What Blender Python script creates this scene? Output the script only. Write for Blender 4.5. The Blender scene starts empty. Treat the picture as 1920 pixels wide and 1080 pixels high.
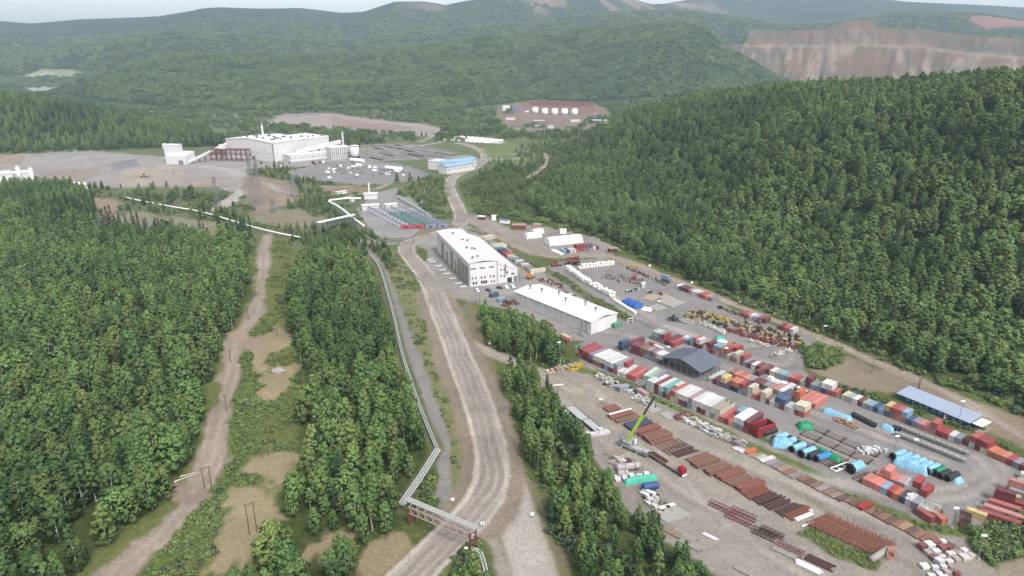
import bpy, math, random
import numpy as np
from mathutils import Vector, Matrix
random.seed(7)
RNG = np.random.default_rng(11)
SC = bpy.context.scene
COL = SC.collection
R = math.radians

# ---------------------------------------------------------------- camera
CAM_H, FPX, YH = 154.0, 1300.0, 90.0
PITCH = math.atan((540 - YH) / FPX)
SP, CP = math.sin(PITCH), math.cos(PITCH)
cd = bpy.data.cameras.new('camera'); cam = bpy.data.objects.new('camera', cd); COL.objects.link(cam)
cd.sensor_width = 36; cd.lens = 36 * FPX / 1920; cd.clip_start = 1; cd.clip_end = 60000
cam.location = (0, 0, CAM_H); cam.rotation_euler = (math.pi / 2 - PITCH, 0, 0)
SC.camera = cam

# ---------------------------------------------------------------- sky, sun, exposure (overcast day)
SUN_EL, SUN_AZ = R(52), R(150)        # compass style: 0 = +Y (ahead), clockwise to the right
w = bpy.data.worlds.new('World'); SC.world = w; w.use_nodes = True
nt = w.node_tree; nt.nodes.clear()
sky = nt.nodes.new('ShaderNodeTexSky'); sky.sky_type = 'NISHITA'; sky.sun_disc = False
sky.sun_elevation = SUN_EL; sky.sun_rotation = SUN_AZ; sky.air_density = 1.0; sky.dust_density = 3.0; sky.ozone_density = 1.0
hs = nt.nodes.new('ShaderNodeHueSaturation'); hs.inputs['Saturation'].default_value = .35
bg = nt.nodes.new('ShaderNodeBackground'); bg.inputs['Strength'].default_value = .13
wo = nt.nodes.new('ShaderNodeOutputWorld')
nt.links.new(sky.outputs[0], hs.inputs['Color']); nt.links.new(hs.outputs[0], bg.inputs[0]); nt.links.new(bg.outputs[0], wo.inputs[0])
sd = bpy.data.lights.new('sun', 'SUN'); sd.energy = 1.5; sd.angle = R(11); sd.color = (1, .96, .9)
so = bpy.data.objects.new('sun', sd); COL.objects.link(so)
sdir = Vector((math.sin(SUN_AZ) * math.cos(SUN_EL), math.cos(SUN_AZ) * math.cos(SUN_EL), math.sin(SUN_EL)))
so.rotation_euler = sdir.to_track_quat('Z', 'Y').to_euler(); so.location = (0, 0, 400)
SC.view_settings.view_transform = 'Standard'; SC.view_settings.look = 'None'
SC.view_settings.exposure = 1.26; SC.view_settings.gamma = 1
SC.cycles.max_bounces = 5; SC.cycles.diffuse_bounces = 3; SC.cycles.glossy_bounces = 2; SC.cycles.volume_bounces = 1
SC.cycles.transparent_max_bounces = 8
SC.cycles.use_denoising = True

# ---------------------------------------------------------------- helpers
def ray(x, y):
    v = (y - 540) / FPX
    return (x - 960) / FPX, CP - v * SP, SP + v * CP      # right, forward, down per unit depth
def G(x, y, z=0.0):
    a, b, d = ray(x, y); k = (CAM_H - z) / d
    return (a * k, b * k)
def lin(c):
    c = c / 255.0
    return c / 12.92 if c <= .04045 else ((c + .055) / 1.055) ** 2.4
def K(r, g, b, k=.465):
    return (lin(r) * k, lin(g) * k, lin(b) * k)
def tag(o, label=None, cat=None, group=None, kind=None):
    if label: o['label'] = label
    if cat: o['category'] = cat
    if group: o['group'] = group
    if kind: o['kind'] = kind
    return o
def empty(name, loc=(0, 0, 0), rz=0.0, label=None, cat=None, group=None):
    o = bpy.data.objects.new(name, None); COL.objects.link(o); o.location = loc; o.rotation_euler = (0, 0, rz)
    o.empty_display_size = .5
    return tag(o, label, cat, group)
class MB:
    def __init__(s): s.v = []; s.f = []; s.m = []
    def quad(s, a, b, c, d, m=0):
        n = len(s.v); s.v += [a, b, c, d]; s.f.append((n, n + 1, n + 2, n + 3)); s.m.append(m); return s
    def box(s, x0, x1, y0, y1, z0, z1, m=0, rz=0.0, o=(0, 0)):
        n = len(s.v)
        c, q = math.cos(rz), math.sin(rz)
        for z in (z0, z1):
            for x, y in ((x0, y0), (x1, y0), (x1, y1), (x0, y1)):
                s.v.append((o[0] + x * c - y * q, o[1] + x * q + y * c, z))
        for f in ((0, 3, 2, 1), (4, 5, 6, 7), (0, 1, 5, 4), (1, 2, 6, 5), (2, 3, 7, 6), (3, 0, 4, 7)):
            s.f.append(tuple(n + i for i in f)); s.m.append(m)
        return s
    def tube(s, p, q, r, n=8, m=0, r2=None, cap=True):
        p, q = Vector(p), Vector(q); d = (q - p)
        if d.length < 1e-6: return s
        a = d.normalized(); u = a.orthogonal().normalized(); w_ = a.cross(u); b = len(s.v); r2 = r if r2 is None else r2
        for c, rr in ((p, r), (q, r2)):
            for i in range(n):
                t = 2 * math.pi * i / n; k = c + u * (math.cos(t) * rr) + w_ * (math.sin(t) * rr); s.v.append(tuple(k))
        for i in range(n):
            j = (i + 1) % n; s.f.append((b + i, b + j, b + n + j, b + n + i)); s.m.append(m)
        if cap:
            s.f.append(tuple(b + i for i in reversed(range(n)))); s.m.append(m)
            s.f.append(tuple(b + n + i for i in range(n))); s.m.append(m)
        return s
    def bar(s, p, q, w_=.1, m=0): return s.tube(p, q, w_ * .7071, 4, m)
    def prism(s, pts, z0, z1, m=0):
        n = len(s.v); k = len(pts)
        for z in (z0, z1):
            for x, y in pts: s.v.append((x, y, z))
        s.f.append(tuple(n + i for i in reversed(range(k)))); s.m.append(m)
        s.f.append(tuple(n + k + i for i in range(k))); s.m.append(m)
        for i in range(k):
            j = (i + 1) % k; s.f.append((n + i, n + j, n + k + j, n + k + i)); s.m.append(m)
        return s
    def xprism(s, prof, x0, x1, m=0):                  # profile in (y,z), extruded along x
        n = len(s.v); k = len(prof)
        for x in (x0, x1):
            for y, z in prof: s.v.append((x, y, z))
        s.f.append(tuple(n + i for i in reversed(range(k)))); s.m.append(m)
        s.f.append(tuple(n + k + i for i in range(k))); s.m.append(m)
        for i in range(k):
            j = (i + 1) % k; s.f.append((n + i, n + j, n + k + j, n + k + i)); s.m.append(m)
        return s
    def mesh(s, name, mats, smooth=False):
        me = bpy.data.meshes.new(name); me.from_pydata([tuple(p) for p in s.v], [], s.f)
        if not isinstance(mats, (list, tuple)): mats = [mats]
        for m in mats: me.materials.append(m)
        if len(mats) > 1: me.polygons.foreach_set('material_index', s.m)
        if smooth: me.polygons.foreach_set('use_smooth', [True] * len(s.f))
        me.update(); return me
    def build(s, name, mats, parent=None, smooth=False, loc=None, rz=0.0):
        o = bpy.data.objects.new(name, s.mesh(name, mats, smooth)); COL.objects.link(o)
        if parent: o.parent = parent
        if loc is not None: o.location = loc; o.rotation_euler = (0, 0, rz)
        return o
def inst(name, me, parent=None, loc=(0, 0, 0), rz=0.0, sc=None, color=None):
    o = bpy.data.objects.new(name, me); COL.objects.link(o); o.parent = parent; o.location = loc; o.rotation_euler = (0, 0, rz)
    if sc: o.scale = sc
    if color: o.color = (*color, 1)
    return o
def copy_tree(o, parent=None):
    c = o.copy(); COL.objects.link(c); c.parent = parent
    for ch in list(o.children): copy_tree(ch, c)
    return c

# ---------------------------------------------------------------- materials
MATS = {}
def mat(name, col, rough=.7, metal=0.0, var=.25, scale=.6, dirt=None, dirt_amt=0.0, bump=0.0, bscale=3.0, objcol=False, stretch=(1, 1, 1), spec=.3):
    if name in MATS: return MATS[name]
    m = bpy.data.materials.new(name); m.use_nodes = True; n = m.node_tree; L = n.links
    b = n.nodes['Principled BSDF']; b.inputs['Roughness'].default_value = rough; b.inputs['Metallic'].default_value = metal
    b.inputs['Specular IOR Level'].default_value = spec
    tc = n.nodes.new('ShaderNodeTexCoord'); mp = n.nodes.new('ShaderNodeMapping'); mp.inputs['Scale'].default_value = stretch
    L.new(tc.outputs['Object'], mp.inputs['Vector'])
    if objcol:
        oi = n.nodes.new('ShaderNodeObjectInfo')
        ad = n.nodes.new('ShaderNodeVectorMath'); ad.operation = 'ADD'; mu = n.nodes.new('ShaderNodeVectorMath'); mu.operation = 'SCALE'; mu.inputs['Scale'].default_value = 37.0
        L.new(oi.outputs['Location'], mu.inputs[0]); L.new(mp.outputs[0], ad.inputs[0]); L.new(mu.outputs[0], ad.inputs[1]); vec = ad.outputs[0]
    else: vec = mp.outputs[0]
    no = n.nodes.new('ShaderNodeTexNoise'); no.inputs['Scale'].default_value = scale; no.inputs['Detail'].default_value = 6; no.inputs['Roughness'].default_value = .65
    L.new(vec, no.inputs['Vector'])
    mr = n.nodes.new('ShaderNodeMapRange'); mr.inputs['From Min'].default_value = .3; mr.inputs['From Max'].default_value = .7
    mr.inputs['To Min'].default_value = 1 - var; mr.inputs['To Max'].default_value = 1 + var
    L.new(no.outputs['Fac'], mr.inputs['Value'])
    sm = n.nodes.new('ShaderNodeVectorMath'); sm.operation = 'SCALE'; L.new(mr.outputs[0], sm.inputs['Scale'])
    if objcol: L.new(oi.outputs['Color'], sm.inputs[0])
    else: sm.inputs[0].default_value = col
    out = sm.outputs[0]
    if dirt:
        n2 = n.nodes.new('ShaderNodeTexNoise'); n2.inputs['Scale'].default_value = scale * 1.7; n2.inputs['Detail'].default_value = 8; n2.inputs['Roughness'].default_value = .75
        L.new(vec, n2.inputs['Vector'])
        r2 = n.nodes.new('ShaderNodeMapRange'); r2.inputs['From Min'].default_value = .62 - dirt_amt * .3; r2.inputs['From Max'].default_value = .75 - dirt_amt * .2
        r2.inputs['To Max'].default_value = min(1, .35 + dirt_amt)
        L.new(n2.outputs['Fac'], r2.inputs['Value'])
        mx = n.nodes.new('ShaderNodeMix'); mx.data_type = 'RGBA'; L.new(r2.outputs[0], mx.inputs['Factor'])
        L.new(out, mx.inputs['A']); mx.inputs['B'].default_value = (*dirt, 1); out = mx.outputs['Result']
    L.new(out, b.inputs['Base Color'])
    if bump:
        nb = n.nodes.new('ShaderNodeTexNoise'); nb.inputs['Scale'].default_value = bscale; nb.inputs['Detail'].default_value = 5; L.new(vec, nb.inputs['Vector'])
        bp = n.nodes.new('ShaderNodeBump'); bp.inputs['Distance'].default_value = bump; L.new(nb.outputs['Fac'], bp.inputs['Height']); L.new(bp.outputs[0], b.inputs['Normal'])
    MATS[name] = m
    return m
# ---------------------------------------------------------------- noise
def _h(ix, iy, s):
    n = (ix.astype(np.int64) * 374761393 + iy.astype(np.int64) * 668265263 + s * 1442695041) & 0x7fffffff
    n = ((n ^ (n >> 13)) * 1274126177) & 0x7fffffff
    return ((n ^ (n >> 16)) & 0xffff) / 65535.0
def vnoise(x, y, s=0):
    ix = np.floor(x); iy = np.floor(y); fx = x - ix; fy = y - iy
    fx = fx * fx * (3 - 2 * fx); fy = fy * fy * (3 - 2 * fy)
    a = _h(ix, iy, s); b = _h(ix + 1, iy, s); c = _h(ix, iy + 1, s); d = _h(ix + 1, iy + 1, s)
    return (a * (1 - fx) + b * fx) * (1 - fy) + (c * (1 - fx) + d * fx) * fy
def fbm(x, y, sc, s=0, o=4):
    t = 0; a = .5; n = 0
    for i in range(o):
        t = t + a * vnoise(x / sc, y / sc, s + i); n += a; a *= .5; sc *= .5
    return t / n
def sstep(a, b, x):
    t = np.clip((x - a) / (b - a), 0, 1); return t * t * (3 - 2 * t)

# ---------------------------------------------------------------- terrain height: ridges round a flat valley floor
def crest(pts, trees=10.0):
    """pts: (photo x, photo y of the ridge line, distance in m) -> azimuth, distance, height"""
    o = []
    for x, y, r in pts:
        a, b, d = ray(x, y); h = math.hypot(a, b)
        o.append((math.atan2(a, b), r, max(0.0, CAM_H - r * d / h - trees)))
    return np.array(sorted(o))
def footl(pts):
    o = []
    for x, y in pts:
        a, b = G(x, y); o.append((math.atan2(a, b), math.hypot(a, b)))
    return np.array(sorted(o))
def footr(pts):
    return np.array(sorted((math.atan2(ray(x, 90)[0], ray(x, 90)[1]), r) for x, r in pts))
L1c = crest([(1060, 275, 1150), (1100, 258, 1150), (1150, 225, 1120), (1200, 195, 1100), (1300, 170, 1050), (1400, 158, 1000), (1480, 148, 960), (1560, 143, 920), (1680, 138, 880), (1750, 132, 850), (1800, 128, 830), (1850, 121, 800), (1920, 117, 780), (2100, 100, 760), (2500, 90, 700)], 19)
L1f = footl([(1040, 300), (1090, 300), (1150, 332), (1250, 400), (1350, 480), (1500, 580), (1700, 672), (1920, 742), (2100, 820), (2500, 960)])
L2c = crest([(-700, 150, 1600), (-200, 158, 1550), (0, 168, 1500), (100, 178, 1480), (180, 198, 1450), (250, 220, 1420), (330, 237, 1400), (400, 247, 1350), (480, 258, 1330), (560, 268, 1320), (600, 272, 1300)], 17)
L2f = footl([(-700, 305), (-200, 298), (0, 290), (200, 283), (450, 275), (520, 272), (600, 270)])
L3c = crest([(-700, 175, 2900), (0, 172, 2800), (90, 168, 2700), (200, 130, 2700), (300, 100, 2800), (350, 92, 2800), (450, 95, 2800), (600, 99, 2800), (700, 92, 2850), (850, 75, 2900), (950, 62, 2950), (1050, 52, 3000), (1150, 45, 3000), (1250, 42, 3000), (1290, 46, 2950), (1325, 58, 2900), (1350, 84, 2800), (1400, 108, 2700), (1450, 134, 2600), (1490, 154, 2500), (1560, 170, 2400)], 12)
L3f = footl([(-700, 176), (0, 180), (200, 196), (400, 206), (550, 208), (700, 206), (850, 210), (920, 198), (1000, 188), (1150, 192), (1250, 196), (1560, 190)])
L4c = crest([(-700, 60, 5500), (-200, 45, 5500), (0, 40, 5500), (60, 44, 5500), (150, 36, 5400), (300, 31, 5300), (380, 18, 5300), (560, 15, 5200), (640, 24, 5200), (680, 23, 5200), (740, 5, 5000), (790, 5, 5000), (835, 14, 5000), (900, -1, 5000), (960, -14, 5000), (1100, -16, 5200), (1180, -5, 5400), (1222, 8, 5600), (1250, 6, 5800), (1300, -2, 6000), (1400, -8, 6000), (1550, -9, 6000), (1640, -3, 6000), (1700, 3, 6000), (1780, 7, 6200), (1850, 10, 6400), (1920, 14, 6400), (2400, 30, 6400)], 0)
L4f = footr([(-700, 3300), (300, 3300), (900, 3500), (1300, 3900), (1500, 4300), (2400, 4300)])
L6c = crest([(-700, 130, 4200), (0, 118, 4100), (150, 85, 4000), (300, 62, 3900), (450, 66, 3900), (620, 80, 3900), (760, 62, 4000), (900, 50, 4000), (1000, 45, 4000), (1150, 25, 4100), (1250, 20, 4200), (1350, 30, 4300), (1480, 50, 4400), (1600, 40, 4400), (1720, 22, 4500), (1830, 28, 4500), (1920, 40, 4500), (2400, 60, 4500)], 0)
L6f = footr([(-700, 2700), (300, 3000), (900, 3100), (1300, 3200), (1500, 3600), (2400, 3600)])
L5c = crest([(1330, 90, 3100), (1342, 84, 3100), (1396, 83, 3100), (1402, 57, 3250), (1500, 57, 3300), (1540, 57, 3300), (1565, 47, 3300), (1592, 39, 3300), (1635, 38, 3300), (1641, 52, 3300), (1740, 55, 3300), (1800, 65, 3250), (1920, 73, 3200), (2400, 95, 3100)], 0)
L5b = crest([(1330, 90, 3100), (1342, 84, 3100), (1396, 83, 3100), (1402, 57, 3250), (1500, 57, 3300), (1641, 55, 3300), (1740, 57, 3300), (1800, 65, 3250), (1920, 73, 3200), (2400, 95, 3100)], 0)
def prof(t, kind):
    if kind == 0: return np.sin(np.clip(t, 0, 1) * math.pi / 2) ** 1.25
    return sstep(0, 1, t)
MOUNDS = [(40, 299, 55, 9), (-60, 300, 60, 10), (150, 296, 60, 6), (232, 314, 45, 7), (300, 318, 40, 8), (262, 306, 40, 6), (120, 330, 40, 7), (190, 332, 30, 4), (345, 326, 34, 5), (250, 340, 26, 4), (380, 342, 30, 4), (480, 352, 34, 6), (520, 372, 30, 5), (515, 352, 22, 4), (580, 222, 90, 9), (640, 226, 80, 5), (1130, 716, 3, .01)]
def height(X, Y, detail=True):
    az = np.arctan2(X, Y); r = np.hypot(X, Y)
    z = np.zeros_like(r); lay = np.zeros(r.shape, np.int8)
    n1 = fbm(X, Y, 260, 3, 4) - .5; n2 = fbm(X, Y, 900, 9, 4) - .5
    for k, (c, f, kd) in enumerate(((L1c, L1f, 0), (L2c, L2f, 0), (L3c, L3f, 0), (L4c, L4f, 1), (L6c, L6f, 1)), 1):
        rc = np.interp(az, c[:, 0], c[:, 1]); zc = np.interp(az, c[:, 0], c[:, 2]); rf = np.interp(az, f[:, 0], f[:, 1])
        rf = np.minimum(rf, rc - 60); t = (r - rf) / (rc - rf)
        inside = (az > c[0, 0]) & (az < c[-1, 0])
        back = 1 - .75 * sstep(0, 1, (r - rc) / (1.3 * (rc - rf) + 150))
        am = 4 * t * np.clip(1 - t, 0, 1)
        zz = zc * np.where(t < 1, prof(t, kd), back)
        am = np.clip(am, 0, 1) * (t > 0)
        if k in (1, 2): zz = zz + am * n1 * (22 if k == 1 else 14)
        elif k == 3: zz = zz * (1 + am * n2 * 1.15) + am * n1 * 52
        else: zz = zz * (1 + am * n2 * .55 - .04 * am) + am * n1 * 30
        zz = np.where(inside & (t > 0), zz, 0)
        m = zz > z; z = np.where(m, zz, z); lay = np.where(m & (zz > .4), k, lay)
    c = L5c; rc = np.interp(az, c[:, 0], c[:, 1]); zc = np.interp(az, c[:, 0], c[:, 2]); ins = (az > c[0, 0])
    zcb = np.interp(az, L5b[:, 0], L5b[:, 2]); up = np.maximum(zc - zcb, 0); zc = zcb
    gul = (fbm(az * 3000, r * .2, 46, 21, 4) - .5)
    dd = rc - r + gul * 95
    zt = zc - np.where(dd < 0, 0, np.where(dd < 95, dd * .66, np.where(dd < 150, 62.7, 62.7 + (dd - 150) * .58)))
    zt = zt + np.where(dd < 0, up * sstep(0, 70, -dd), 0)
    zt = np.where(ins & (r < rc + 750) & (zt > 0), zt, 0); m = zt > z
    z = np.where(m, zt, z); lay = np.where(m, 9, lay)
    for mx, my, mr, mh in MOUNDS:
        cx, cy = G(mx, my); q = np.hypot(X - cx, (Y - cy)) / mr; z = z + np.where((q < 1.3) & (lay == 0), mh * np.clip(1 - q, 0, 1) ** 1.2, 0)
    return z, lay
def P3(x, y, r0=200, r1=6000):
    """point on the terrain seen at photo pixel (x, y)"""
    a, b, d = ray(x, y); h = math.hypot(a, b); rr = np.arange(r0, r1, 3.0)
    X = a / h * rr; Y = b / h * rr; z, _ = height(X, Y); k = np.where(CAM_H - rr * d / h <= z)[0]
    k = k[0] if len(k) else -1
    return float(X[k]), float(Y[k]), float(z[k])

# ---------------------------------------------------------------- what covers the ground
OPS = []      # (kind, points world, width, colour, feather m, wobble m, zone, veg, edge colour)
def poly(px, col, zone=0, feather=2.0, wob=3.0, veg=0.0, op=1.0):
    OPS.append(('P', np.array([G(*p) for p in px]), 0, K(*col), feather, wob, zone, veg, None, op))
def line(px, width, col, zone=0, feather=1.5, wob=1.0, veg=0.0, edge=None, op=1.0, tracks=0):
    OPS.append(('L', np.array([G(*p) for p in px]), width, K(*col), feather, wob, zone, veg, None if edge is None else K(*edge), op, tracks))
ZN = {0: 'ground', 1: 'haul_road', 2: 'gravel_yard', 3: 'service_track', 4: 'clay_track', 5: 'access_road', 6: 'dirt_ground', 7: 'hills', 8: 'spoil_slope', 9: 'stockpile_ground', 10: 'tailings_ground'}
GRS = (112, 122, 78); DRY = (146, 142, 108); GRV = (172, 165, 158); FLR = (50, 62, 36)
# valley floor
poly([(-900, 470), (-900, 215), (0, 190), (200, 200), (560, 208), (900, 200), (1150, 195), (1250, 205), (1130, 260), (1060, 330), (900, 420), (700, 500), (560, 470), (300, 470)], (118, 126, 98), 0, 10, 20, .6)
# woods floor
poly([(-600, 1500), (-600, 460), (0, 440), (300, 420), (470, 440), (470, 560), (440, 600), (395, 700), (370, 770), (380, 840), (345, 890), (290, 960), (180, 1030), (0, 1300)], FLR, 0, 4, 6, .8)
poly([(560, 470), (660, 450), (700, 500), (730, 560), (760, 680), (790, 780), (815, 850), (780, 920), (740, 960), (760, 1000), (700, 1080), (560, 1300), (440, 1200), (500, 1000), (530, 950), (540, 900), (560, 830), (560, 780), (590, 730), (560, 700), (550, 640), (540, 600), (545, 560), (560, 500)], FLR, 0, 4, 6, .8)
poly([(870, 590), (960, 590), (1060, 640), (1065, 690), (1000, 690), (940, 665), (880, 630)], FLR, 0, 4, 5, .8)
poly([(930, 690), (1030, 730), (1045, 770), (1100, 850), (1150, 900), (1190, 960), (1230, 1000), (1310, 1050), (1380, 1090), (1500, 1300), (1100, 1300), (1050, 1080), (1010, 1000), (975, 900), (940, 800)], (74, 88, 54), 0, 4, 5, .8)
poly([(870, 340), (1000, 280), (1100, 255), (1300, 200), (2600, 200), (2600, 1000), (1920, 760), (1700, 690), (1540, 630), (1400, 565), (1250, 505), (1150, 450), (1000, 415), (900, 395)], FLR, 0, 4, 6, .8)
# corridor of the power line, banks
poly([(470, 445), (550, 445), (560, 500), (545, 560), (540, 600), (560, 700), (590, 730), (560, 780), (560, 830), (540, 900), (500, 1000), (440, 1200), (100, 1200), (180, 1030), (290, 960), (345, 890), (380, 840), (370, 770), (395, 700), (440, 600), (470, 560)], (122, 128, 78), 0, 3, 5, .7)
poly([(690, 470), (740, 470), (800, 560), (850, 690), (880, 800), (895, 900), (860, 960), (830, 970), (780, 950), (830, 850), (790, 740), (760, 600)], DRY, 0, 3, 4, .55)
poly([(880, 560), (900, 600), (930, 680), (960, 780), (1000, 900), (1040, 1000), (1090, 1120), (1020, 1120), (960, 930), (920, 800), (880, 690), (850, 600)], (140, 130, 106), 0, 3, 4, .4)
for q in ([(455, 880), (520, 850), (555, 855), (530, 900), (480, 905), (450, 900)], [(405, 915), (440, 905), (520, 905), (525, 990), (500, 1040), (450, 1060), (390, 1060), (430, 1000)], [(455, 640), (520, 610), (545, 640), (500, 680), (510, 760), (480, 740)], [(470, 690), (545, 690), (550, 720), (490, 770)], [(620, 1110), (700, 1040), (755, 1010), (790, 1030), (720, 1110)], [(540, 1045), (620, 1010), (640, 1030), (560, 1060)]):
    poly(q, (186, 166, 138), 6, 4, 9, .15, .85)
poly([(150, 470), (420, 430), (470, 470), (360, 490), (250, 470)], (140, 132, 95), 0, 4, 8, .5)
poly([(0, 465), (60, 450), (110, 465), (90, 490), (0, 500)], (150, 150, 90), 0, 4, 8, .5)
poly([(215, 410), (250, 395), (440, 425), (430, 440), (330, 445), (240, 430)], (170, 155, 138), 6, 4, 8, .2, .8)
poly([(170, 370), (225, 375), (215, 430), (185, 420)], (175, 150, 132), 6, 2, 5, 0, .9)
poly([(410, 700), (470, 660), (480, 800), (440, 900), (400, 960), (330, 1040), (260, 1120), (210, 1120), (300, 1050), (390, 930), (415, 860)], (104, 128, 62), 0, 3, 5, .95)
# clay track
line([(120, 1180), (200, 1085), (260, 1040), (310, 1000), (345, 955), (375, 915), (395, 870), (402, 820), (410, 780), (425, 735), (437, 680), (440, 630), (472, 600), (487, 560), (492, 500), (497, 460), (503, 440)], 10.0, (182, 166, 153), 4, 3, 4.5, .12, edge=(158, 146, 126), tracks=2)
line([(380, 930), (350, 940), (320, 920)], 8, (172, 150, 138), 4, 3, 3)
line([(440, 625), (470, 640), (490, 650)], 8, (176, 156, 138), 4, 3, 3)
# gravel yards
poly([(800, 470), (770, 455), (810, 432), (870, 420), (900, 432), (1010, 505), (1075, 560), (1160, 610), (1200, 625), (1100, 640), (1060, 640), (990, 590), (880, 565), (850, 550), (800, 515)], (170, 165, 160), 2, 2, 2)
poly([(1140, 610), (1060, 545), (1010, 505), (1050, 490), (1075, 488), (1150, 482), (1215, 500), (1280, 530), (1345, 566), (1440, 605), (1545, 640), (1525, 672), (1500, 690), (1590, 740), (1700, 788), (1800, 830), (1960, 890), (2100, 960), (1930, 965), (1840, 990), (1740, 985), (1640, 938), (1420, 815), (1240, 740), (1150, 706), (1090, 680), (1075, 650)], (160, 155, 152), 2, 2, 2)
poly([(985, 692), (1010, 700), (1040, 690), (1080, 680), (1200, 726), (1420, 818), (1640, 948), (1870, 1020), (1990, 1130), (2100, 1300), (1640, 1250), (1420, 1160), (1360, 1090), (1290, 1045), (1215, 990), (1165, 940), (1130, 880), (1085, 830), (1042, 775), (1025, 735)], (170, 162, 153), 2, 2, 2.5)
line([(1060, 740), (1130, 770), (1260, 850), (1400, 930), (1520, 990), (1660, 1075)], 12, (176, 165, 152), 2, 5, 4, op=.8)
line([(1100, 712), (1240, 790), (1400, 850), (1560, 925), (1700, 985), (1840, 1060)], 8, (178, 166, 152), 2, 5, 4, op=.8)
line([(1080, 690), (1150, 712), (1210, 738), (1330, 795), (1420, 842), (1520, 885), (1620, 945), (1720, 985), (1800, 1000), (1880, 1000)], 5.0, (116, 128, 74), 0, 1.5, 1.6, .9)
line([(1490, 925), (1540, 945), (1660, 1050)], 3, (132, 128, 92), 0, 2, 2, .5, op=.5)
poly([(1490, 1000), (1520, 985), (1660, 1055), (1640, 1068), (1560, 1045)], (112, 116, 70), 0, 1.5, 2, .9, .9)
poly([(935, 432), (1000, 422), (1060, 432), (1120, 445), (1165, 468), (1140, 480), (1080, 485), (1005, 478), (950, 455)], (166, 158, 150), 2, 2, 3)
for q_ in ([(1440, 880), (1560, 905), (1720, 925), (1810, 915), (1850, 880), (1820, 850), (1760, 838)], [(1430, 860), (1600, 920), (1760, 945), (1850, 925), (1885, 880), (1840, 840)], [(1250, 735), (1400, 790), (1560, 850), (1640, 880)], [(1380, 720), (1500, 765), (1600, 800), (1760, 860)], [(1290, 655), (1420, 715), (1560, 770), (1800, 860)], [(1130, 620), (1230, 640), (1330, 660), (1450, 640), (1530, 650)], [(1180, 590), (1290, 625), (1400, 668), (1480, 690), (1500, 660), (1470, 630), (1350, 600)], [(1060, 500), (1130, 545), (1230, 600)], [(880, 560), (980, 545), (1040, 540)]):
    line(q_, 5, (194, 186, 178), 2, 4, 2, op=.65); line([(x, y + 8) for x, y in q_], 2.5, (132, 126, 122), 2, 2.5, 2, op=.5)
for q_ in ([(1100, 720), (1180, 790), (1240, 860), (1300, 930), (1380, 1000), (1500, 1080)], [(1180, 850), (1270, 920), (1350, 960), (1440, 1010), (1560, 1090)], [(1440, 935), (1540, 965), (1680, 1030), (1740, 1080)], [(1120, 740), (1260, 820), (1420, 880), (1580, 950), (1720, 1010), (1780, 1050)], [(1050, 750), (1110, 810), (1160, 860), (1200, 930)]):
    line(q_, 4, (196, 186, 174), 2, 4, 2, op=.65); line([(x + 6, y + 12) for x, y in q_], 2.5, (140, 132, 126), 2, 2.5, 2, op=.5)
# strip of scrub between the warehouse and the compound
line([(965, 475), (1010, 500), (1050, 520), (1110, 560), (1180, 600)], 7, (120, 118, 86), 0, 2, 2, .7)
line([(880, 430), (940, 452), (1000, 480)], 5, (120, 118, 86), 0, 2, 2, .7)
# dirt ground on the right
poly([(1500, 650), (1556, 648), (1640, 690), (1760, 728), (1870, 765), (1960, 800), (2100, 900), (2050, 900), (1830, 800), (1680, 735), (1590, 728), (1520, 700)], (158, 144, 124), 6, 3, 4, .05)
poly([(1500, 660), (1530, 650), (1590, 665), (1580, 690), (1520, 690)], (112, 124, 72), 0, 2, 4, .9)
poly([(1740, 745), (1830, 790), (1900, 850), (1900, 868), (1790, 800), (1690, 765)], (128, 126, 88), 0, 2, 3, .7)
poly([(1560, 726), (1590, 730), (1680, 760), (1660, 768), (1600, 750), (1560, 738)], (116, 124, 76), 0, 2, 3, .8)
line([(1650, 668), (1750, 700), (1850, 735), (1930, 775)], 6, (128, 134, 84), 0, 3, 4, .8)
poly([(1780, 975), (1850, 985), (1920, 940), (2100, 930), (2100, 1200), (1900, 1100), (1840, 1040)], (96, 112, 62), 0, 2, 3, .9)
poly([(1880, 1060), (1920, 1035), (1960, 1060), (1920, 1120), (1860, 1110)], (168, 156, 136), 6, 3, 3)
# right hand dirt road
line([(868, 405), (900, 425), (950, 452), (1000, 476), (1060, 484), (1130, 478), (1180, 490), (1250, 519), (1340, 556), (1450, 600), (1550, 638), (1640, 678), (1720, 712), (1800, 748), (1880, 795), (1990, 860), (2200, 980)], 9.5, (176, 162, 148), 3, 3, 2, edge=(158, 142, 124), tracks=2)
line([(1000, 476), (1040, 460), (1060, 445)], 7, (165, 155, 145), 3, 3, 2)
poly([(880, 400), (905, 405), (960, 428), (950, 445), (900, 425)], (168, 158, 148), 2, 3, 3)
# branch road into the yard
line([(862, 628), (900, 652), (960, 678), (1020, 700), (1080, 735)], 8.5, (184, 174, 158), 5, 2, 1.5, edge=(176, 166, 148), tracks=2)
# track by the pipeline
line([(850, 980), (832, 930), (832, 880), (828, 820), (808, 755), (783, 690), (760, 620), (742, 570), (722, 520), (705, 485), (690, 470)], 6.0, (158, 152, 148), 3, 1.5, 1.2)
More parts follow.
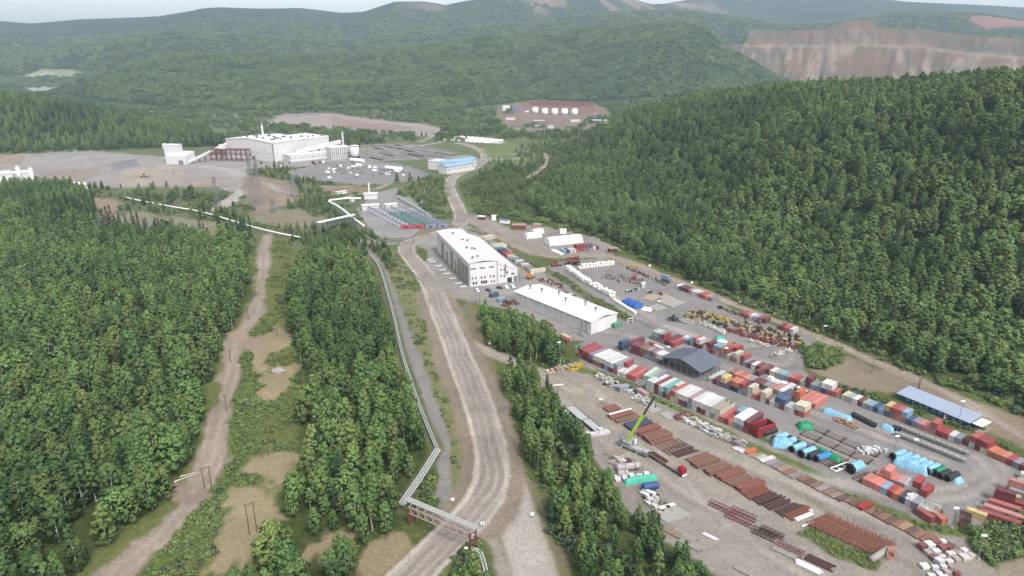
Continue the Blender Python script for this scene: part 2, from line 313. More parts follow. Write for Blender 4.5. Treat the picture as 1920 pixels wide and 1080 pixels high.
# light forecourt of the second road and haul road
line([(1010, 1120), (998, 1060), (978, 1000), (958, 940), (943, 890), (930, 850)], 15.0, (198, 189, 180), 5, 2, 1.0, edge=(186, 176, 164))
line([(960, 1120), (940, 1050), (915, 1000), (900, 975)], 5, (170, 160, 148), 5, 3, 2)
line([(880, 975), (912, 930), (925, 890), (922, 845), (905, 780), (880, 715), (855, 650), (832, 595), (815, 552)], 25, (158, 144, 130), 1, 3, 3, .05)
line([(700, 1150), (775, 1080), (830, 1022), (880, 975), (912, 930), (925, 890), (922, 845), (905, 780), (880, 715), (855, 650), (832, 595), (815, 552), (800, 520), (778, 492), (762, 474), (762, 458), (785, 447), (830, 437), (858, 425), (866, 408), (860, 390), (848, 368), (840, 350), (845, 335), (862, 325), (890, 315), (907, 303), (912, 292), (902, 282), (885, 274), (860, 268)], 14, (170, 160, 150), 1, 1.4, .8, edge=(216, 206, 194), tracks=4)
line([(800, 520), (840, 545), (880, 560), (930, 560)], 11, (168, 160, 152), 2, 3, 2)
line([(680, 452), (720, 458), (765, 455)], 8, (166, 160, 154), 5, 2, 2)
line([(866, 404), (895, 412)], 12, (165, 156, 148), 1, 2, 2)
line([(690, 482), (706, 496), (716, 520), (724, 550), (734, 585), (743, 625), (750, 660), (762, 700), (778, 748), (794, 790), (812, 828), (819, 849), (786, 902), (750, 954)], 6, (124, 126, 96), 0, 2, 1.5, .4)
# generator pad
poly([(668, 392), (700, 362), (745, 352), (775, 372), (800, 405), (800, 425), (770, 445), (715, 446), (690, 425)], (168, 166, 164), 2, 3, 3)
poly([(790, 420), (840, 415), (855, 425), (780, 445)], (150, 138, 124), 6, 3, 3, .2)
poly([(762, 345), (800, 348), (795, 372), (770, 366)], (166, 146, 126), 6, 3, 4, .1)
line([(640, 372), (690, 360), (730, 345), (745, 335)], 6, (178, 168, 156), 5, 3, 3)
# stockpiles and plant area
poly([(-400, 330), (-400, 300), (0, 292), (120, 285), (180, 283), (300, 293), (440, 290), (640, 284), (700, 300), (560, 312), (455, 318), (470, 330), (455, 352), (432, 362), (400, 345), (330, 352), (200, 352), (130, 350), (60, 330), (0, 322)], (176, 168, 164), 9, 5, 8)
poly([(70, 322), (180, 318), (196, 326), (150, 344), (85, 338)], (166, 150, 138), 9, 5, 6, 0, .8)
poly([(-60, 300), (0, 290), (60, 296), (40, 308), (-60, 312)], (168, 148, 132), 9, 5, 6, 0, .8)
poly([(230, 320), (330, 318), (360, 338), (250, 350), (215, 340)], (184, 172, 156), 9, 5, 6, 0, .8)
poly([(200, 312), (250, 304), (270, 316), (215, 322)], (142, 142, 146), 9, 4, 5, 0, .9)
poly([(340, 335), (420, 335), (425, 350), (350, 352)], (174, 158, 144), 9, 5, 6, 0, .8)
line([(385, 312), (430, 318), (458, 330), (466, 346), (448, 365), (425, 382), (405, 392)], 16, (192, 186, 178), 5, 4, 4)
poly([(455, 330), (520, 336), (560, 352), (558, 382), (480, 396), (455, 378)], (164, 147, 134), 6, 5, 8, .1)
poly([(470, 396), (560, 390), (620, 420), (560, 430), (480, 415)], (158, 146, 128), 6, 6, 10, .3)
poly([(540, 322), (600, 306), (660, 300), (750, 306), (806, 328), (790, 338), (700, 346), (610, 342), (560, 336)], (156, 154, 155), 2, 4, 5)
poly([(640, 292), (680, 272), (760, 268), (860, 286), (800, 296), (700, 304)], (154, 148, 140), 10, 5, 5)
for i in range(4):
    line([(690 + i * 12, 273 + i * 6), (790 + i * 14, 281 + i * 5)], 5, (120, 114, 108), 10, 3, 3, op=.7)
line([(620, 284), (720, 277), (800, 272), (840, 264)], 8, (190, 186, 178), 5, 3, 3)
poly([(600, 348), (690, 350), (700, 362), (620, 366)], (160, 138, 118), 6, 5, 6, .1)
poly([(735, 366), (800, 330), (835, 332), (838, 370), (845, 400), (800, 400), (780, 372)], (124, 128, 88), 0, 5, 6, .7)
poly([(800, 296), (830, 325), (880, 322), (905, 300), (880, 290)], (168, 164, 158), 2, 4, 4)
for q_ in ([(300, 300), (380, 306), (440, 312), (470, 322)], [(560, 318), (640, 308), (720, 300), (800, 298)], [(470, 345), (540, 362), (600, 370), (640, 372)], [(540, 345), (620, 352), (700, 345), (790, 335)], [(840, 300), (870, 310)], [(640, 300), (760, 320)]): line(q_, 5, (188, 182, 174), 5, 3, 3, op=.7)
# far tailings, tank farm, roads
poly([(530, 214), (620, 212), (700, 224), (790, 232), (828, 242), (812, 256), (740, 252), (640, 242), (560, 236), (500, 232)], (178, 164, 158), 10, 10, 14)
poly([(610, 222), (700, 228), (780, 240), (720, 246), (640, 238)], (166, 140, 130), 10, 10, 14, 0, .8)
poly([(545, 217), (590, 217), (596, 222), (555, 223)], (108, 96, 100), 10, 6, 8, 0, .9)
line([(280, 212), (380, 214), (520, 218)], 18, (188, 182, 172), 5, 8, 8)
line([(380, 229), (450, 228), (540, 225)], 16, (190, 184, 172), 5, 8, 8)
line([(640, 226), (760, 232), (822, 240), (822, 250), (805, 258), (790, 265)], 9, (192, 184, 176), 5, 5, 5)
poly([(935, 200), (1000, 188), (1110, 192), (1140, 208), (1146, 240), (1080, 246), (1000, 248), (950, 240), (930, 222)], (150, 132, 120), 10, 8, 10)
poly([(975, 196), (1010, 190), (1110, 194), (1118, 212), (1080, 214), (1000, 208)], (156, 118, 104), 10, 6, 8)
line([(940, 226), (945, 236), (980, 243), (1060, 243), (1150, 236)], 9, (190, 182, 172), 5, 5, 5)
line([(1148, 200), (1200, 196), (1290, 186)], 16, (168, 140, 118), 6, 8, 10, op=.8)
poly([(985, 190), (1110, 190), (1116, 200), (1000, 198)], (120, 84, 74), 10, 6, 8, 0, .9)
for q_ in ([(960, 214), (1000, 218), (1090, 219), (1120, 214)], [(945, 222), (985, 226), (1060, 225), (1140, 222)], [(1000, 232), (1060, 233), (1100, 231)], [(970, 236), (1010, 234)]): line(q_, 5, (186, 178, 170), 10, 4, 4, op=.7)
for q_ in ([(960, 236), (1010, 240), (1040, 238), (1000, 233)], [(1100, 222), (1140, 224), (1130, 232), (1090, 234)], [(940, 204), (960, 204), (966, 214), (945, 214)], [(1060, 236), (1100, 238), (1060, 242)]): poly(q_, (96, 108, 80), 0, 6, 8, .6)
for i in range(3):
    poly([(838 + i * 30, 262 - i * 0), (868 + i * 30, 257), (946, 262 + i * 2), (940, 266 + i * 2)] if i == 0 else [(850 + i * 8, 258 + i * 4), (880, 256 + i * 4), (948, 263 + i * 2.2), (935, 265 + i * 2.4)], (214, 213, 208), 10, 3, 1, 0, .95)
poly([(900, 276), (960, 268), (1010, 290), (990, 312), (920, 305)], (132, 144, 96), 0, 8, 10, .6)
line([(925, 288), (990, 290)], 5, (176, 172, 150), 5, 4, 4); line([(985, 335), (1010, 322), (1030, 302), (1020, 286)], 6, (178, 172, 160), 5, 4, 3)
poly([(905, 296), (975, 296), (972, 301), (910, 301)], (176, 172, 160), 5, 5, 3, 0, .7)
poly([(60, 132), (150, 126), (175, 136), (80, 144)], (150, 156, 130), 0, 40, 60, .4)
poly([(50, 172), (130, 172), (135, 178), (60, 180)], (196, 190, 182), 10, 15, 20, 0, .9)

def seg_d(X, Y, P):
    d = np.full(X.shape, 1e9)
    for i in range(len(P) - 1):
        a, b = P[i], P[i + 1]; ab = b - a; L2 = max(1e-9, ab @ ab)
        t = np.clip(((X - a[0]) * ab[0] + (Y - a[1]) * ab[1]) / L2, 0, 1)
        d = np.minimum(d, np.hypot(X - a[0] - t * ab[0], Y - a[1] - t * ab[1]))
    return d
def in_poly(X, Y, P):
    r = np.zeros(X.shape, bool); n = len(P); j = n - 1
    for i in range(n):
        xi, yi = P[i]; xj, yj = P[j]
        if yi != yj:
            c = ((yi > Y) != (yj > Y)) & (X < (xj - xi) * (Y - yi) / (yj - yi) + xi); r ^= c
        j = i
    return r
def side_d(X, Y, P):                                  # signed distance across a polyline
    d = np.full(X.shape, 1e9); s = np.zeros(X.shape)
    for i in range(len(P) - 1):
        a, b = P[i], P[i + 1]; ab = b - a; L2 = ab @ ab
        t = np.clip(((X - a[0]) * ab[0] + (Y - a[1]) * ab[1]) / L2, 0, 1)
        q = np.hypot(X - a[0] - t * ab[0], Y - a[1] - t * ab[1]); m = q < d
        sg = np.sign((X - a[0]) * ab[1] - (Y - a[1]) * ab[0]); d = np.where(m, q, d); s = np.where(m, sg * q, s)
    return s
def smooth_line(P, n=3):
    for _ in range(n):
        Q = [P[0]]
        for i in range(len(P) - 1): Q += [P[i] * .75 + P[i + 1] * .25, P[i] * .25 + P[i + 1] * .75]
        P = np.array(Q + [P[-1]])
        if len(P) > 90: break
    return P
def cover(X, Y):
    n = X.shape[0]; col = np.tile(np.array(K(96, 108, 66)), (n, 1)); zone = np.zeros(n, np.int8); veg = np.full(n, .8); dz = np.zeros(n); hard = np.zeros(n)
    wx = (fbm(X, Y, 14, 31, 3) - .5) * 2; wf = (fbm(X, Y, 3, 37, 2) - .5) * 2
    for o in OPS:
        kd, P, wd, c, fe, wb, zn, vg, ed, op = o[:10]
        if kd == 'L': P = smooth_line(P, 2)
        pad = wd + fe * 2 + wb * 2 + 5
        ix = np.where((X > P[:, 0].min() - pad) & (X < P[:, 0].max() + pad) & (Y > P[:, 1].min() - pad) & (Y < P[:, 1].max() + pad))[0]
        if len(ix) == 0: continue
        x, y = X[ix], Y[ix]
        if kd == 'P':
            d = seg_d(x, y, np.vstack([P, P[:1]])); d = np.where(in_poly(x, y, P), -d, d)
        else:
            s = side_d(x, y, P); d = np.abs(s) - wd / 2
        d = d + (wx[ix] + wf[ix] * .4) * wb
        a = (1 - sstep(-fe * .5, fe * .5, d)) * op
        cc = np.tile(np.array(c), (len(ix), 1))
        if kd == 'L' and ed is not None:
            e = sstep(-wd * .22, -wd * .02, d)[:, None]; cc = cc * (1 - e) + np.array(ed) * e
        if kd == 'L' and len(o) > 10 and o[10]:
            tr = .5 + .5 * np.cos(s / wd * 2 * math.pi * o[10] + (fbm(x, y, 45, 41, 2) - .5) * 14 + wx[ix] * 1.5); m = np.clip(1 - np.abs(s) / (wd * .42), 0, 1) > 0
            cc = cc * (1 + (tr ** 2 * m * (.32 if o[10] == 4 else .24) * np.clip(.2 + 1.6 * fbm(x, y, 22, 43, 3), .3, 1.5) - .08))[:, None]
            if o[10] == 4: dz[ix] = np.where(a > .3, 0, dz[ix]); dz[ix] += .9 * np.exp(-((np.abs(s) - wd * .53) / 1.1) ** 2) * (.5 + wx[ix] * .6).clip(0, 1)
        col[ix] = col[ix] * (1 - a[:, None]) + cc * a[:, None]
        veg[ix] = veg[ix] * (1 - a) + vg * a; hard[ix] = np.maximum(hard[ix] * (1 - a if vg > .3 else 1), a * (vg < .45))
        zone[ix] = np.where(a > .5 * op, zn, zone[ix])
    return col, zone, veg, dz, hard

# ---------------------------------------------------------------- ground sheet, split along its covers
def ground_material():
    m = bpy.data.materials.new('ground_cover'); m.use_nodes = True; n = m.node_tree; L = n.links; b = n.nodes['Principled BSDF']
    b.inputs['Roughness'].default_value = .95; b.inputs['Specular IOR Level'].default_value = .1
    at = n.nodes.new('ShaderNodeAttribute'); at.attribute_name = 'cover'; av = n.nodes.new('ShaderNodeAttribute'); av.attribute_name = 'veg'
    ge = n.nodes.new('ShaderNodeNewGeometry')
    def noise(sc, det, ro=.6):
        x = n.nodes.new('ShaderNodeTexNoise'); x.inputs['Scale'].default_value = sc; x.inputs['Detail'].default_value = det; x.inputs['Roughness'].default_value = ro
        L.new(ge.outputs['Position'], x.inputs['Vector']); return x.outputs['Fac']
    def rng(v, a, b_, c, d):
        x = n.nodes.new('ShaderNodeMapRange'); x.inputs['From Min'].default_value = a; x.inputs['From Max'].default_value = b_; x.inputs['To Min'].default_value = c; x.inputs['To Max'].default_value = d
        L.new(v, x.inputs['Value']); return x.outputs[0]
    def mul(a, b_):
        x = n.nodes.new('ShaderNodeMath'); x.operation = 'MULTIPLY'; L.new(a, x.inputs[0]); L.new(b_, x.inputs[1]); return x.outputs[0]
    f = mul(mul(rng(noise(.9, 7, .85), .3, .7, .58, 1.42), rng(noise(.035, 5), .3, .7, .84, 1.16)), rng(noise(.2, 5, .75), .3, .7, .85, 1.15))
    s = n.nodes.new('ShaderNodeVectorMath'); s.operation = 'SCALE'; L.new(at.outputs['Color'], s.inputs[0]); L.new(f, s.inputs['Scale'])
    # vegetated ground: tussocks of green, dry straw and dark plants
    r1 = n.nodes.new('ShaderNodeValToRGB'); L.new(noise(.45, 7, .8), r1.inputs[0])
    e = r1.color_ramp.elements; e[0].position = .34; e[0].color = (*K(62, 84, 40), 1); e[1].position = .68; e[1].color = (*K(158, 156, 104), 1)
    q = e.new(.5); q.color = (*K(108, 124, 62), 1)
    mx = n.nodes.new('ShaderNodeMix'); mx.data_type = 'RGBA'; L.new(s.outputs[0], mx.inputs['A']); L.new(r1.outputs[0], mx.inputs['B'])
    L.new(mul(rng(av.outputs['Fac'], 0, 1, 0, .75), rng(noise(.1, 4), .35, .65, .35, 1)), mx.inputs['Factor'])
    L.new(mx.outputs['Result'], b.inputs['Base Color'])
    bp = n.nodes.new('ShaderNodeBump'); bp.inputs['Distance'].default_value = .35; bp.inputs['Strength'].default_value = .6; L.new(noise(1.3, 6, .75), bp.inputs['Height']); L.new(bp.outputs[0], b.inputs['Normal'])
    return m
def hills_material():
    m = bpy.data.materials.new('wooded_hillside'); m.use_nodes = True; n = m.node_tree; L = n.links; b = n.nodes['Principled BSDF']
    b.inputs['Roughness'].default_value = 1; b.inputs['Specular IOR Level'].default_value = .05
    ge = n.nodes.new('ShaderNodeNewGeometry'); at = n.nodes.new('ShaderNodeAttribute'); at.attribute_name = 'cover'
    def noise(sc, det, ro=.6):
        x = n.nodes.new('ShaderNodeTexNoise'); x.inputs['Scale'].default_value = sc; x.inputs['Detail'].default_value = det; x.inputs['Roughness'].default_value = ro
        L.new(ge.outputs['Position'], x.inputs['Vector']); return x.outputs['Fac']
    r1 = n.nodes.new('ShaderNodeMapRange'); r1.inputs['From Min'].default_value = .3; r1.inputs['From Max'].default_value = .7; r1.inputs['To Min'].default_value = .65; r1.inputs['To Max'].default_value = 1.3
    L.new(noise(.045, 6, .85), r1.inputs['Value'])
    r2 = n.nodes.new('ShaderNodeMapRange'); r2.inputs['From Min'].default_value = .35; r2.inputs['From Max'].default_value = .65; r2.inputs['To Min'].default_value = .72; r2.inputs['To Max'].default_value = 1.28
    L.new(noise(.0035, 4), r2.inputs['Value'])
    mu = n.nodes.new('ShaderNodeMath'); mu.operation = 'MULTIPLY'; L.new(r1.outputs[0], mu.inputs[0]); L.new(r2.outputs[0], mu.inputs[1])
    s = n.nodes.new('ShaderNodeVectorMath'); s.operation = 'SCALE'; L.new(at.outputs['Color'], s.inputs[0]); L.new(mu.outputs[0], s.inputs['Scale'])
    L.new(s.outputs[0], b.inputs['Base Color'])
    bp = n.nodes.new('ShaderNodeBump'); bp.inputs['Distance'].default_value = 9; bp.inputs['Strength'].default_value = .8; L.new(noise(.05, 4, .7), bp.inputs['Height']); L.new(bp.outputs[0], b.inputs['Normal'])
    return m
def build_terrain():
    A = np.linspace(R(-56), R(56), 960); RR = np.concatenate([np.exp(np.arange(math.log(35), math.log(3600), .0058)), np.exp(np.arange(math.log(3620), math.log(7900), .006))])
    na, nr = len(A), len(RR)
    X = (RR[:, None] * np.sin(A)[None]).ravel(); Y = (RR[:, None] * np.cos(A)[None]).ravel()
    Z, lay = height(X, Y)
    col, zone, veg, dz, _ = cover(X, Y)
    n1 = fbm(X, Y, 500, 51, 5); rock = fbm(X, Y, 160, 61, 5)
    hill = lay > 0
    zone = np.where(hill & (zone == 0), 7, zone); zone = np.where(lay == 9, 8, zone)
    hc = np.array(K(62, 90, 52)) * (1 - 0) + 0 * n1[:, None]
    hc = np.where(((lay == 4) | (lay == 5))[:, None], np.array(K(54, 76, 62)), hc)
    rk = sstep(.5, .62, rock) * ((lay == 4) | (lay == 5)) * sstep(R(-11), R(-3), np.arctan2(X, Y)) * (1 - sstep(R(12), R(20), np.arctan2(X, Y))) * sstep(220, 420, Z)
    hc = hc * (1 - .7 * rk[:, None]) + np.array(K(158, 134, 124)) * .7 * rk[:, None]
    hm = (hill & (zone == 7))[:, None]; col = np.where(hm, hc, col)
    az = np.arctan2(X, Y); r = np.hypot(X, Y)
    rcd = np.interp(az, L5c[:, 0], L5c[:, 1]); zcd = np.interp(az, L5b[:, 0], L5b[:, 2]); dz_ = np.clip(zcd - Z, 0, 400); low_ = (dz_ > 62).astype(float)
    u = az * 3000 + low_ * 777; u = u + dz_ * .55 * np.sin(u / 75); wq = (fbm(u, dz_, 120, 91, 3) - .5) * 90
    st = fbm(u + wq * 1.6, dz_ * .3 + low_ * 50, 26, 71, 4); st2 = fbm(u * .6 + wq, dz_ * 1.2, 70, 77, 3); b1 = fbm(u + wq * 2, dz_ * 2, 46, 79, 3)
    dc = np.array(K(146, 88, 96)) * (1 - sstep(.35, .65, st2)[:, None]) + np.array(K(112, 78, 98)) * sstep(.35, .65, st2)[:, None]
    lt = (sstep(.52, .64, st) * .75 * np.where(low_ > 0, 1, .5))[:, None]; dc = dc * (1 - lt) + np.array(K(200, 166, 164)) * lt
    dk = (sstep(.52, .7, b1) * .35)[:, None]; dc = dc * (1 - dk) + np.array(K(96, 56, 54)) * dk
    bl = (np.exp(-((dz_ - 61.5) / 3.0) ** 2) * .6)[:, None]; dc = dc * (1 - bl) + np.array(K(206, 180, 170)) * bl
    azm = (az > math.atan2(ray(1562, 50)[0], ray(1562, 50)[1])) & (az < math.atan2(ray(1650, 50)[0], ray(1650, 50)[1])); rm = (sstep(4, 12, Z - zcd) * azm)[:, None] * .8; dc = dc * (1 - rm) + np.array(K(142, 84, 78)) * rm
    col = np.where((lay == 9)[:, None], dc, col)
    for (cx, cy, rx, ry, cc) in SCARS:
        x, y, z = P3(cx, cy); d = np.hypot((X - x) / rx, (Y - y) / ry) + (rock - .5) * 1.2; a = (1 - sstep(.75, 1.05, d))[:, None]
        col = col * (1 - a) + np.array(K(*cc)) * a; zone = np.where(d < .9, 6, zone); veg = np.where(d < .9, 0, veg)
    low = (r < 2200) & ~hill
    Z = Z + dz + np.where(low, (fbm(X, Y, 9, 81, 3) - .5) * .35 * np.clip(veg, 0, 1), 0)
    ii = (np.arange(nr - 1)[:, None] * na + np.arange(na - 1)[None]).ravel()
    F = np.stack([ii, ii + 1, ii + na + 1, ii + na], 1)
    fz = zone[F[:, 0]]
    gm, hmt = ground_material(), hills_material()
    for k in np.unique(fz):
        f = F[fz == k]; u, inv = np.unique(f.ravel(), return_inverse=True)
        me = bpy.data.meshes.new(ZN[int(k)]); me.vertices.add(len(u)); me.vertices.foreach_set('co', np.stack([X[u], Y[u], Z[u]], 1).astype(np.float32).ravel())
        me.loops.add(len(f) * 4); me.loops.foreach_set('vertex_index', inv.astype(np.int32)); me.polygons.add(len(f))
        me.polygons.foreach_set('loop_start', np.arange(0, len(f) * 4, 4, dtype=np.int32)); me.polygons.foreach_set('use_smooth', np.ones(len(f), bool))
        me.update(calc_edges=True)
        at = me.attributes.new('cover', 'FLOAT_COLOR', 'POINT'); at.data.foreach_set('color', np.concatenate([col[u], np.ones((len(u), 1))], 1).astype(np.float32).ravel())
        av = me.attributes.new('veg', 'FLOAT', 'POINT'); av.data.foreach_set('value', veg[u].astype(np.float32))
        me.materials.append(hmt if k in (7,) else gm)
        o = bpy.data.objects.new(ZN[int(k)], me); COL.objects.link(o); o['kind'] = 'structure'
SCARS = [(1184, 320, 16, 16, (178, 128, 100)), (1217, 326, 13, 17, (180, 132, 104)), (1110, 272, 22, 30, (168, 118, 92)), (1655, 225, 14, 10, (128, 124, 84)), (95, 138, 120, 70, (150, 158, 128)), (70, 141, 60, 30, (186, 182, 166)), (1250, 189, 70, 22, (166, 132, 112)), (1290, 184, 50, 18, (172, 136, 116)), (1880, 40, 160, 120, (150, 108, 98))]
build_terrain()
# ---------------------------------------------------------------- foliage
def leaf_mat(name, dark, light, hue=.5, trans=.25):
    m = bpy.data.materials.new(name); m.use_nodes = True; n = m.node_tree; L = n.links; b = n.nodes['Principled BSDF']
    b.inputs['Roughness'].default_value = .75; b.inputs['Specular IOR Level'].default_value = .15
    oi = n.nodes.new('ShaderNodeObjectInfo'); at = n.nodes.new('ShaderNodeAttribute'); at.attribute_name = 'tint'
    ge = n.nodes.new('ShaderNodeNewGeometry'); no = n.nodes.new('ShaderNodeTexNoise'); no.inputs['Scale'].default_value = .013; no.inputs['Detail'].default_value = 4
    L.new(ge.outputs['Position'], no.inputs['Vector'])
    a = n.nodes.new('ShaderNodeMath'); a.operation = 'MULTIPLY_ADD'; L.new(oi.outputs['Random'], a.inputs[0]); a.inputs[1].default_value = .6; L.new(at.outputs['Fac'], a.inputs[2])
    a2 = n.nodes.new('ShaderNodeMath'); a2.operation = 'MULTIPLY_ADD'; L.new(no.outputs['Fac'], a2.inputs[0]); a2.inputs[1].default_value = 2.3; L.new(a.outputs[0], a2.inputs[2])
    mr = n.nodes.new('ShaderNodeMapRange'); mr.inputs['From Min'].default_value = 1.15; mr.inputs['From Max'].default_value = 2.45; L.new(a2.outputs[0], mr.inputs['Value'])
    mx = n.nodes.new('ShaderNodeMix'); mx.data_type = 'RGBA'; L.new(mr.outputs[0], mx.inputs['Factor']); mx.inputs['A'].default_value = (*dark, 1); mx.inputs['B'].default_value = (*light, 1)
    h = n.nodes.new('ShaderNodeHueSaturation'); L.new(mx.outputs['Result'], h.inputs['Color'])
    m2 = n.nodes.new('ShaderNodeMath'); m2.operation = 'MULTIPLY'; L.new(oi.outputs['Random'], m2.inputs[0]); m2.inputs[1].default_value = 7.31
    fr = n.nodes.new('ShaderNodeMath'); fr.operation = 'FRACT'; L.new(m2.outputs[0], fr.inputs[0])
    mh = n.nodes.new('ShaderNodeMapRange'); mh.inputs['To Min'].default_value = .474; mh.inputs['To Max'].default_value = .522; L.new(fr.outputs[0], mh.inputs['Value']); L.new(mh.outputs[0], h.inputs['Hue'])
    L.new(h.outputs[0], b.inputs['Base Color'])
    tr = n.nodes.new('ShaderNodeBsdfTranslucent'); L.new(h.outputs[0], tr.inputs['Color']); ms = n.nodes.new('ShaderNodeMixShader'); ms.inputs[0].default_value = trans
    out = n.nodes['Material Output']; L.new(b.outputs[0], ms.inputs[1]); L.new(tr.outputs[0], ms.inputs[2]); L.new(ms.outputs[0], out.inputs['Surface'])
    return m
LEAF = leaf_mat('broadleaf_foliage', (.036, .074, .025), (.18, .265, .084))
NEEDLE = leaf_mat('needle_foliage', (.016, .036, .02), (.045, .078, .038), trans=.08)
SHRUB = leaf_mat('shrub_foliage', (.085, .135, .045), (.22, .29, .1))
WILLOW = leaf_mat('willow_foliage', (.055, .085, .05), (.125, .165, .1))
BARK = mat('birch_bark', (.42, .4, .36), .8, var=.35, scale=2, stretch=(1, 1, .25))
BARKD = mat('dark_bark', (.09, .07, .05), .9, var=.35, scale=2)

def leaves_mesh(name, centers, radii, tints, per, size, m, seed, up=.35, flat=1.0):
    g = np.random.default_rng(seed); V = []; T = []; NN = []; ax = np.array(centers); zlo, zhi = ax[:, 2].min() - 1, ax[:, 2].max() + 1; core = np.array([ax[:, 0].mean(), ax[:, 1].mean(), 0])
    for (c, rad, t) in zip(centers, radii, tints):
        k = per; d = g.normal(size=(k, 3)); d /= np.linalg.norm(d, axis=1)[:, None]
        pos = np.array(c) + d * np.array(rad) * (g.uniform(.55, 1.05, (k, 1)))
        nrm = d + np.array([0, 0, up]) + g.normal(size=(k, 3)) * .45; nrm /= np.linalg.norm(nrm, axis=1)[:, None]
        a = np.cross(nrm, g.normal(size=(k, 3))); a /= np.linalg.norm(a, axis=1)[:, None]; b = np.cross(nrm, a) * flat
        s = (size * g.uniform(.6, 1.3, (k, 1)))
        for i, (x, y) in enumerate(((-1, -.6), (.9, -.8), (.7, .9), (-.7, .7))): V.append((pos + a * s * x * g.uniform(.7, 1.1, (k, 1)) + b * s * y)[:, None])
        cn = pos - core; cn[:, 2] = (pos[:, 2] - (zlo * .65 + zhi * .35)) * .5; cn = cn / (np.linalg.norm(cn, axis=1)[:, None] + 1e-6) * .8 + d * .75 + g.normal(size=(k, 3)) * .22 + np.array([0, 0, .25]); NN.append(np.repeat(cn, 4, axis=0))
        tt = np.repeat(t + g.uniform(-.08, .08, k), 4); T.append(tt)
        q = np.concatenate(V[-4:], 1).reshape(-1, 3); V[-4:] = [q]
    V = np.concatenate(V); T = np.concatenate(T); NN = np.concatenate(NN); NN /= np.linalg.norm(NN, axis=1)[:, None]; n = len(V) // 4
    me = bpy.data.meshes.new(name); me.vertices.add(len(V)); me.vertices.foreach_set('co', V.astype(np.float32).ravel())
    me.loops.add(n * 4); me.loops.foreach_set('vertex_index', np.arange(n * 4, dtype=np.int32)); me.polygons.add(n)
    me.polygons.foreach_set('loop_start', np.arange(0, n * 4, 4, dtype=np.int32)); me.update(calc_edges=True)
    at = me.attributes.new('tint', 'FLOAT', 'POINT'); at.data.foreach_set('value', T.astype(np.float32)); me.materials.append(m); me.polygons.foreach_set('use_smooth', np.ones(n, bool)); me.normals_split_custom_set(NN.astype(np.float32).tolist())
    return me
def crown_spec(seed, H, Rm, base, shape, n):
    g = np.random.default_rng(seed); c = []; r = []; t = []
    for i in range(n):
        u = (i + g.random()) / n; z = base + (H - base) * u
        if shape == 'birch': w_ = Rm * 1.08 * min(1, u / .2 + .25) ** .6 * (1 - u) ** .6 + .1
        elif shape == 'round': w_ = Rm * math.sqrt(max(0, 1 - (2 * (u * .93) - .82) ** 2 / 1.5))
        else: w_ = Rm * (1 - u) ** .85 + .12
        a = i * 2.4 + g.random() * .9; rr = w_ * g.uniform(.45, .95) * (1 if shape != 'cone' else .8)
        c.append((math.cos(a) * rr, math.sin(a) * rr, z)); q = Rm * g.uniform(.3, .44) * ((.55 + .6 * (1 - u)) if shape == 'birch' else 1 if shape != 'cone' else .55 + .5 * (1 - u))
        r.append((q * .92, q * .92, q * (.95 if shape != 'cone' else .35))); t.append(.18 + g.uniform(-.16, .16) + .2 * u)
    return c, r, t
def trunk_mb(seed, H, r0, limbs, spread, b0, lean=.5):
    g = random.Random(seed); m = MB(); p = Vector((0, 0, -.4)); n = 5; px = g.uniform(-lean, lean); py = g.uniform(-lean, lean); pts = []
    for i in range(n + 1):
        t = i / n; pts.append(Vector((px * t * t + math.sin(t * 5 + seed) * .12, py * t * t, -.4 + t * (H * .93))))
    for i in range(n): m.tube(pts[i], pts[i + 1], r0 * (1 - i / n) + .03, 6, 0, r0 * (1 - (i + 1) / n) + .03, cap=False)
    for k in range(limbs):
        t = b0 + (1 - b0) * .9 * (k + .5) / limbs; i = min(n - 1, int(t * n)); q = pts[i].lerp(pts[i + 1], t * n - i); a = k * 2.4 + g.random()
        e = q + Vector((math.cos(a), math.sin(a), g.uniform(.4, .9))) * spread * (1.1 - t * .6)
        m.tube(q, e, r0 * .38 * (1 - t) + .03, 4, 0, .02, cap=False)
    return m
TREES = []        # (crown mesh, trunk mesh, kind)
for i in range(5):     # broad crowned young birch and poplar
    H = 15 + i * .9; c = crown_spec(40 + i, H, 3.5 + .35 * (i % 3), 2.4, 'birch', 28)
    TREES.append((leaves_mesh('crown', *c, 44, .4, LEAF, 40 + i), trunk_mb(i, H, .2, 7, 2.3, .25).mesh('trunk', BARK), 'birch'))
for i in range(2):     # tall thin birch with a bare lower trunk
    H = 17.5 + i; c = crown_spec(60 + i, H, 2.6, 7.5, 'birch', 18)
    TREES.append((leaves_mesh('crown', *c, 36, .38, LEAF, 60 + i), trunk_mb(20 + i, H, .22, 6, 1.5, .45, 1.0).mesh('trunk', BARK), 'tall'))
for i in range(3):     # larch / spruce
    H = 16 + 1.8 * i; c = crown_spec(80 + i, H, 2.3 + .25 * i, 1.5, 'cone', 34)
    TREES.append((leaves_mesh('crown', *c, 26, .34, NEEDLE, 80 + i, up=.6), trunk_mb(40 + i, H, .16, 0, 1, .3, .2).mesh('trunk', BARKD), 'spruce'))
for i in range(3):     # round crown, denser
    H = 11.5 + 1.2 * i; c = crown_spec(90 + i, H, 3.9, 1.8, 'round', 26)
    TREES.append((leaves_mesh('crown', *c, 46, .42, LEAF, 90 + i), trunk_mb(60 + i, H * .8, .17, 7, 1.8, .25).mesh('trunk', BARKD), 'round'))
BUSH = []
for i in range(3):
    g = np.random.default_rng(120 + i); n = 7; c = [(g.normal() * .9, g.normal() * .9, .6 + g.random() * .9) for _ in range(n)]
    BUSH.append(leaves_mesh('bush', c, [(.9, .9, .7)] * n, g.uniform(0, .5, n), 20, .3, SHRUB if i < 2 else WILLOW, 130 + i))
CLUMP = []             # a patch of canopy, for the far slopes
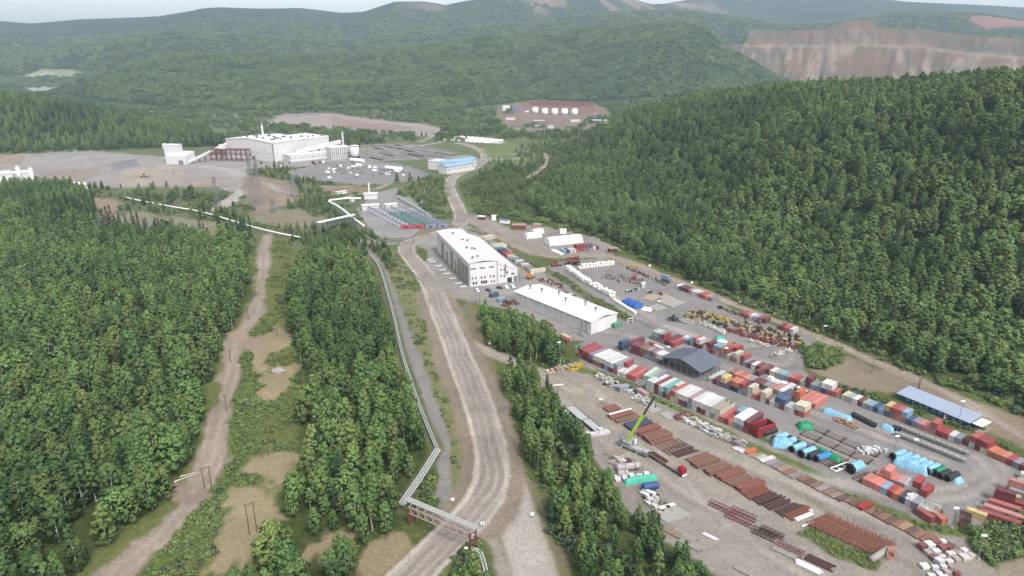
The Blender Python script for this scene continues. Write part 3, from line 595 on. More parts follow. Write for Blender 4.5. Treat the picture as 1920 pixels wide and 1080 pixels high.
for i in range(3):
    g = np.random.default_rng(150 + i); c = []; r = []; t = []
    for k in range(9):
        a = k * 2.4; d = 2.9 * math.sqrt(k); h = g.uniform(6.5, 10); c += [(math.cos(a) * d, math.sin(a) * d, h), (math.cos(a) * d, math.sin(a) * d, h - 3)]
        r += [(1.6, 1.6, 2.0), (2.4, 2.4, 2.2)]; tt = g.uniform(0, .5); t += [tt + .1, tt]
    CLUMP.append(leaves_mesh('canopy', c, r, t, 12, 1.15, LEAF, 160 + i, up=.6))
def joined(crown, trunk):
    nv, nt_ = len(crown.vertices), len(trunk.vertices); nf = len(crown.polygons)
    co = np.zeros((nv + nt_) * 3, np.float32); crown.vertices.foreach_get('co', co[:nv * 3]); t_ = np.zeros(nt_ * 3, np.float32); trunk.vertices.foreach_get('co', t_); co[nv * 3:] = t_
    faces = [tuple(range(i * 4, i * 4 + 4)) for i in range(nf)] + [tuple(nv + v for v in p.vertices) for p in trunk.polygons]
    me = bpy.data.meshes.new('source_plant'); me.from_pydata(co.reshape(-1, 3).tolist(), [], faces); me.materials.append(crown.materials[0]); me.materials.append(trunk.materials[0])
    mi = np.zeros(len(faces), np.int32); mi[nf:] = 1; me.polygons.foreach_set('material_index', mi); me.polygons.foreach_set('use_smooth', np.ones(len(faces), bool))
    tv = np.zeros(nv, np.float32); crown.attributes['tint'].data.foreach_get('value', tv); at = me.attributes.new('tint', 'FLOAT', 'POINT'); at.data.foreach_set('value', np.concatenate([tv, np.zeros(nt_, np.float32)]))
    cn = np.zeros(len(me.loops) * 3, np.float32); me.update(); c0 = np.zeros(nf * 12, np.float32); crown.corner_normals.foreach_get('vector', c0); me.corner_normals.foreach_get('vector', cn); cn[:nf * 12] = c0
    me.normals_split_custom_set(cn.reshape(-1, 3).tolist())
    return bpy.data.objects.new('source_plant', me)
SRC = [joined(c, t) for c, t, k in TREES] + [bpy.data.objects.new('source_plant', m) for m in BUSH] + [bpy.data.objects.new('source_plant', m) for m in CLUMP]
NT = len(TREES); KB = NT; KC = NT + len(BUSH)
def scatter(name, label, pts, cat=None):
    """pts rows: x y z rot scale_xy scale_z kind"""
    pts = np.array(pts)
    if len(pts) == 0: return
    me = bpy.data.meshes.new(name); me.vertices.add(len(pts)); me.vertices.foreach_set('co', pts[:, :3].astype(np.float32).ravel())
    for nm, ty, d in (('kind', 'INT', pts[:, 6].astype(np.int32)), ('rot', 'FLOAT', pts[:, 3].astype(np.float32))):
        a = me.attributes.new(nm, ty, 'POINT'); a.data.foreach_set('value', d)
    a = me.attributes.new('sc', 'FLOAT_VECTOR', 'POINT'); a.data.foreach_set('vector', np.stack([pts[:, 4], pts[:, 4], pts[:, 5]], 1).astype(np.float32).ravel())
    o = bpy.data.objects.new(name, me); COL.objects.link(o); tag(o, label, cat, None, 'stuff')
    ng = bpy.data.node_groups.new('scatter_' + name, 'GeometryNodeTree')
    ng.interface.new_socket('Geometry', in_out='INPUT', socket_type='NodeSocketGeometry'); ng.interface.new_socket('Geometry', in_out='OUTPUT', socket_type='NodeSocketGeometry')
    N = ng.nodes; L = ng.links; gi = N.new('NodeGroupInput'); go = N.new('NodeGroupOutput'); mp = N.new('GeometryNodeMeshToPoints'); L.new(gi.outputs[0], mp.inputs[0])
    jn = N.new('GeometryNodeJoinGeometry')
    def named(n_, ty):
        x = N.new('GeometryNodeInputNamedAttribute'); x.data_type = ty; x.inputs['Name'].default_value = n_; return x.outputs['Attribute']
    kd, ro, sc_ = named('kind', 'INT'), named('rot', 'FLOAT'), named('sc', 'FLOAT_VECTOR')
    cx = N.new('ShaderNodeCombineXYZ'); L.new(ro, cx.inputs['Z'])
    for k in np.unique(pts[:, 6].astype(int)):
        cm = N.new('FunctionNodeCompare'); cm.data_type = 'INT'; cm.operation = 'EQUAL'; L.new(kd, cm.inputs[2]); cm.inputs[3].default_value = int(k)
        oi = N.new('GeometryNodeObjectInfo'); oi.inputs['Object'].default_value = SRC[int(k)]
        ip = N.new('GeometryNodeInstanceOnPoints'); L.new(mp.outputs[0], ip.inputs['Points']); L.new(cm.outputs[0], ip.inputs['Selection']); L.new(oi.outputs['Geometry'], ip.inputs['Instance'])
        L.new(cx.outputs[0], ip.inputs['Rotation']); L.new(sc_, ip.inputs['Scale']); L.new(ip.outputs[0], jn.inputs[0])
    L.new(jn.outputs[0], go.inputs[0]); md = o.modifiers.new('scatter', 'NODES'); md.node_group = ng
    return o
def pick(n, weights, g):
    ks = list(weights); w_ = np.array([weights[k] for k in ks], float); return np.array(ks)[g.choice(len(ks), n, p=w_ / w_.sum())]
BI = {0: 3, 1: 3, 2: 3, 3: 2, 4: 2}; MIX = dict(BI); MIX.update({5: 1, 6: 1, 10: 2, 11: 2, 12: 2, 7: .4, 8: .3})
EDGE = {5: 2, 6: 2, 0: 2, 1: 2, 10: 1}; BU = {KB: 3, KB + 1: 3, KB + 2: 1.2}; SP_ = {7: 2, 8: 3, 9: 2}
def fill(px, spacing, weights, s0, s1, seed, wob=5, world=None, margin=1.5, gap=0.0, gapsc=18):
    P = np.array([G(*p) for p in px]) if world is None else world
    g = np.random.default_rng(seed); x0, y0 = P.min(0); x1, y1 = P.max(0)
    X, Y = np.meshgrid(np.arange(x0, x1, spacing), np.arange(y0, y1, spacing)); X = X.ravel() + g.uniform(-.5, .5, X.size) * spacing; Y = Y.ravel() + g.uniform(-.5, .5, Y.size) * spacing
    wx = (fbm(X, Y, 16, seed, 2) - .5) * 2 * wob
    k = in_poly(X + wx, Y - wx, P); X, Y = X[k], Y[k]
    if gap: k = fbm(X, Y, gapsc, seed + 5, 3) > gap; X, Y = X[k], Y[k]
    _, zone, veg, _, hard = cover(X, Y); k = (hard < .12); X, Y = X[k], Y[k]
    Z, _ = height(X, Y); n = len(X); s = g.uniform(s0, s1, n)
    return np.stack([X, Y, Z - .1, g.uniform(0, 6.28, n), s * g.uniform(.85, 1.15, n), s * g.uniform(.9, 1.12, n), pick(n, weights, g)], 1)
def slope_fill(az0, az1, r0, r1, spacing, weights, s0, s1, seed, lays, foot=None, gap=0):
    g = np.random.default_rng(seed); n = int((R(az1) - R(az0)) * (r1 * r1 - r0 * r0) / 2 / spacing ** 2)
    A = g.uniform(R(az0), R(az1), n); r = np.sqrt(g.uniform(r0 * r0, r1 * r1, n)); X, Y = np.sin(A) * r, np.cos(A) * r
    Z, lay = height(X, Y); k = np.isin(lay, lays)
    # keep the side that faces the valley
    Z2, _ = height(X * .985, Y * .985); k &= (Z - Z2) > -spacing * .35
    if gap: k &= fbm(X, Y, 60, seed, 3) > gap
    for (cx, cy, rx, ry, cc) in SCARS:
        x, y, z = P3(cx, cy); k &= np.hypot((X - x) / rx, (Y - y) / ry) > 1.0
    X, Y, Z = X[k], Y[k], Z[k]; n = len(X); s = g.uniform(s0, s1, n)
    return np.stack([X, Y, Z - .2, g.uniform(0, 6.28, n), s * g.uniform(.85, 1.15, n), s * g.uniform(.9, 1.15, n), pick(n, weights, g)], 1)
W_LEFT = [(-900, 1500), (-900, 415), (0, 402), (120, 400), (175, 410), (195, 445), (235, 450), (330, 445), (400, 458), (466, 462), (464, 510), (460, 565), (438, 600), (400, 690), (372, 770), (372, 835), (340, 880), (295, 950), (215, 1025), (130, 1090), (60, 1200)]
W_MID = [(560, 490), (600, 476), (650, 480), (682, 500), (708, 570), (730, 650), (757, 740), (786, 830), (790, 858), (760, 905), (730, 950), (760, 1005), (700, 1060), (640, 1120), (560, 1300), (440, 1200), (480, 1060), (520, 1000), (540, 950), (550, 900), (575, 840), (560, 780), (585, 730), (560, 700), (560, 640), (540, 600), (550, 540)]
W_CEN = [(884, 602), (915, 594), (960, 604), (1010, 622), (1062, 650), (1066, 678), (1040, 688), (1000, 688), (950, 664), (905, 642), (880, 615)]
W_LOW = [(936, 700), (975, 705), (1025, 735), (1045, 775), (1090, 850), (1140, 900), (1175, 960), (1225, 1010), (1300, 1060), (1390, 1110), (1560, 1300), (1110, 1300), (1062, 1090), (1020, 1000), (985, 900), (965, 850), (985, 800), (950, 760)]
W_RIGHT = [(1010, 405), (990, 370), (1040, 330), (1085, 290), (1190, 330), (1500, 500), (1800, 620), (2300, 720), (2300, 1000), (1990, 820), (1880, 745), (1800, 716), (1720, 690), (1640, 655), (1560, 628), (1450, 580), (1340, 540), (1240, 500), (1170, 465), (1100, 438)]
P_left = fill(W_LEFT, 5.6, MIX, .6, 1.12, 1, gap=.33); P_mid = fill(W_MID, 5.3, MIX, .5, 1.05, 2, gap=.3, gapsc=14); P_cen = fill(W_CEN, 4.6, {**MIX, 5: 4, 6: 4}, .5, .78, 3); P_low = fill(W_LOW, 4.4, {**MIX, KB + 2: 8, KB: 3}, .5, .85, 4, gap=.3)
for P in (P_low,):
    b = P[:, 6] >= KB; P[b, 4] *= 2.2; P[b, 5] *= 2.4
P_right = fill(W_RIGHT, 6.2, MIX, .6, 1.0, 5, gap=.28)
P_hill = slope_fill(6, 46, 380, 1180, 6.6, MIX, .6, 1.15, 6, (1,))
P_hill[:, 4] *= 1.3; P_hill[:, 5] *= .84; P_left[:, 4] *= 1.12; P_right[:, 4] *= 1.35; P_right[:, 5] *= .85; P_mid[:, 4] *= 1.12; P_cen[:, 4] *= 1.15
P_l2 = slope_fill(-46, -12, 1150, 1620, 7.5, {**BI, 8: .5}, .7, 1.0, 7, (2,))
P_far = slope_fill(-42, 26, 1650, 3000, 9.5, {KC: 1, KC + 1: 1, KC + 2: 1}, .6, 1.0, 8, (3,), gap=.3)
P_back = slope_fill(-42, 42, 2800, 4600, 15, {KC: 1, KC + 1: 1, KC + 2: 1}, .75, 1.15, 9, (5, 4), gap=.35)
# conifers at the far edge of the left wood
spr = fill([(40, 395), (200, 390), (200, 425), (320, 412), (310, 450), (60, 440), (20, 410)], 9, SP_, .8, 1.2, 12, gap=.35)
spr2 = fill([(330, 425), (470, 440), (468, 470), (340, 460)], 11, SP_, .8, 1.15, 13)
# scattered valley trees and bushes
V1 = [fill(*a) for a in (
    ([(-150, 345), (130, 350), (185, 375), (190, 400), (0, 405), (-150, 405)], 5, {**BI, KB: 3, 8: .5}, .4, .8, 31, 6, None, 1.5, .3),
    ([(560, 320), (600, 352), (640, 392), (690, 440), (660, 462), (560, 460), (500, 430), (560, 420), (540, 390)], 5.2, {**BI, **{KB: 9, KB + 1: 9}, 8: .3}, .28, .55, 21, 5, None, 1.5, .4),
    ([(735, 366), (800, 332), (834, 335), (836, 370), (845, 402), (800, 402), (780, 380)], 4.6, {**BI, KB: 8, KB + 1: 8}, .25, .5, 22, 5, None, 1.5, .35),
    ([(870, 345), (930, 300), (1000, 268), (1110, 262), (1090, 290), (1040, 330), (990, 370), (1015, 408), (960, 400), (890, 388)], 5.5, {0: 1, 1: 1, 10: 1, KB: 6, KB + 1: 6}, .32, .6, 23, 6, None, 1.5, .33),
    ([(560, 440), (700, 440), (730, 470), (745, 520), (700, 495), (660, 465), (570, 470)], 4.2, {**BI, KB: 9}, .25, .45, 24, 4, None, 1.5, .3),
    ([(430, 300), (560, 318), (600, 345), (500, 335), (455, 322)], 5, {KB: 5, KB + 1: 5, 10: 1, 0: 1}, .4, .7, 25, 6, None, 1.5, .42),
    ([(130, 350), (330, 350), (440, 385), (470, 440), (330, 425), (200, 400)], 5, {KB: 6, 10: 1, 0: 1.5, 8: .4}, .35, .7, 26, 6, None, 1.5, .45),
    ([(-300, 230), (0, 215), (200, 205), (560, 210), (900, 208), (940, 200), (1240, 200), (1130, 262), (1000, 262), (830, 268), (640, 262), (400, 240), (200, 250)], 11, {KC: 2, KC + 1: 2, 0: 2}, .5, .8, 27, 12, None, 1.5, .5),
    ([(600, 262), (700, 262), (740, 275), (650, 282), (600, 275)], 7, BI, .5, .8, 29, 6, None, 1.5, .3),
    ([(600, 345), (700, 340), (760, 330), (800, 340), (690, 352)], 7, {KB: 2, 0: 1}, .7, 1.0, 30, 6, None, 1.5, .5))]
BUSHES = [fill(*a) for a in (
    ([(475, 450), (550, 450), (545, 600), (570, 720), (560, 880), (500, 1010), (420, 1200), (120, 1200), (300, 1010), (400, 900), (440, 650), (470, 600)], 2.2, BU, .3, .85, 41, 4, None, 1, .52, 5),
    ([(380, 930), (440, 880), (445, 660), (500, 640), (510, 760), (470, 900), (420, 1000), (330, 1120), (200, 1120), (320, 1030)], 1.6, BU, .35, .75, 42, 3, None, 1, .4, 5),
    ([(700, 470), (745, 480), (800, 560), (850, 690), (880, 800), (895, 900), (860, 960), (830, 880), (780, 700), (740, 580)], 2.2, BU, .25, .7, 43, 3, None, 1, .52, 5),
    ([(800, 870), (835, 850), (828, 960), (760, 960)], 2.2, BU, .7, 1.3, 47, 3, None, 1, .4, 8),
    ([(880, 560), (960, 680), (1020, 900), (1090, 1120), (1030, 1120), (940, 850), (900, 700)], 2.3, BU, .3, .8, 44, 3, None, 1, .5, 5),
    ([(860, 340), (890, 400), (1000, 420), (1170, 470), (1340, 548), (1560, 640), (1720, 702), (1880, 765), (1960, 830), (1940, 760), (1720, 690), (1450, 575), (1170, 455), (900, 375)], 2.6, BU, .7, 1.5, 45, 3, None, 1, .4, 9),
    ([(1505, 655), (1535, 648), (1585, 665), (1575, 688), (1520, 692)], 2.2, {KB: 2, KB + 1: 2}, .9, 1.7, 46, 2, None, 1, .3, 9),
    ([(1560, 722), (1600, 730), (1700, 765), (1660, 768), (1590, 745)], 2.2, BU, .6, 1.1, 48, 2, None, 1, .3, 9),
    ([(1740, 745), (1830, 790), (1905, 855), (1890, 862), (1790, 800), (1690, 765)], 2.2, BU, .5, 1.0, 49, 2, None, 1, .45, 9),
    ([(1800, 1010), (1845, 998), (1905, 975), (1990, 940), (2100, 1000), (1990, 1100), (1890, 1050), (1845, 1060)], 1.9, BU, .7, 1.6, 50, 2, None, 1, .25, 9),
    ([(1090, 690), (1230, 752), (1330, 805), (1420, 852), (1520, 895), (1620, 950), (1720, 992), (1810, 1005), (1700, 975), (1500, 885), (1330, 795), (1160, 715)], 1.6, BU, .25, .5, 51, 1, None, 1, .4, 9),
    ([(1490, 1000), (1520, 985), (1660, 1055), (1640, 1068), (1560, 1045)], 1.5, BU, .2, .45, 52, 1, None, 1, .3, 9),
    ([(860, 1000), (895, 1010), (940, 1120), (850, 1120)], 2.0, BU, .6, 1.3, 53, 2, None, 1, .25, 9),
    ([(960, 474), (1060, 520), (1190, 600), (1180, 608), (1100, 560), (1000, 505)], 2.4, BU, .4, .9, 54, 1, None, 1, .4, 9),
    ([(1060, 672), (1090, 690), (1010, 712), (1000, 690)], 1.8, BU, .4, .9, 55, 1, None, 1, .35, 9),
    ([(600, 330), (850, 400), (850, 430), (700, 450), (560, 390)], 5, BU, .7, 1.4, 56, 4, None, 1, .5, 20),
    ([(400, 330), (480, 330), (600, 400), (640, 420), (480, 430), (330, 400)], 4.4, BU, .7, 1.4, 57, 4, None, 1, .5, 20))]
allT = np.concatenate([P_left, P_mid, P_cen, P_low, P_right, spr, spr2])
src = np.concatenate([np.full(len(p), i) for i, p in enumerate((P_left, P_mid, P_cen, P_low, P_right, spr, spr2))])
def proj(X, Y, Z):
    dz = Z - CAM_H; zc = Y * CP - dz * SP; v = (-Y * SP - dz * CP) / zc
    return 960 + FPX * X / zc, 540 + FPX * v, zc
px, py, zc = proj(allT[:, 0], allT[:, 1], allT[:, 2] + 5)
vis = (px > -25) & (px < 1945) & (py < 1110) & (allT[:, 6] < NT)
isp = np.isin(allT[:, 6], (7, 8, 9)); order = np.argsort(zc)
take = [i for i in order if vis[i] and not isp[i]][:290]
take += [i for i in order if vis[i] and isp[i]][:60] 
take = set(take)
NAMES = {'birch': ('birch_tree', 'birch'), 'tall': ('tall_birch_tree', 'birch'), 'spruce': ('spruce_tree', 'conifer'), 'round': ('poplar_tree', 'broadleaf tree')}
LAB = {'birch': 'leafy green birch', 'tall': 'tall birch with bare pale trunk', 'spruce': 'narrow dark green conifer', 'round': 'low round crowned tree'}
WH = ['in the wood left of the clay track', 'in the wood between power line and pipeline', 'in the small wood beside white warehouse', 'in the roadside wood left of the pipe yard', 'at the foot of the right hillside', 'at the far edge of the left wood', 'at the far edge of the left wood']
def where(x, y, si):
    if si == 2: return ('at the left tip of the small central wood' if x < 930 else 'in the middle of the small central wood' if x < 1000 else 'at the right tip of the small central wood')
    if si == 3: return ('beside the access road above the stair' if y < 780 else 'left of the long steel panels' if y < 850 else 'left of the pale vessels' if y < 930 else 'left of the concrete slab' if y < 1010 else 'at the bottom edge by the forked road')
    if si in (5, 6): return 'at the far edge of the left wood'
    if si == 4: return 'at the foot of the right hillside'
    if si == 1: return ('just above the truss bridge' if x > 690 and y > 900 else 'at the pipeline bend' if x > 720 and y > 800 else 'beside the straight pipeline' if x > 700 else 'at the bottom edge by the paired poles' if y > 980 else 'by the lower sandy patch' if y > 860 and x < 600 else 'in the heart of the middle wood' if y > 780 else 'in the upper part of the middle wood')
    return ('at the bottom left corner' if x < 130 and y > 950 else 'at the bottom left beside the clay track' if y > 950 else 'by the fallen logs' if x > 270 and y > 840 else 'at the left edge of the photo' if x < 90 else 'beside the clay track bend' if x > 320 else 'deep in the lower left wood' if y > 800 else 'in the middle of the left wood')
for i in sorted(take):
    x, y, z, ro, s1, s2, k = allT[i]; k = int(k); c, t, kd = TREES[k]; w_ = where(px[i], py[i], int(src[i])); big = 'big ' if s2 > 1.05 else ('small ' if s2 < .72 else '')
    lb = big + LAB[kd] + ' ' + w_
    e = empty(NAMES[kd][0], (x, y, z), ro, lb, 'tree', lb)
    e.scale = (s1, s1, s2)
    inst('trunk', t, e); inst('crown', c, e)
rest = np.array([i for i in range(len(allT)) if i not in take]); R_ = allT[rest]; S_ = src[rest]
scatter('woodland', 'dense green mixed woodland filling the valley floor', R_[S_ < 4], 'forest')
scatter('hillside_forest', 'dense green forest covering the big slope on the right', np.concatenate([R_[S_ == 4], P_hill]), 'forest')
scatter('hill_forest', 'dark green forest on the hill behind the stockpiles', P_l2, 'forest')
scatter('distant_forest', 'bluish green forest on the long hill across the valley', P_far, 'forest')
scatter('mountain_forest', 'hazy forest on the far mountain ridges', P_back, 'forest')
scatter('conifers', 'remaining conifers among the birches at the wood edge', R_[S_ > 4], 'forest') if (S_ > 4).any() else None
scatter('valley_trees', 'loose young trees and thickets around the plant sites', np.concatenate(V1), 'thicket')
scatter('shrubs', 'low green shrubs and weeds along roads and clearings', np.concatenate(BUSHES), 'shrubs')
print('PLANTS', len(allT), len(P_hill), len(P_l2), len(P_far), len(P_back), sum(map(len, V1)), sum(map(len, BUSHES)))
# ---------------------------------------------------------------- buildings
M_WALL = mat('pale_wall_panel', K(232, 229, 227, .62), .6, var=.07, scale=.15, dirt=K(170, 160, 150), dirt_amt=.12, stretch=(1, 1, .3))
M_ROOFW = mat('white_roof_membrane', K(240, 238, 236, .66), .6, var=.05, scale=.08, dirt=K(190, 182, 176), dirt_amt=.1)
M_ROOFP = mat('pale_roof_membrane', K(226, 218, 216, .62), .7, var=.08, scale=.1, dirt=K(170, 160, 156), dirt_amt=.2)
M_TAN = mat('tan_door', K(208, 190, 160), .6, var=.1, scale=.4)
M_DARK = mat('dark_glass', (.03, .034, .04), .25, var=.1, spec=.5)
M_TRIM = mat('grey_trim', K(150, 150, 152), .5, var=.1)
M_GREYROOF = mat('slate_grey_roof', K(128, 136, 150), .45, var=.08, scale=.15)
M_STEEL = mat('galvanised_steel', K(170, 172, 174), .45, metal=.3, var=.12)
M_BLUEW = mat('blue_wall', K(42, 78, 140), .6, var=.15)
M_LROOF = mat('pale_blue_roof', K(186, 200, 222), .5, var=.06, scale=.2)
M_SKYROOF = mat('sky_blue_roof', K(168, 204, 232), .5, var=.06, scale=.15)
M_RUSTRED = mat('rust_red_paint', K(140, 82, 78), .75, var=.25, scale=.8)
M_CONC = mat('concrete', K(188, 184, 176), .85, var=.12, scale=.5, dirt=K(140, 132, 122), dirt_amt=.2)
M_WHITE = mat('white_paint', K(238, 238, 236, .85), .5, var=.06, scale=.8, dirt=K(180, 170, 160), dirt_amt=.1)
M_CREAM = mat('cream_fabric', K(232, 228, 212, .82), .7, var=.06, scale=.5, bump=.1, bscale=.8)
M_GREY = mat('grey_paint', K(150, 154, 160), .6, var=.15, scale=.8)
M_BLACK = mat('black_plastic', (.022, .023, .025), .5, var=.3, scale=1.5)
M_RUST = mat('rusty_steel', K(142, 88, 70), .85, var=.35, scale=1.2, dirt=K(96, 62, 52), dirt_amt=.35)
M_RUSTD = mat('dark_rusty_steel', K(96, 70, 64), .85, var=.35, scale=1.2)
M_WOOD = mat('grey_timber', K(176, 160, 142), .85, var=.25, scale=1.5, stretch=(.3, 2, 2))
M_YEL = mat('yellow_machine_paint', K(214, 176, 60), .5, var=.15, scale=1, dirt=K(120, 100, 70), dirt_amt=.3)
M_RED = mat('red_vehicle_paint', K(196, 40, 52), .4, var=.1)
M_TYRE = mat('tyre_rubber', (.03, .03, .03), .9, var=.2)
def frame(near, right, far):
    a, b, c = (Vector((*G(*p), 0)) for p in (near, right, far))
    wd, ln = (b - a).length, (c - a).length
    t1 = math.atan2((b - a).y, (b - a).x); t2 = math.atan2((c - a).y, (c - a).x) - math.pi / 2
    return a, wd, ln, (t1 + t2) / 2
def part(name, mb, m, parent, smooth=False): return mb.build(name, m, parent, smooth)
# --- heavy vehicle workshop
a, wd, ln, rz = frame((880, 538), (928, 534), (802.6, 474))
e = empty('workshop_building', a, rz, 'large pale workshop with a row of tall tan bay doors and lower annex', 'building')
W, Ln, H = 20.5, ln, 16.5
m = MB().xprism([(0, 0), (Ln, 0), (Ln, H), (0, H)], 0, W); part('wall', m, M_WALL, e)
m = MB()
n = 0; ys = (-.4, Ln + .4)
m.v += [(-.4, ys[0], H), (W / 2, ys[0], H + 1.1), (W + .3, ys[0], H), (-.4, ys[1], H), (W / 2, ys[1], H + 1.1), (W + .3, ys[1], H), (-.4, ys[0], H + .5), (W / 2, ys[0], H + 1.6), (W + .3, ys[0], H + .5), (-.4, ys[1], H + .5), (W / 2, ys[1], H + 1.6), (W + .3, ys[1], H + .5)]
m.f += [(6, 7, 10, 9), (7, 8, 11, 10), (0, 3, 4, 1), (1, 4, 5, 2), (0, 1, 7, 6), (1, 2, 8, 7), (3, 9, 10, 4), (4, 10, 11, 5), (0, 6, 9, 3), (2, 5, 11, 8)]; m.m += [0] * 10
rf = part('roof', m, M_ROOFP, e)
for (x, y) in ((5, 8), (9, 9.5), (11, 30), (12.5, 28), (8, 33), (14, 52), (11, 55), (9, 76)):
    q = MB().box(x - .6, x + .6, y - .6, y + .6, H + .5, H + 2.2); q.box(x - .8, x + .8, y - .8, y + .8, H + 2.2, H + 2.5); part('roof_vent', q, M_TRIM, rf)
dy = [(2.5, 9.5), (12, 19), (22, 29), (33, 37), (42, 49), (58, 62), (70, 77)]
for i, (y0, y1) in enumerate(dy):
    h = 12 if i not in (3, 5) else 8
    d = part('bay_door', MB().box(-.12, .25, y0, y1, 0, h), M_TAN, e)
    q = MB()
    for k in range(1, 8): q.box(-.2, -.121, y0 + .2, y1 - .2, h * k / 8 - .06, h * k / 8 + .06)
    q.box(-.24, -.12, y0 - .3, y0, 0, h + .3).box(-.24, -.12, y1, y1 + .3, 0, h + .3).box(-.24, -.12, y0 - .3, y1 + .3, h + .3, h + .6); part('door_rib', q, M_TRIM, d)
part('wall_panel', MB().box(-.1, .1, 0.5, Ln - .5, 12.9, 13.1), M_TRIM, e)
def windows(rows, y, mt=M_DARK, fr=.1):
    for (x, z, w_, h) in rows:
        wn = part('window', MB().box(x - w_ / 2 - .12, x + w_ / 2 + .12, y - .1, y + .05, z - .12, z + h + .12), M_TRIM, e)
        part('pane', MB().box(x - w_ / 2, x + w_ / 2, y - .14, y - .1, z, z + h), mt, wn)
rows = []
for bx in (3.5, 10, 16.5):
    rows += [(bx + d * .9 - .5, 12.2, .8, .8) for d in (-1.4, 0, 1.4)]; rows += [(bx + d, 5.2, .8, 1.3) for d in (-1.2, 1.2)]
rows += [(3, 1.4, 1, 1.8), (5, 1.4, 1, 1.8), (9, 1.4, 1.1, 2), (10.6, 1.4, 1.1, 2), (12.2, 1.4, 1.1, 2), (16, 1.6, .8, 1.2), (18, 1.6, .8, 1.2)]
windows(rows, 0)
for x in (.3, W - .6): part('downpipe', MB().box(x, x + .3, -.35, -.05, 0, H), M_TRIM, e)
AW = 14.5
m = MB(); k = [(0, 0), (0, 0)]
m.v += [(W + .003, .3, 0), (W + AW, .3, 0), (W + AW, Ln, 0), (W + .003, Ln, 0), (W + .003, .3, 14.2), (W + AW, .3, 8.8), (W + AW, Ln, 8.8), (W + .003, Ln, 14.2)]
m.f += [(0, 1, 5, 4), (1, 2, 6, 5), (2, 3, 7, 6), (3, 0, 4, 7), (4, 5, 6, 7)]; m.m += [0] * 5; part('annex_wall', m, M_WALL, e)
m = MB(); m.v += [(W, 0, 14.25), (W + AW + .4, 0, 8.7), (W + AW + .4, Ln + .2, 8.7), (W, Ln + .2, 14.25), (W, 0, 14.6), (W + AW + .4, 0, 9.0), (W + AW + .4, Ln + .2, 9.0), (W, Ln + .2, 14.6)]
m.f += [(0, 3, 2, 1), (4, 5, 6, 7), (0, 1, 5, 4), (1, 2, 6, 5), (2, 3, 7, 6), (3, 0, 4, 7)]; m.m += [0] * 6; part('annex_roof', m, M_ROOFP, e)
windows([(W + 2.5, 9.2, .9, 1), (W + 4.8, 9.2, .9, 1), (W + 2.5, 5, .9, 1), (W + 4.8, 4.2, .9, 1), (W + 7, 6.8, 1, 1.4), (W + 11, 5.6, 2, 1)], .3)
part('gate', MB().box(W + 7, W + 10.4, .16, .32, 0, 3.6), M_DARK, e)
part('gate', MB().box(W + 11.8, W + 14.2, .1, .32, 0, 4.2), M_TRIM, e)['label'] = 'closed grey roller gate'
part('flue', MB().tube((W + 5.5, -.3, 6), (W + 5.5, -.3, 14), .35, 8), M_TRIM, e)
# --- long white warehouse
a, wd, ln, rz = frame((1107.8, 627), (1154, 609.5), (971, 566))
e = empty('warehouse_building', a, rz, 'long white warehouse with bright white roof and six roof flues', 'building')
W, Ln, H = wd, ln, 7.4
part('wall', MB().box(0, W, 0, Ln, 0, H), M_WALL, e)
m = MB(); y0, y1 = -.5, Ln + .5
for z in (0, .35): m.v += [(-.7, y0, H + z), (W / 2, y0, H + 1.7 + z), (W + .7, y0, H + z), (-.7, y1, H + z), (W / 2, y1, H + 1.7 + z), (W + .7, y1, H + z)]
m.f += [(6, 7, 10, 9), (7, 8, 11, 10), (0, 3, 4, 1), (1, 4, 5, 2), (0, 1, 7, 6), (1, 2, 8, 7), (3, 9, 10, 4), (4, 10, 11, 5), (0, 6, 9, 3), (2, 5, 11, 8)]; m.m += [0] * 10
rf = part('roof', m, M_ROOFW, e)
q = MB()
for i in range(1, 14): q.box(-.05, -.003, Ln * i / 14 - .05, Ln * i / 14 + .05, 0, H - .3)
part('panel_joint', q, M_TRIM, e)
part('gable', MB().box(.02, W - .02, .02, .2, H, H + .3), M_WALL, e)
for i, (x, y) in enumerate(((W * .5, 7), (W * .62, 18), (W * .4, 30), (W * .62, 41), (W * .42, 52), (W * .35, Ln - 6))):
    z = H + 1; part('flue', MB().tube((x, y, z), (x, y, z + 2.6), .35, 8).tube((x, y, z + 2.6), (x, y, z + 3.6), .75, 8, r2=.95), M_STEEL, rf)
for i in range(10): part('wall_light', MB().box(-.5, -.02, 4 + i * (Ln - 8) / 9, 4.9 + i * (Ln - 8) / 9, H - 1.0, H - .7), M_TRIM, e)
for y in (3, 7): part('duct', MB().tube((-.5, y, 0), (-.5, y, 6.5), .22, 6).tube((-.5, y, 6.5), (.2, y, 6.9), .22, 6), M_STEEL, e)
part('gate', MB().box(W * .3, W * .3 + 4.5, -.08, .1, 0, 5), M_WHITE, e)
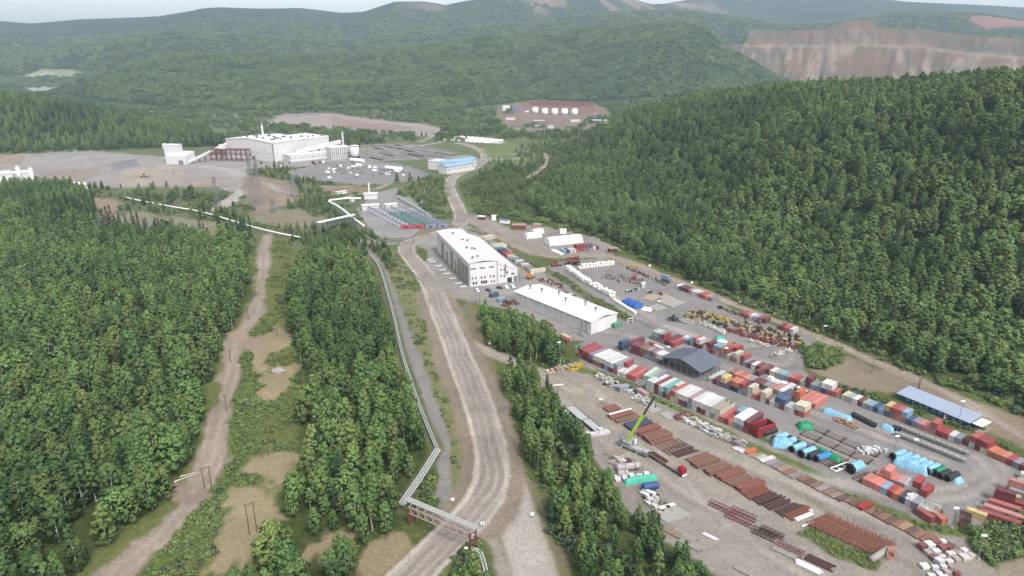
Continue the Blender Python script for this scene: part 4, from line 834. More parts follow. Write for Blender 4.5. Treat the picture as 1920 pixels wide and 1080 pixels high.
# --- open shed
a, wd, ln, rz = frame((1312, 714.5), (1348, 696), (1243, 686))
e = empty('canopy_shed', a, rz, 'open sided shed with slate grey gable roof on steel posts', 'shed')
Wx, Ly, H = wd, ln, 5.0                      # ridge runs along x
m = MB(); prof_ = [(-.8, H - .1), (Ly / 2, H + 3.1), (Ly + .8, H - .1), (Ly + .8, H + .12), (Ly / 2, H + 3.35), (-.8, H + .12)]
m.xprism(prof_, -1, Wx + 1); rf = part('roof', m, M_GREYROOF, e)
q = MB()
for k in range(1, 24):
    x = -1 + (Wx + 2) * k / 24; q.bar((x, -.8, H + .16), (x, Ly / 2, H + 3.4), .08).bar((x, Ly + .8, H + .16), (x, Ly / 2, H + 3.4), .08)
part('roof_seam', q, M_GREYROOF, rf)
for x in (0, Wx):
    for i in range(7): part('post', MB().box(x - .14, x + .14, Ly * i / 6 - .14, Ly * i / 6 + .14, 0, H + (3 if i == 3 else (2 if i in (2, 4) else (1 if i in (1, 5) else 0)))), M_STEEL, e)
for y in (0, Ly):
    for i in range(1, 5): part('post', MB().box(Wx * i / 5 - .14, Wx * i / 5 + .14, y - .14, y + .14, 0, H), M_STEEL, e)
for x in (0, Wx):
    q = MB().bar((x, 0, H - .2), (x, Ly, H - .2), .2).bar((x, 0, 1.2), (x, Ly, 1.2), .12)
    for i in range(12): q.bar((x, Ly * i / 12, H - .2), (x, Ly * (i + .5) / 12, H - .2 + (3 - abs(i + .5 - 6) / 2) * .95), .1)
    part('truss', q, M_STEEL, e)
# --- long blue shed
a, wd, ln, rz = frame((1813, 803), (1832, 792), (1690, 750))
e = empty('barrack_building', a, rz, 'long low blue barrack with pale grey roof beside the back row', 'building')
W, Ln = max(6.5, wd), ln; part('wall', MB().box(0, W, 0, Ln, 0, 2.9), M_BLUEW, e)
m = MB().prism([(-.7, -1), (W + .6, -1), (W + .6, Ln + 2), (-.7, Ln + 2)], 2.95, 3.2); m.v = [(x, y, z + (x + .7) * .1) for x, y, z in m.v]; part('roof', m, M_LROOF, e)
for i in range(9):
    y = 3 + i * (Ln - 6) / 8; w_ = part('window', MB().box(-.06, .02, y - .6, y + .6, 1.1, 2.1), M_WHITE, e); part('pane', MB().box(-.1, -.06, y - .5, y + .5, 1.2, 2.0), M_DARK, w_)
part('door', MB().box(-.08, .02, Ln * .3, Ln * .3 + 1, 0, 2.1), M_WHITE, e)
q = MB().box(-.4, W + .4, -6, -1.2, 0, .3); part('porch', q, M_WOOD, e)
part('porch_roof', MB().box(1, W, -5, -1.1, 2.6, 2.8), M_WHITE, e)
# --- process plant
a, wd, ln, rz = frame((514.4, 303.5), (560, 293), (447.6, 291))
e = empty('plant_building', a, rz, 'huge white process plant hall with many small roof vents', 'building')
W, Ln, H = wd, ln, 26.0
part('wall', MB().xprism([(0, 0), (Ln, 0), (Ln, H), (Ln / 2, H + 4.45), (0, H)], 0, W), M_WALL, e)
m = MB()
for z in (0, .8): m.v += [(-.7, -.7, H + z), (W + .7, -.7, H + z), (W + .7, Ln * .5, H + 4.5 + z), (-.7, Ln * .5, H + 4.5 + z), (W + .7, Ln + .7, H + z), (-.7, Ln + .7, H + z)]
m.f += [(6, 7, 8, 9), (9, 8, 10, 11), (0, 3, 2, 1), (3, 5, 4, 2), (0, 1, 7, 6), (1, 2, 8, 7), (2, 4, 10, 8), (0, 6, 9, 3), (3, 9, 11, 5), (4, 5, 11, 10)]; m.m += [0] * 10
rf = part('roof', m, M_ROOFW, e); g = random.Random(4)
for i in range(26):
    x, y = g.uniform(4, W - 4), g.uniform(6, Ln - 10); z = H + 4.5 * min(y, Ln - y) / (Ln * .5)
    part('roof_vent', MB().box(x - 1.1, x + 1.1, y - 1.1, y + 1.1, z + .3, z + 2.8).box(x - 1.5, x + 1.5, y - 1.5, y + 1.5, z + 2.8, z + 3.2), M_TRIM, rf)
for i in range(22):
    y = 6 + (i % 11) * (Ln - 12) / 10; z = 5 + (i // 11) * 5; w_ = part('window', MB().box(-.25, .05, y - .8, y + .8, z, z + 1.3), M_TRIM, e)
part('corner_trim', MB().box(-.5, .6, -.5, .6, 0, H), M_TRIM, e)
part('side_door', MB().box(-.3, .1, Ln * .4, Ln * .4 + 5, 0, 5), M_DARK, e)
a, wd, ln, rz2 = frame((564, 291), (613, 283), (540, 286))
e = empty('plant_building', a, rz2, 'second white plant hall behind the slanted gallery', 'building')
part('wall', MB().box(0, wd, 0, 60, 0, 23), M_WALL, e); rf = part('roof', MB().box(-.6, wd + .6, -.6, 60.6, 23.02, 24), M_ROOFW, e)
for i in range(8): x, y = g.uniform(4, wd - 4), g.uniform(4, 30); part('roof_vent', MB().box(x - 1, x + 1, y - 1, y + 1, 24, 26.4), M_TRIM, rf)
def simple(name, label, near, right, depth, H, wm, rm, over=.5, slope=0, wins=0, cat='building'):
    a = Vector((*G(*near), 0)); b = Vector((*G(*right), 0)); rz = math.atan2((b - a).y, (b - a).x); W = (b - a).length
    e = empty(name, a, rz, label, cat); part('wall', MB().box(0, W, 0, depth, 0, H), wm, e)
    m = MB().box(-over, W + over, -over, depth + over, H + .02, H + .45); m.v = [(x, y, z + slope * (x + over) / W) for x, y, z in m.v]; part('roof', m, rm, e)
    if wins:
        for i in range(wins): x = W * (i + .5) / wins; part('window', MB().box(x - .9, x + .9, -.12, .05, H * .45, H * .45 + 1.3), M_DARK, e)
    return e, W
e, W = simple('plant_annex', 'low white annex in front of the plant halls', (545, 304), (622, 296), 22, 9, M_WALL, M_ROOFW, wins=12)
e, W = simple('plant_annex', 'white boiler house right of the annex', (622, 300), (657, 297), 24, 17, M_WALL, M_ROOFW, wins=5)
m = MB()
for i in range(9): m.tube((W * (i + .5) / 9, -.6, 1), (W * (i + .5) / 9, -.6, 16.5), .5, 6)
part('pipe_run', m, M_STEEL, e)
p1_, p2_ = Vector((*G(556, 299), 10)), Vector((*G(640, 291), 22)); d = p2_ - p1_
e = empty('gallery', (p1_.x, p1_.y, 0), math.atan2(d.y, d.x), 'slanted white conveyor gallery beside the plant halls', 'conveyor')
L_ = math.hypot(d.x, d.y); m = MB().box(0, L_, -3, 3, 0, 5); m.v = [(x, y, z + 8 + 10 * x / L_) for x, y, z in m.v]; part('gallery_tube', m, M_WALL, e)
for i in range(1, 6): part('trestle', MB().box(L_ * i / 6 - .5, L_ * i / 6 + .5, -2, 2, 0, 8 + 10 * i / 6), M_STEEL, e)
def stack(px, py, h, r, label):
    x, y = G(px, py); e = empty('chimney', (x, y, 0), 0, label, 'chimney')
    part('shaft', MB().tube((0, 0, 0), (0, 0, h), r, 12, r2=r * .75), M_WALL, e); part('collar', MB().tube((0, 0, h * .92), (0, 0, h), r * 1.1, 12), M_GREY, e); part('base', MB().box(-r * 1.6, r * 1.6, -r * 1.6, r * 1.6, 0, 4), M_CONC, e)
stack(497, 289, 48, 1.8, 'tall white chimney behind the left plant hall'); stack(645, 291, 38, 1.6, 'slim white chimney behind the boiler house')
def tank(name, px, py, r, h, m_, label, group=None, dark=False):
    x, y = G(px, py); e = empty(name, (x, y, 0), 0, label, 'tank', group); part('shell', MB().tube((0, 0, 0), (0, 0, h), r, 20), m_, e, True)
    part('roof', MB().tube((0, 0, h), (0, 0, h + r * .22), r * 1.02, 20, r2=.3), M_ROOFW, e); part('rim', MB().tube((0, 0, h * .96), (0, 0, h), r * 1.03, 20, cap=False).tube((0, 0, 0), (0, 0, .6 if not dark else h * .28), r * 1.04, 20), M_TRIM if not dark else mat('dark_blue_base', K(84, 92, 108)), e)
    q = MB().bar((r + .3, -.4, 0), (r + .3, -.4, h + .8), .12).bar((r + .3, .4, 0), (r + .3, .4, h + .8), .12)
    for k in range(int(h)): q.bar((r + .3, -.4, k + .5), (r + .3, .4, k + .5), .08)
    part('ladder', q, M_STEEL, e)
tank('silo', 666, 299, 6.5, 20, M_WALL, 'pale grey silo with dark base at the right end of the plant', dark=True)
for i, (x, y) in enumerate(((1003.5, 212.5), (1021.5, 215), (1040, 215.5), (1058.5, 215.5), (1077.5, 215.8))):
    tank('storage_tank', x, y, 7.6, 14.5, M_WHITE, ('leftmost', 'second from left', 'middle', 'second from right', 'rightmost')[i] + ' of the five white tanks on the red terrace', 'white tanks of the fuel depot')
for i, (x, y) in enumerate(((986, 211), (989.5, 211))): tank('small_tank', x, y, 2.2, 4, M_WHITE, 'small white tank left of the five depot tanks', 'pair of small depot tanks')
for nm, lb, nr, rg, dp, hh, wm, rm in (
    ('office_building', 'grey block beside the small grove left of the depot', (943, 208), (956, 207.5), 14, 13, M_WALL, M_ROOFP),
    ('depot_building', 'lavender grey hall left of the depot tanks', (960, 208), (978, 208), 20, 8, mat('lavender_wall', K(150, 150, 178)), mat('lavender_roof', K(140, 142, 172))),
    ('depot_shed', 'long white roofed shed at right end of the depot', (1106, 230), (1140, 230.5), 12, 5, M_GREY, M_ROOFW),
    ('depot_shed', 'short white roofed shed on lower depot terrace', (1003, 239.5), (1016, 239.5), 8, 4, M_GREY, M_ROOFW),
    ('depot_shed', 'white cabin right of the short depot shed', (1027, 240.5), (1038, 240.5), 7, 4, M_WALL, M_ROOFW),
    ('depot_shed', 'pale flat shed under the lavender hall', (949, 225), (966, 225), 10, 4, M_WALL, M_ROOFP),
    ('depot_shed', 'pale flat shed in the middle of the depot terrace', (1000, 230), (1022, 230), 10, 4, M_GREY, M_ROOFP),
    ('depot_shed', 'pale flat shed below the rightmost depot tank', (1070, 229), (1088, 228.5), 10, 4, M_WALL, M_ROOFP),
    ('hill_cabin', 'small white cabin on the clearing above the depot', (927, 193), (938, 193), 10, 5, M_WALL, M_ROOFW),
    ('hill_cabin', 'white hut at the top of the clearing track', (944, 189), (949, 189), 8, 6, M_WALL, M_ROOFW),
    ('hill_cabin', 'pale hut at the left end of the clearing', (913, 196), (924, 195), 10, 4, M_WALL, M_ROOFP),
    ('distant_building', 'white building far left under the long hill', (96, 180), (118, 181), 20, 7, M_WALL, M_ROOFW),
    ('distant_building', 'low pale shed far left beside the white one', (62, 178), (80, 178), 20, 4, M_WALL, M_ROOFP)):
    simple(nm, lb, nr, rg, dp, hh, wm, rm)
# --- blue roofed camp block
def gable(name, label, near, right, depth, H, rise, wm, rm, wins=8):
    a = Vector((*G(*near), 0)); b = Vector((*G(*right), 0)); rz = math.atan2((b - a).y, (b - a).x); W = (b - a).length
    e = empty(name, a, rz, label, 'building'); part('wall', MB().xprism([(0, 0), (depth, 0), (depth, H), (depth / 2, H + rise), (0, H)], 0, W), wm, e)
    part('roof', MB().xprism([(-.8, H - .1), (depth / 2, H + rise + .02), (depth + .8, H - .1), (depth + .8, H + .25), (depth / 2, H + rise + .4), (-.8, H + .25)], -.6, W + .6), rm, e)
    for i in range(wins): x = W * (i + .5) / wins; w_ = part('window', MB().box(x - .9, x + .9, -.12, .02, H * .5, H * .5 + 1.5), M_TRIM, e); part('pane', MB().box(x - .7, x + .7, -.16, -.12, H * .5 + .2, H * .5 + 1.3), M_DARK, w_)
    return e
gable('camp_building', 'front white block with sky blue gable roof by the road bend', (838, 327), (890, 318), 16, 9, 2.5, M_WALL, M_SKYROOF, 9)
gable('camp_building', 'rear white block with sky blue roof behind the front one', (832, 319), (893, 311), 14, 9, 2.5, M_WALL, M_SKYROOF, 9)
simple('camp_annex', 'pale grey flat annex left of the blue roofs', (803, 317), (822, 319), 20, 11, M_WALL, M_ROOFP)
simple('camp_annex', 'narrow white annex touching the blue roofed blocks', (822, 322), (834, 323), 16, 11, M_WALL, M_SKYROOF)
# --- crusher, conveyor, steel frame
a = Vector((*G(312, 308), 0)); b = Vector((*G(350, 309), 0)); W = (b - a).length; rz = math.atan2((b - a).y, (b - a).x)
e = empty('crusher_building', a, rz, 'white angular crusher house among the grey stockpiles', 'building')
part('wall', MB().xprism([(0, 0), (22, 0), (22, 16), (0, 12)], 0, W), M_WALL, e); part('tower', MB().box(-6, W * .45, 8, 21, 12, 25), M_WALL, e); part('roof', MB().box(-6.5, W * .47, 7.5, 21.5, 25.02, 25.8), M_ROOFW, e)
part('door', MB().box(W * .62, W * .85, -.2, .1, 0, 6), M_GREY, e); part('head_frame', MB().box(-9, -6.01, 10, 16, 20, 27), M_WALL, e)
p1_, p2_ = Vector((*G(352, 308), 2)), Vector((*G(428, 295), 30)); d = p2_ - p1_; L_ = math.hypot(d.x, d.y)
e = empty('conveyor', (p1_.x, p1_.y, 0), math.atan2(d.y, d.x), 'long inclined enclosed conveyor rising from the crusher house', 'conveyor')
m = MB().box(0, L_, -1.8, 1.8, 0, 2.6); m.v = [(x, y, z + 1 + 18 * x / L_) for x, y, z in m.v]; part('gallery_tube', m, M_WALL, e)
for i in range(2, 7): h = 1 + 18 * i / 7; part('trestle', MB().bar((L_ * i / 7 - 1.5, -2, 0), (L_ * i / 7, -2, h), .6).bar((L_ * i / 7 + 1.5, 2, 0), (L_ * i / 7, 2, h), .6).bar((L_ * i / 7, -2, h * .6), (L_ * i / 7, 2, h * .6), .4), M_RUSTRED, e)
a = Vector((*G(398, 302), 0)); b = Vector((*G(464, 303), 0)); W = (b - a).length; rz = math.atan2((b - a).y, (b - a).x)
e = empty('transfer_gantry', a, rz, 'dark red steel transfer frame between conveyor and plant', 'structure')
for i in range(8):
    x = W * i / 7; q = MB()
    for y in (0, 12): q.bar((x, y, 0), (x, y, 16), .7)
    q.bar((x, 0, 16), (x, 12, 16), .6).bar((x, 0, 10), (x, 12, 10), .5); part('bent', q, M_RUSTRED, e)
q = MB()
for y in (0, 12):
    for z in (9, 16): q.bar((0, y, z), (W, y, z), .6)
    for i in range(7): q.bar((W * i / 7, y, 9), (W * (i + 1) / 7, y, 16), .4)
q.box(0, W, 2, 10, 16.4, 17.2); part('deck', q, M_RUSTRED, e)
q = MB().box(W * .2, W * .38, 3, 9, 17.3, 23); part('cabin', q, M_WALL, e)
# --- white halls at the left edge
for i, (n1, r1, dp, hh) in enumerate((((-20, 345), (28, 340), 26, 10), ((30, 338), (62, 334), 18, 8), ((118, 352), (156, 356), 12, 5))):
    simple('white_hall', ('big white hall at left edge behind the conifers', 'white hall right of the big one at the left edge', 'low white shed between conifers and stockpiles')[i], n1, r1, dp, hh, M_WALL, M_ROOFW)
for i, (x, y) in enumerate(((39, 342), (63, 345))):
    tank('silo', x, y, 2.2, 20, M_WHITE, ('slim white silo at the far left between conifers', 'slim white silo right of the other at far left')[i])
# --- dome tents
def tent(px0, px1, r, label, bays=3):
    a = Vector((*G(*px0), 0)); b = Vector((*G(*px1), 0)); L_ = (b - a).length; e = empty('hangar_tent', a, math.atan2((b - a).y, (b - a).x), label, 'tent')
    prof_ = [(r + math.cos(t) * r, math.sin(t) * r * 1.0) for t in [math.pi * i / 14 for i in range(15)]]
    part('canopy', MB().xprism(prof_, 0, L_), M_CREAM, e, True)
    for i in range(bays + 1):
        x = L_ * i / bays; part('rib', MB().xprism([(r + math.cos(t) * (r + .12), math.sin(t) * (r + .12)) for t in [math.pi * k / 14 for k in range(15)]], x - .2, x + .2), M_WHITE, e)
    part('end_door', MB().box(-.15, .1, r - 2, r + 2, 0, 4), M_WHITE, e)
tent((1032, 463), (1093, 457), 6.5, 'large white half round hangar tent above the red containers', 5); tent((990, 449), (1016, 446), 4.6, 'small cream round tent left of the large hangar tent', 2); tent((1003, 440), (1020, 438), 4, 'cream tent behind the small round one', 2)
# --- small cabins along the right road
for nm, lb, nr, rg, dp, hh, wm, rm in (
    ('cabin', 'small white topped red cabin at start of the right road', (896, 412), (908, 413), 4, 3, M_RUSTRED, M_ROOFW),
    ('cabin', 'white tanker shaped cabin beside the forest edge', (922, 413), (930, 413), 3, 4, M_WHITE, M_WHITE),
    ('cabin', 'small cabin with blue roof at the forest edge', (937, 418), (952, 420), 4, 3, M_WHITE, mat('blue_roof', K(110, 140, 200))),
    ('cabin', 'brown flat roofed cabin left of the tents', (961, 431), (986, 431), 6, 4, M_RUST, mat('pink_roof', K(200, 170, 160))),
    ('cabin', 'pink roofed hut behind the cream tents', (1000, 428), (1014, 428), 5, 3, mat('pink_wall', K(196, 170, 150)), mat('pink_roof', K(200, 170, 160))),
    ('cabin', 'white hut behind the large hangar tent', (1050, 438), (1062, 438), 4, 3, M_WHITE, M_ROOFW),
    ('cabin', 'brown open timber shelter at the end of the tent yard', (1143, 474), (1158, 473), 4, 3, M_RUSTD, mat('pink_roof', K(200, 170, 160)))):
    simple(nm, lb, nr, rg, dp, hh, wm, rm, .3)
# --- polytunnels in the distance
for i in range(9):
    a = Vector((*G(836 + i * 9, 263.5 + i * .55), 0)); b = Vector((*G(872 + i * 9, 257.2 + i * .9), 0)); L_ = (b - a).length
    o = MB().xprism([(4 + math.cos(t) * 4, math.sin(t) * 3) for t in [math.pi * k / 8 for k in range(9)]], 0, L_).build('polytunnel', M_WHITE, None, True, a, math.atan2((b - a).y, (b - a).x))
    tag(o, 'long white polytunnel lying in the row beyond the road bend', 'polytunnel', 'white polytunnels beyond the road bend')
# ---------------------------------------------------------------- shipping containers
CC = {'R': (172, 62, 66), 'r': (196, 92, 84), 'M': (128, 58, 66), 'B': (70, 96, 132), 'b': (140, 176, 200), 'N': (48, 66, 104), 'W': (232, 228, 226), 'C': (222, 214, 190), 'G': (166, 178, 166), 'g': (150, 154, 164), 'T': (120, 190, 188), 'O': (214, 120, 80), 'o': (222, 150, 112), 'Y': (222, 196, 130), 'P': (200, 138, 130), 'p': (190, 150, 152), 'V': (122, 106, 134), 'K': (160, 116, 90), 'E': (100, 176, 140), 'S': (226, 130, 112), 'D': (60, 80, 96), 'L': (196, 214, 200), 'Z': (128, 96, 74)}
CNM = {'R': 'red', 'r': 'brick red', 'M': 'maroon', 'B': 'blue', 'b': 'light blue', 'N': 'navy blue', 'W': 'white', 'C': 'cream', 'G': 'grey green', 'g': 'grey', 'T': 'turquoise', 'O': 'orange', 'o': 'pale orange', 'Y': 'yellow', 'P': 'faded pink', 'p': 'greyish pink', 'V': 'purple grey', 'K': 'tan', 'E': 'green', 'S': 'salmon', 'D': 'dark teal', 'L': 'pale green', 'Z': 'rusty brown'}
M_CONT = mat('container_paint', None, .55, var=.2, scale=.7, dirt=K(128, 100, 84), dirt_amt=.26, objcol=True, stretch=(1, 1, .35))
CW, CHT = 2.44, 2.6
def corr(m, p0, p1, z0, z1, n, dep, nx, ny):
    """corrugated wall from p0 to p1 with inward ribs"""
    pts = []
    for i in range(n):
        for k, (t, d) in enumerate(((0, 0), (.3, 0), (.45, 1), (.85, 1))):
            s = (i + t) / n; pts.append((p0[0] + (p1[0] - p0[0]) * s - nx * dep * d, p0[1] + (p1[1] - p0[1]) * s - ny * dep * d))
    pts.append(p1)
    for a, b in zip(pts, pts[1:]): m.quad((*a, z0), (*b, z0), (*b, z1), (*a, z1))
def cont_meshes(L, open_top=False, h=CHT):
    m = MB(); w = CW; e = .06
    corr(m, (0, e), (0, L - e), .15, h - .1, int(L * 2.2), .07, -1, 0); corr(m, (w, e), (w, L - e), .15, h - .1, int(L * 2.2), .07, 1, 0); corr(m, (e, L - .04), (w - e, L - .04), .15, h - .1, 6, .06, 0, 1)
    if not open_top:
        n = int(L * 1.6)
        for i in range(n):
            y0, y1 = .05 + (L - .1) * i / n, .05 + (L - .1) * (i + 1) / n; ym = (y0 + y1) / 2
            m.quad((.05, y0, h - .05), (w - .05, y0, h - .05), (w - .05, ym, h - .02), (.05, ym, h - .02)); m.quad((.05, ym, h - .02), (w - .05, ym, h - .02), (w - .05, y1, h - .05), (.05, y1, h - .05))
    m.quad((.05, .05, .15), (w - .05, .05, .15), (w - .05, L - .05, .15), (.05, L - .05, .15))
    f = MB()
    for x in (0, w):
        for y in (0, L): f.box(x - .07 if x else -.03, x + .03 if x else .09, y - .08 if y else -.03, y + .03 if y else .1, 0, h)
        f.box(x - .06 if x else -.025, x + .025 if x else .08, .1, L - .08, 0, .15); f.box(x - .05 if x else -.02, x + .02 if x else .06, .1, L - .08, h - .1, h - .004)
    for y in (-.02, L - .09): f.box(.09, w - .07, y, y + .1, 0, .15); f.box(.09, w - .07, y, y + .1, h - .12, h - .002)
    d = []
    for s in (0, 1):
        x0 = .09 + s * (w - .16) / 2; x1 = x0 + (w - .16) / 2 - .01; q = MB().box(x0, x1, .02, .07, .15, h - .12)
        for t in (.28, .72): xx = x0 + (x1 - x0) * t; q.box(xx - .025, xx + .025, -.04, .02, .2, h - .17)
        for z in (.9, 1.25): q.box(x0 + .15, x1 - .15, -.03, .02, z, z + .06)
        d.append(q)
    return m.mesh('container_body', M_CONT), f.mesh('frame', M_CONT), [q.mesh('door', M_CONT) for q in d]
CM = {6.06: cont_meshes(6.06), 12.19: cont_meshes(12.19), 12.2: cont_meshes(12.19, True)}
NCON = 0; USED = set()
def rgb(c, g):
    k = g.uniform(.86, 1.12); v = [lin(x) for x in CC[c]]; m = sum(v) / 3; q = g.uniform(.08, .3); return tuple((x * (1 - q) + (m * .7 + .12) * q) * .56 * k for x in v)
GC = random.Random(5)
def container(x, y, z, rz, L, c, label, group, opened=False, body_only=False):
    global NCON
    NCON += 1; b, f, d = CM[12.2 if opened else L]; col = rgb(c, GC)
    base = label; k = 2
    while label in USED: label = base + ' ' + ('(%d)' % k); k += 1
    USED.add(label)
    fr = tuple(v * .8 for v in col)
    o = inst('shipping_container', b, None, (x, y, z), rz, None, col); tag(o, label, 'container', group)
    inst('frame', f, o, color=fr)
    for q in d: inst('door', q, o, color=tuple(min(1, v * GC.uniform(.82, 1.12)) for v in col))
    return o
ORD = ['first', 'second', 'third', 'fourth', 'fifth', 'sixth', 'seventh', 'eighth', 'ninth', 'tenth', 'eleventh', 'twelfth', 'thirteenth', 'fourteenth', 'fifteenth', 'sixteenth', 'seventeenth', 'eighteenth', 'nineteenth', 'twentieth'] + ['twenty-' + s for s in ('first', 'second', 'third', 'fourth', 'fifth', 'sixth', 'seventh', 'eighth', 'ninth')] + ['thirtieth'] + ['thirty-' + s for s in ('first', 'second', 'third', 'fourth', 'fifth', 'sixth', 'seventh', 'eighth', 'ninth')] + ['fortieth'] + ['forty-' + s for s in ('first', 'second', 'third', 'fourth', 'fifth')]
def row(name, p0, p1, spec, back=0.0, flip=False, ang=None, z0=0.0):
    """spec tokens: ground colour letter (+ '4' 40 ft, 'x' gap), then '/' upper colour (+ '4', + '<' pushed back, 'o' open top)"""
    A = Vector(G(*p0)); B = Vector(G(*p1)); d = (B - A); L = d.length; toks = spec.split(); n = len(toks); step = L / n; d.normalize()
    rz = math.atan2(d.y, d.x) + (ang or 0); nrm = Vector((-math.sin(rz), math.cos(rz))); ux = Vector((math.cos(rz), math.sin(rz)))
    names = []
    for i, t in enumerate(toks):
        lo, _, up = t.partition('/'); q = A + d * (step * i) + nrm * back; q = q + nrm * GC.uniform(-.25, .25) + d * (step - CW) / 2
        j = GC.uniform(-.006, .006)
        nb = [toks[k].partition('/')[0][0] for k in (i - 1, i + 1) if 0 <= k < n]; nb = [CNM[c] for c in nb if c in CNM]
        between = ('between ' + ' and '.join(nb)) if len(nb) == 2 and nb[0] != nb[1] else ('beside a ' + nb[0] + ' one' if nb else '')
        if lo[0] in CC:
            Lc = 12.19 if '4' in lo else 6.06
            lb = '%s %scontainer, %s from left in %s' % (CNM[lo[0]], 'long ' if '4' in lo else '', ORD[i], name)
            container(q.x, q.y, z0, rz + j, Lc, lo[0], lb, 'containers on the ground in ' + name)
        if up:
            Lc = 12.19 if '4' in up else 6.06; off = 5.9 if '<' in up else 0; s = q + nrm * (off + GC.uniform(-.2, .2))
            lb = '%s %scontainer stacked on the %s from left in %s' % (CNM[up[0]], 'long ' if '4' in up else '', ORD[i], name)
            container(s.x, s.y, z0 + CHT + .01, rz - j, Lc, up[0], lb, 'containers stacked on top in ' + name, 'o' in up)
def single(px, L, c, deg, label, z=0.0, opened=False):
    x, y = G(*px); container(x, y, z, R(deg), L, c, label, None, opened)
# front block, seen over the grass strip
row('the front block', (1083, 670), (1156, 703), 'r4/R4 M4/R4 R4/R4 M4/g4 K4/W4 K4/W4 M4/W4 b4/W4 M4/W4 r4/g4')
row('the short front row', (1156, 704), (1192, 716), 'W4/R< W4 r4 r4')
row('the gap row beside the grass', (1206, 712), (1227, 719), 'L4 G4 g4')
row('the tarpaulin block', (1211, 731), (1402, 813), 'C/L W4/W4 M4/M4 g4/W4 D4/T4 r4/C< C4/r4 C4/W4 R4/W4 B4/W4 b4/p4 W4/W4 M4/W4 R4/W4 W4/W4 G4/C4o C4/C4o r4 R4 o4/b< b4/W4 g4/W4 R4/M4')
# middle row left of the shed
row('the double row', (1183, 662), (1241, 684), 'M/M M/M V/M R/K b/K b/p g/V g/p g/W B/W')
single((1159, 656), 6.06, 'D', -50 + 90 - 90, 'dark blue container standing alone left of the double row'); single((1159, 656), 6.06, 'B', -52 + 90 - 90, 'blue container on the lone dark blue one', CHT + .01)
single((1174, 648), 12.19, 'M', 38 - 90, 'long maroon container lying behind the double row')
single((1233, 655), 6.06, 'P', 38, 'faded pink container between double row and back row'); single((1240, 662), 6.06, 'W', 38, 'white container between double row and back row')
# long back row
row('back row, left end', (1222, 637), (1262, 652), 'g/L g/L g/b g/R M4 M4 R4')
row('the back row', (1262, 650), (1318, 658), 'W W b B b g') if False else None
row('back row, first stretch', (1276, 641), (1407, 691), 'W b B b M/r M/W M C P/M R P/b C/b p/o G/R L/R< P P/C C r/r b M')
row('back row, second stretch', (1407, 691), (1568, 746), 'W M K M C G b g r R C M/M g g B/W r/W r')
row('back row, third stretch', (1577, 749), (1800, 834), 'C G W M G b B b B/Y K/R O/r S/b B g S P p/r R R W g')
row('back row, last stretch', (1803, 832), (1960, 905), 'M W/r M/R C/R O O S R g M p M R')
# right block
row('the right block', (1328, 716), (1506, 784), 'L4 M V V/Y V N/O N/O b/R g C/C P R C/C Z W g/B M/B L W R/C r/C')
row('the rear right block', (1365, 706), (1528, 768), 'K S r o g M M g P P4 W4 B R O/O S4 S4 S4', 0)
single((1415, 703), 12.19, 'M', -50, 'long maroon container lying across behind the right block')
# loop end
row('the salmon group', (1616, 908), (1718, 957), 'S S S b R O D W g/R<')
row('the rear salmon group', (1640, 898), (1735, 935), 'S S/S S p W W/R g')
row('the green group', (1720, 962), (1756, 975), 'G L G')
single((1743, 983), 6.06, 'R', 22, 'bright red container at the corner of the loop end'); single((1764, 986), 6.06, 'O', 14, 'orange container right of the bright red corner one')
single((1757, 972), 6.06, 'M', 24, 'maroon container behind the orange corner one')
for i, (p, c, L, z, lb) in enumerate((((1811, 960), 'Y', 6.06, 0, 'yellow container in front of the red ones by the bushes'), ((1833, 962), 'R', 12.19, 0, 'red container lowest in the slanted red group'), ((1843, 953), 'P', 12.19, 0, 'pinkish container in the slanted red group'), ((1852, 943), 'r', 12.19, 0, 'brick container in the slanted red group'), ((1862, 934), 'R', 12.19, 0, 'red container uppermost in the slanted red group'), ((1862, 934), 'M', 6.06, 2.61, 'maroon container on top of the slanted red group'), ((1874, 928), 'Y', 6.06, 0, 'yellow container behind the maroon stacked one'), ((1890, 922), 'g', 6.06, 0, 'grey container near right edge by the loop'), ((1887, 916), 'P', 6.06, 2.61, 'pink container stacked near the right edge'), ((1887, 916), 'P', 6.06, 0, 'pink container under another near the right edge'), ((1905, 905), 'G', 6.06, 0, 'grey green container at the right edge'), ((1912, 893), 'C', 6.06, 0, 'cream container at the right edge end of the row'))):
    x, y = G(*p); th = R(-128 + 180 - 180); container(x, y, z, th, L, c, lb, None)
# yards further up
row('the roadside machinery row', (1266, 541), (1334, 566), 'W B M M p W W r r S g')
single((1252, 532), 6.06, 'B', 40, 'blue container at the head of the roadside row'); single((1252, 532), 6.06, 'b', 40, 'light blue container stacked at the head of roadside row', 2.61)
row('the short row behind the scrap', (1389, 594), (1436, 607), 'R r W b R M')
row('the yellow loader row', (1456, 617), (1488, 627), 'M r W')
row('the hangar tent row', (1056, 476), (1124, 468), 'b B W C r/R r/R P/R g/V p/V W M', ang=0)
row('the row behind the workshop', (917, 462), (996, 514), 'C4 C4 T B N R r C G g W g W p g C4')
row('the pair above the workshop row', (898, 448), (910, 452), 'C4 C4')
single((1147, 614), 6.06, 'E', -52, 'green container alone at the corner of the warehouse'); single((1064, 641), 6.06, 'Y', 35, 'yellow container at the tip of the small wood')
single((917, 557), 6.06, 'B', -52, 'blue container above the small wood'); single((931, 566), 6.06, 'b', -52, 'grey blue container beside the blue one above small wood')
row('the row behind the warehouse', (1056, 558), (1100, 582), 'C M G C R W g')
single((1184, 525), 6.06, 'R', -20, 'red container among the machine parts'); single((1203, 540), 6.06, 'W', -10, 'white container beside the machine parts')
single((1062, 646), 6.06, 'R', 32, 'red container beside the yellow one at the small wood')
print('CONTAINERS', NCON)
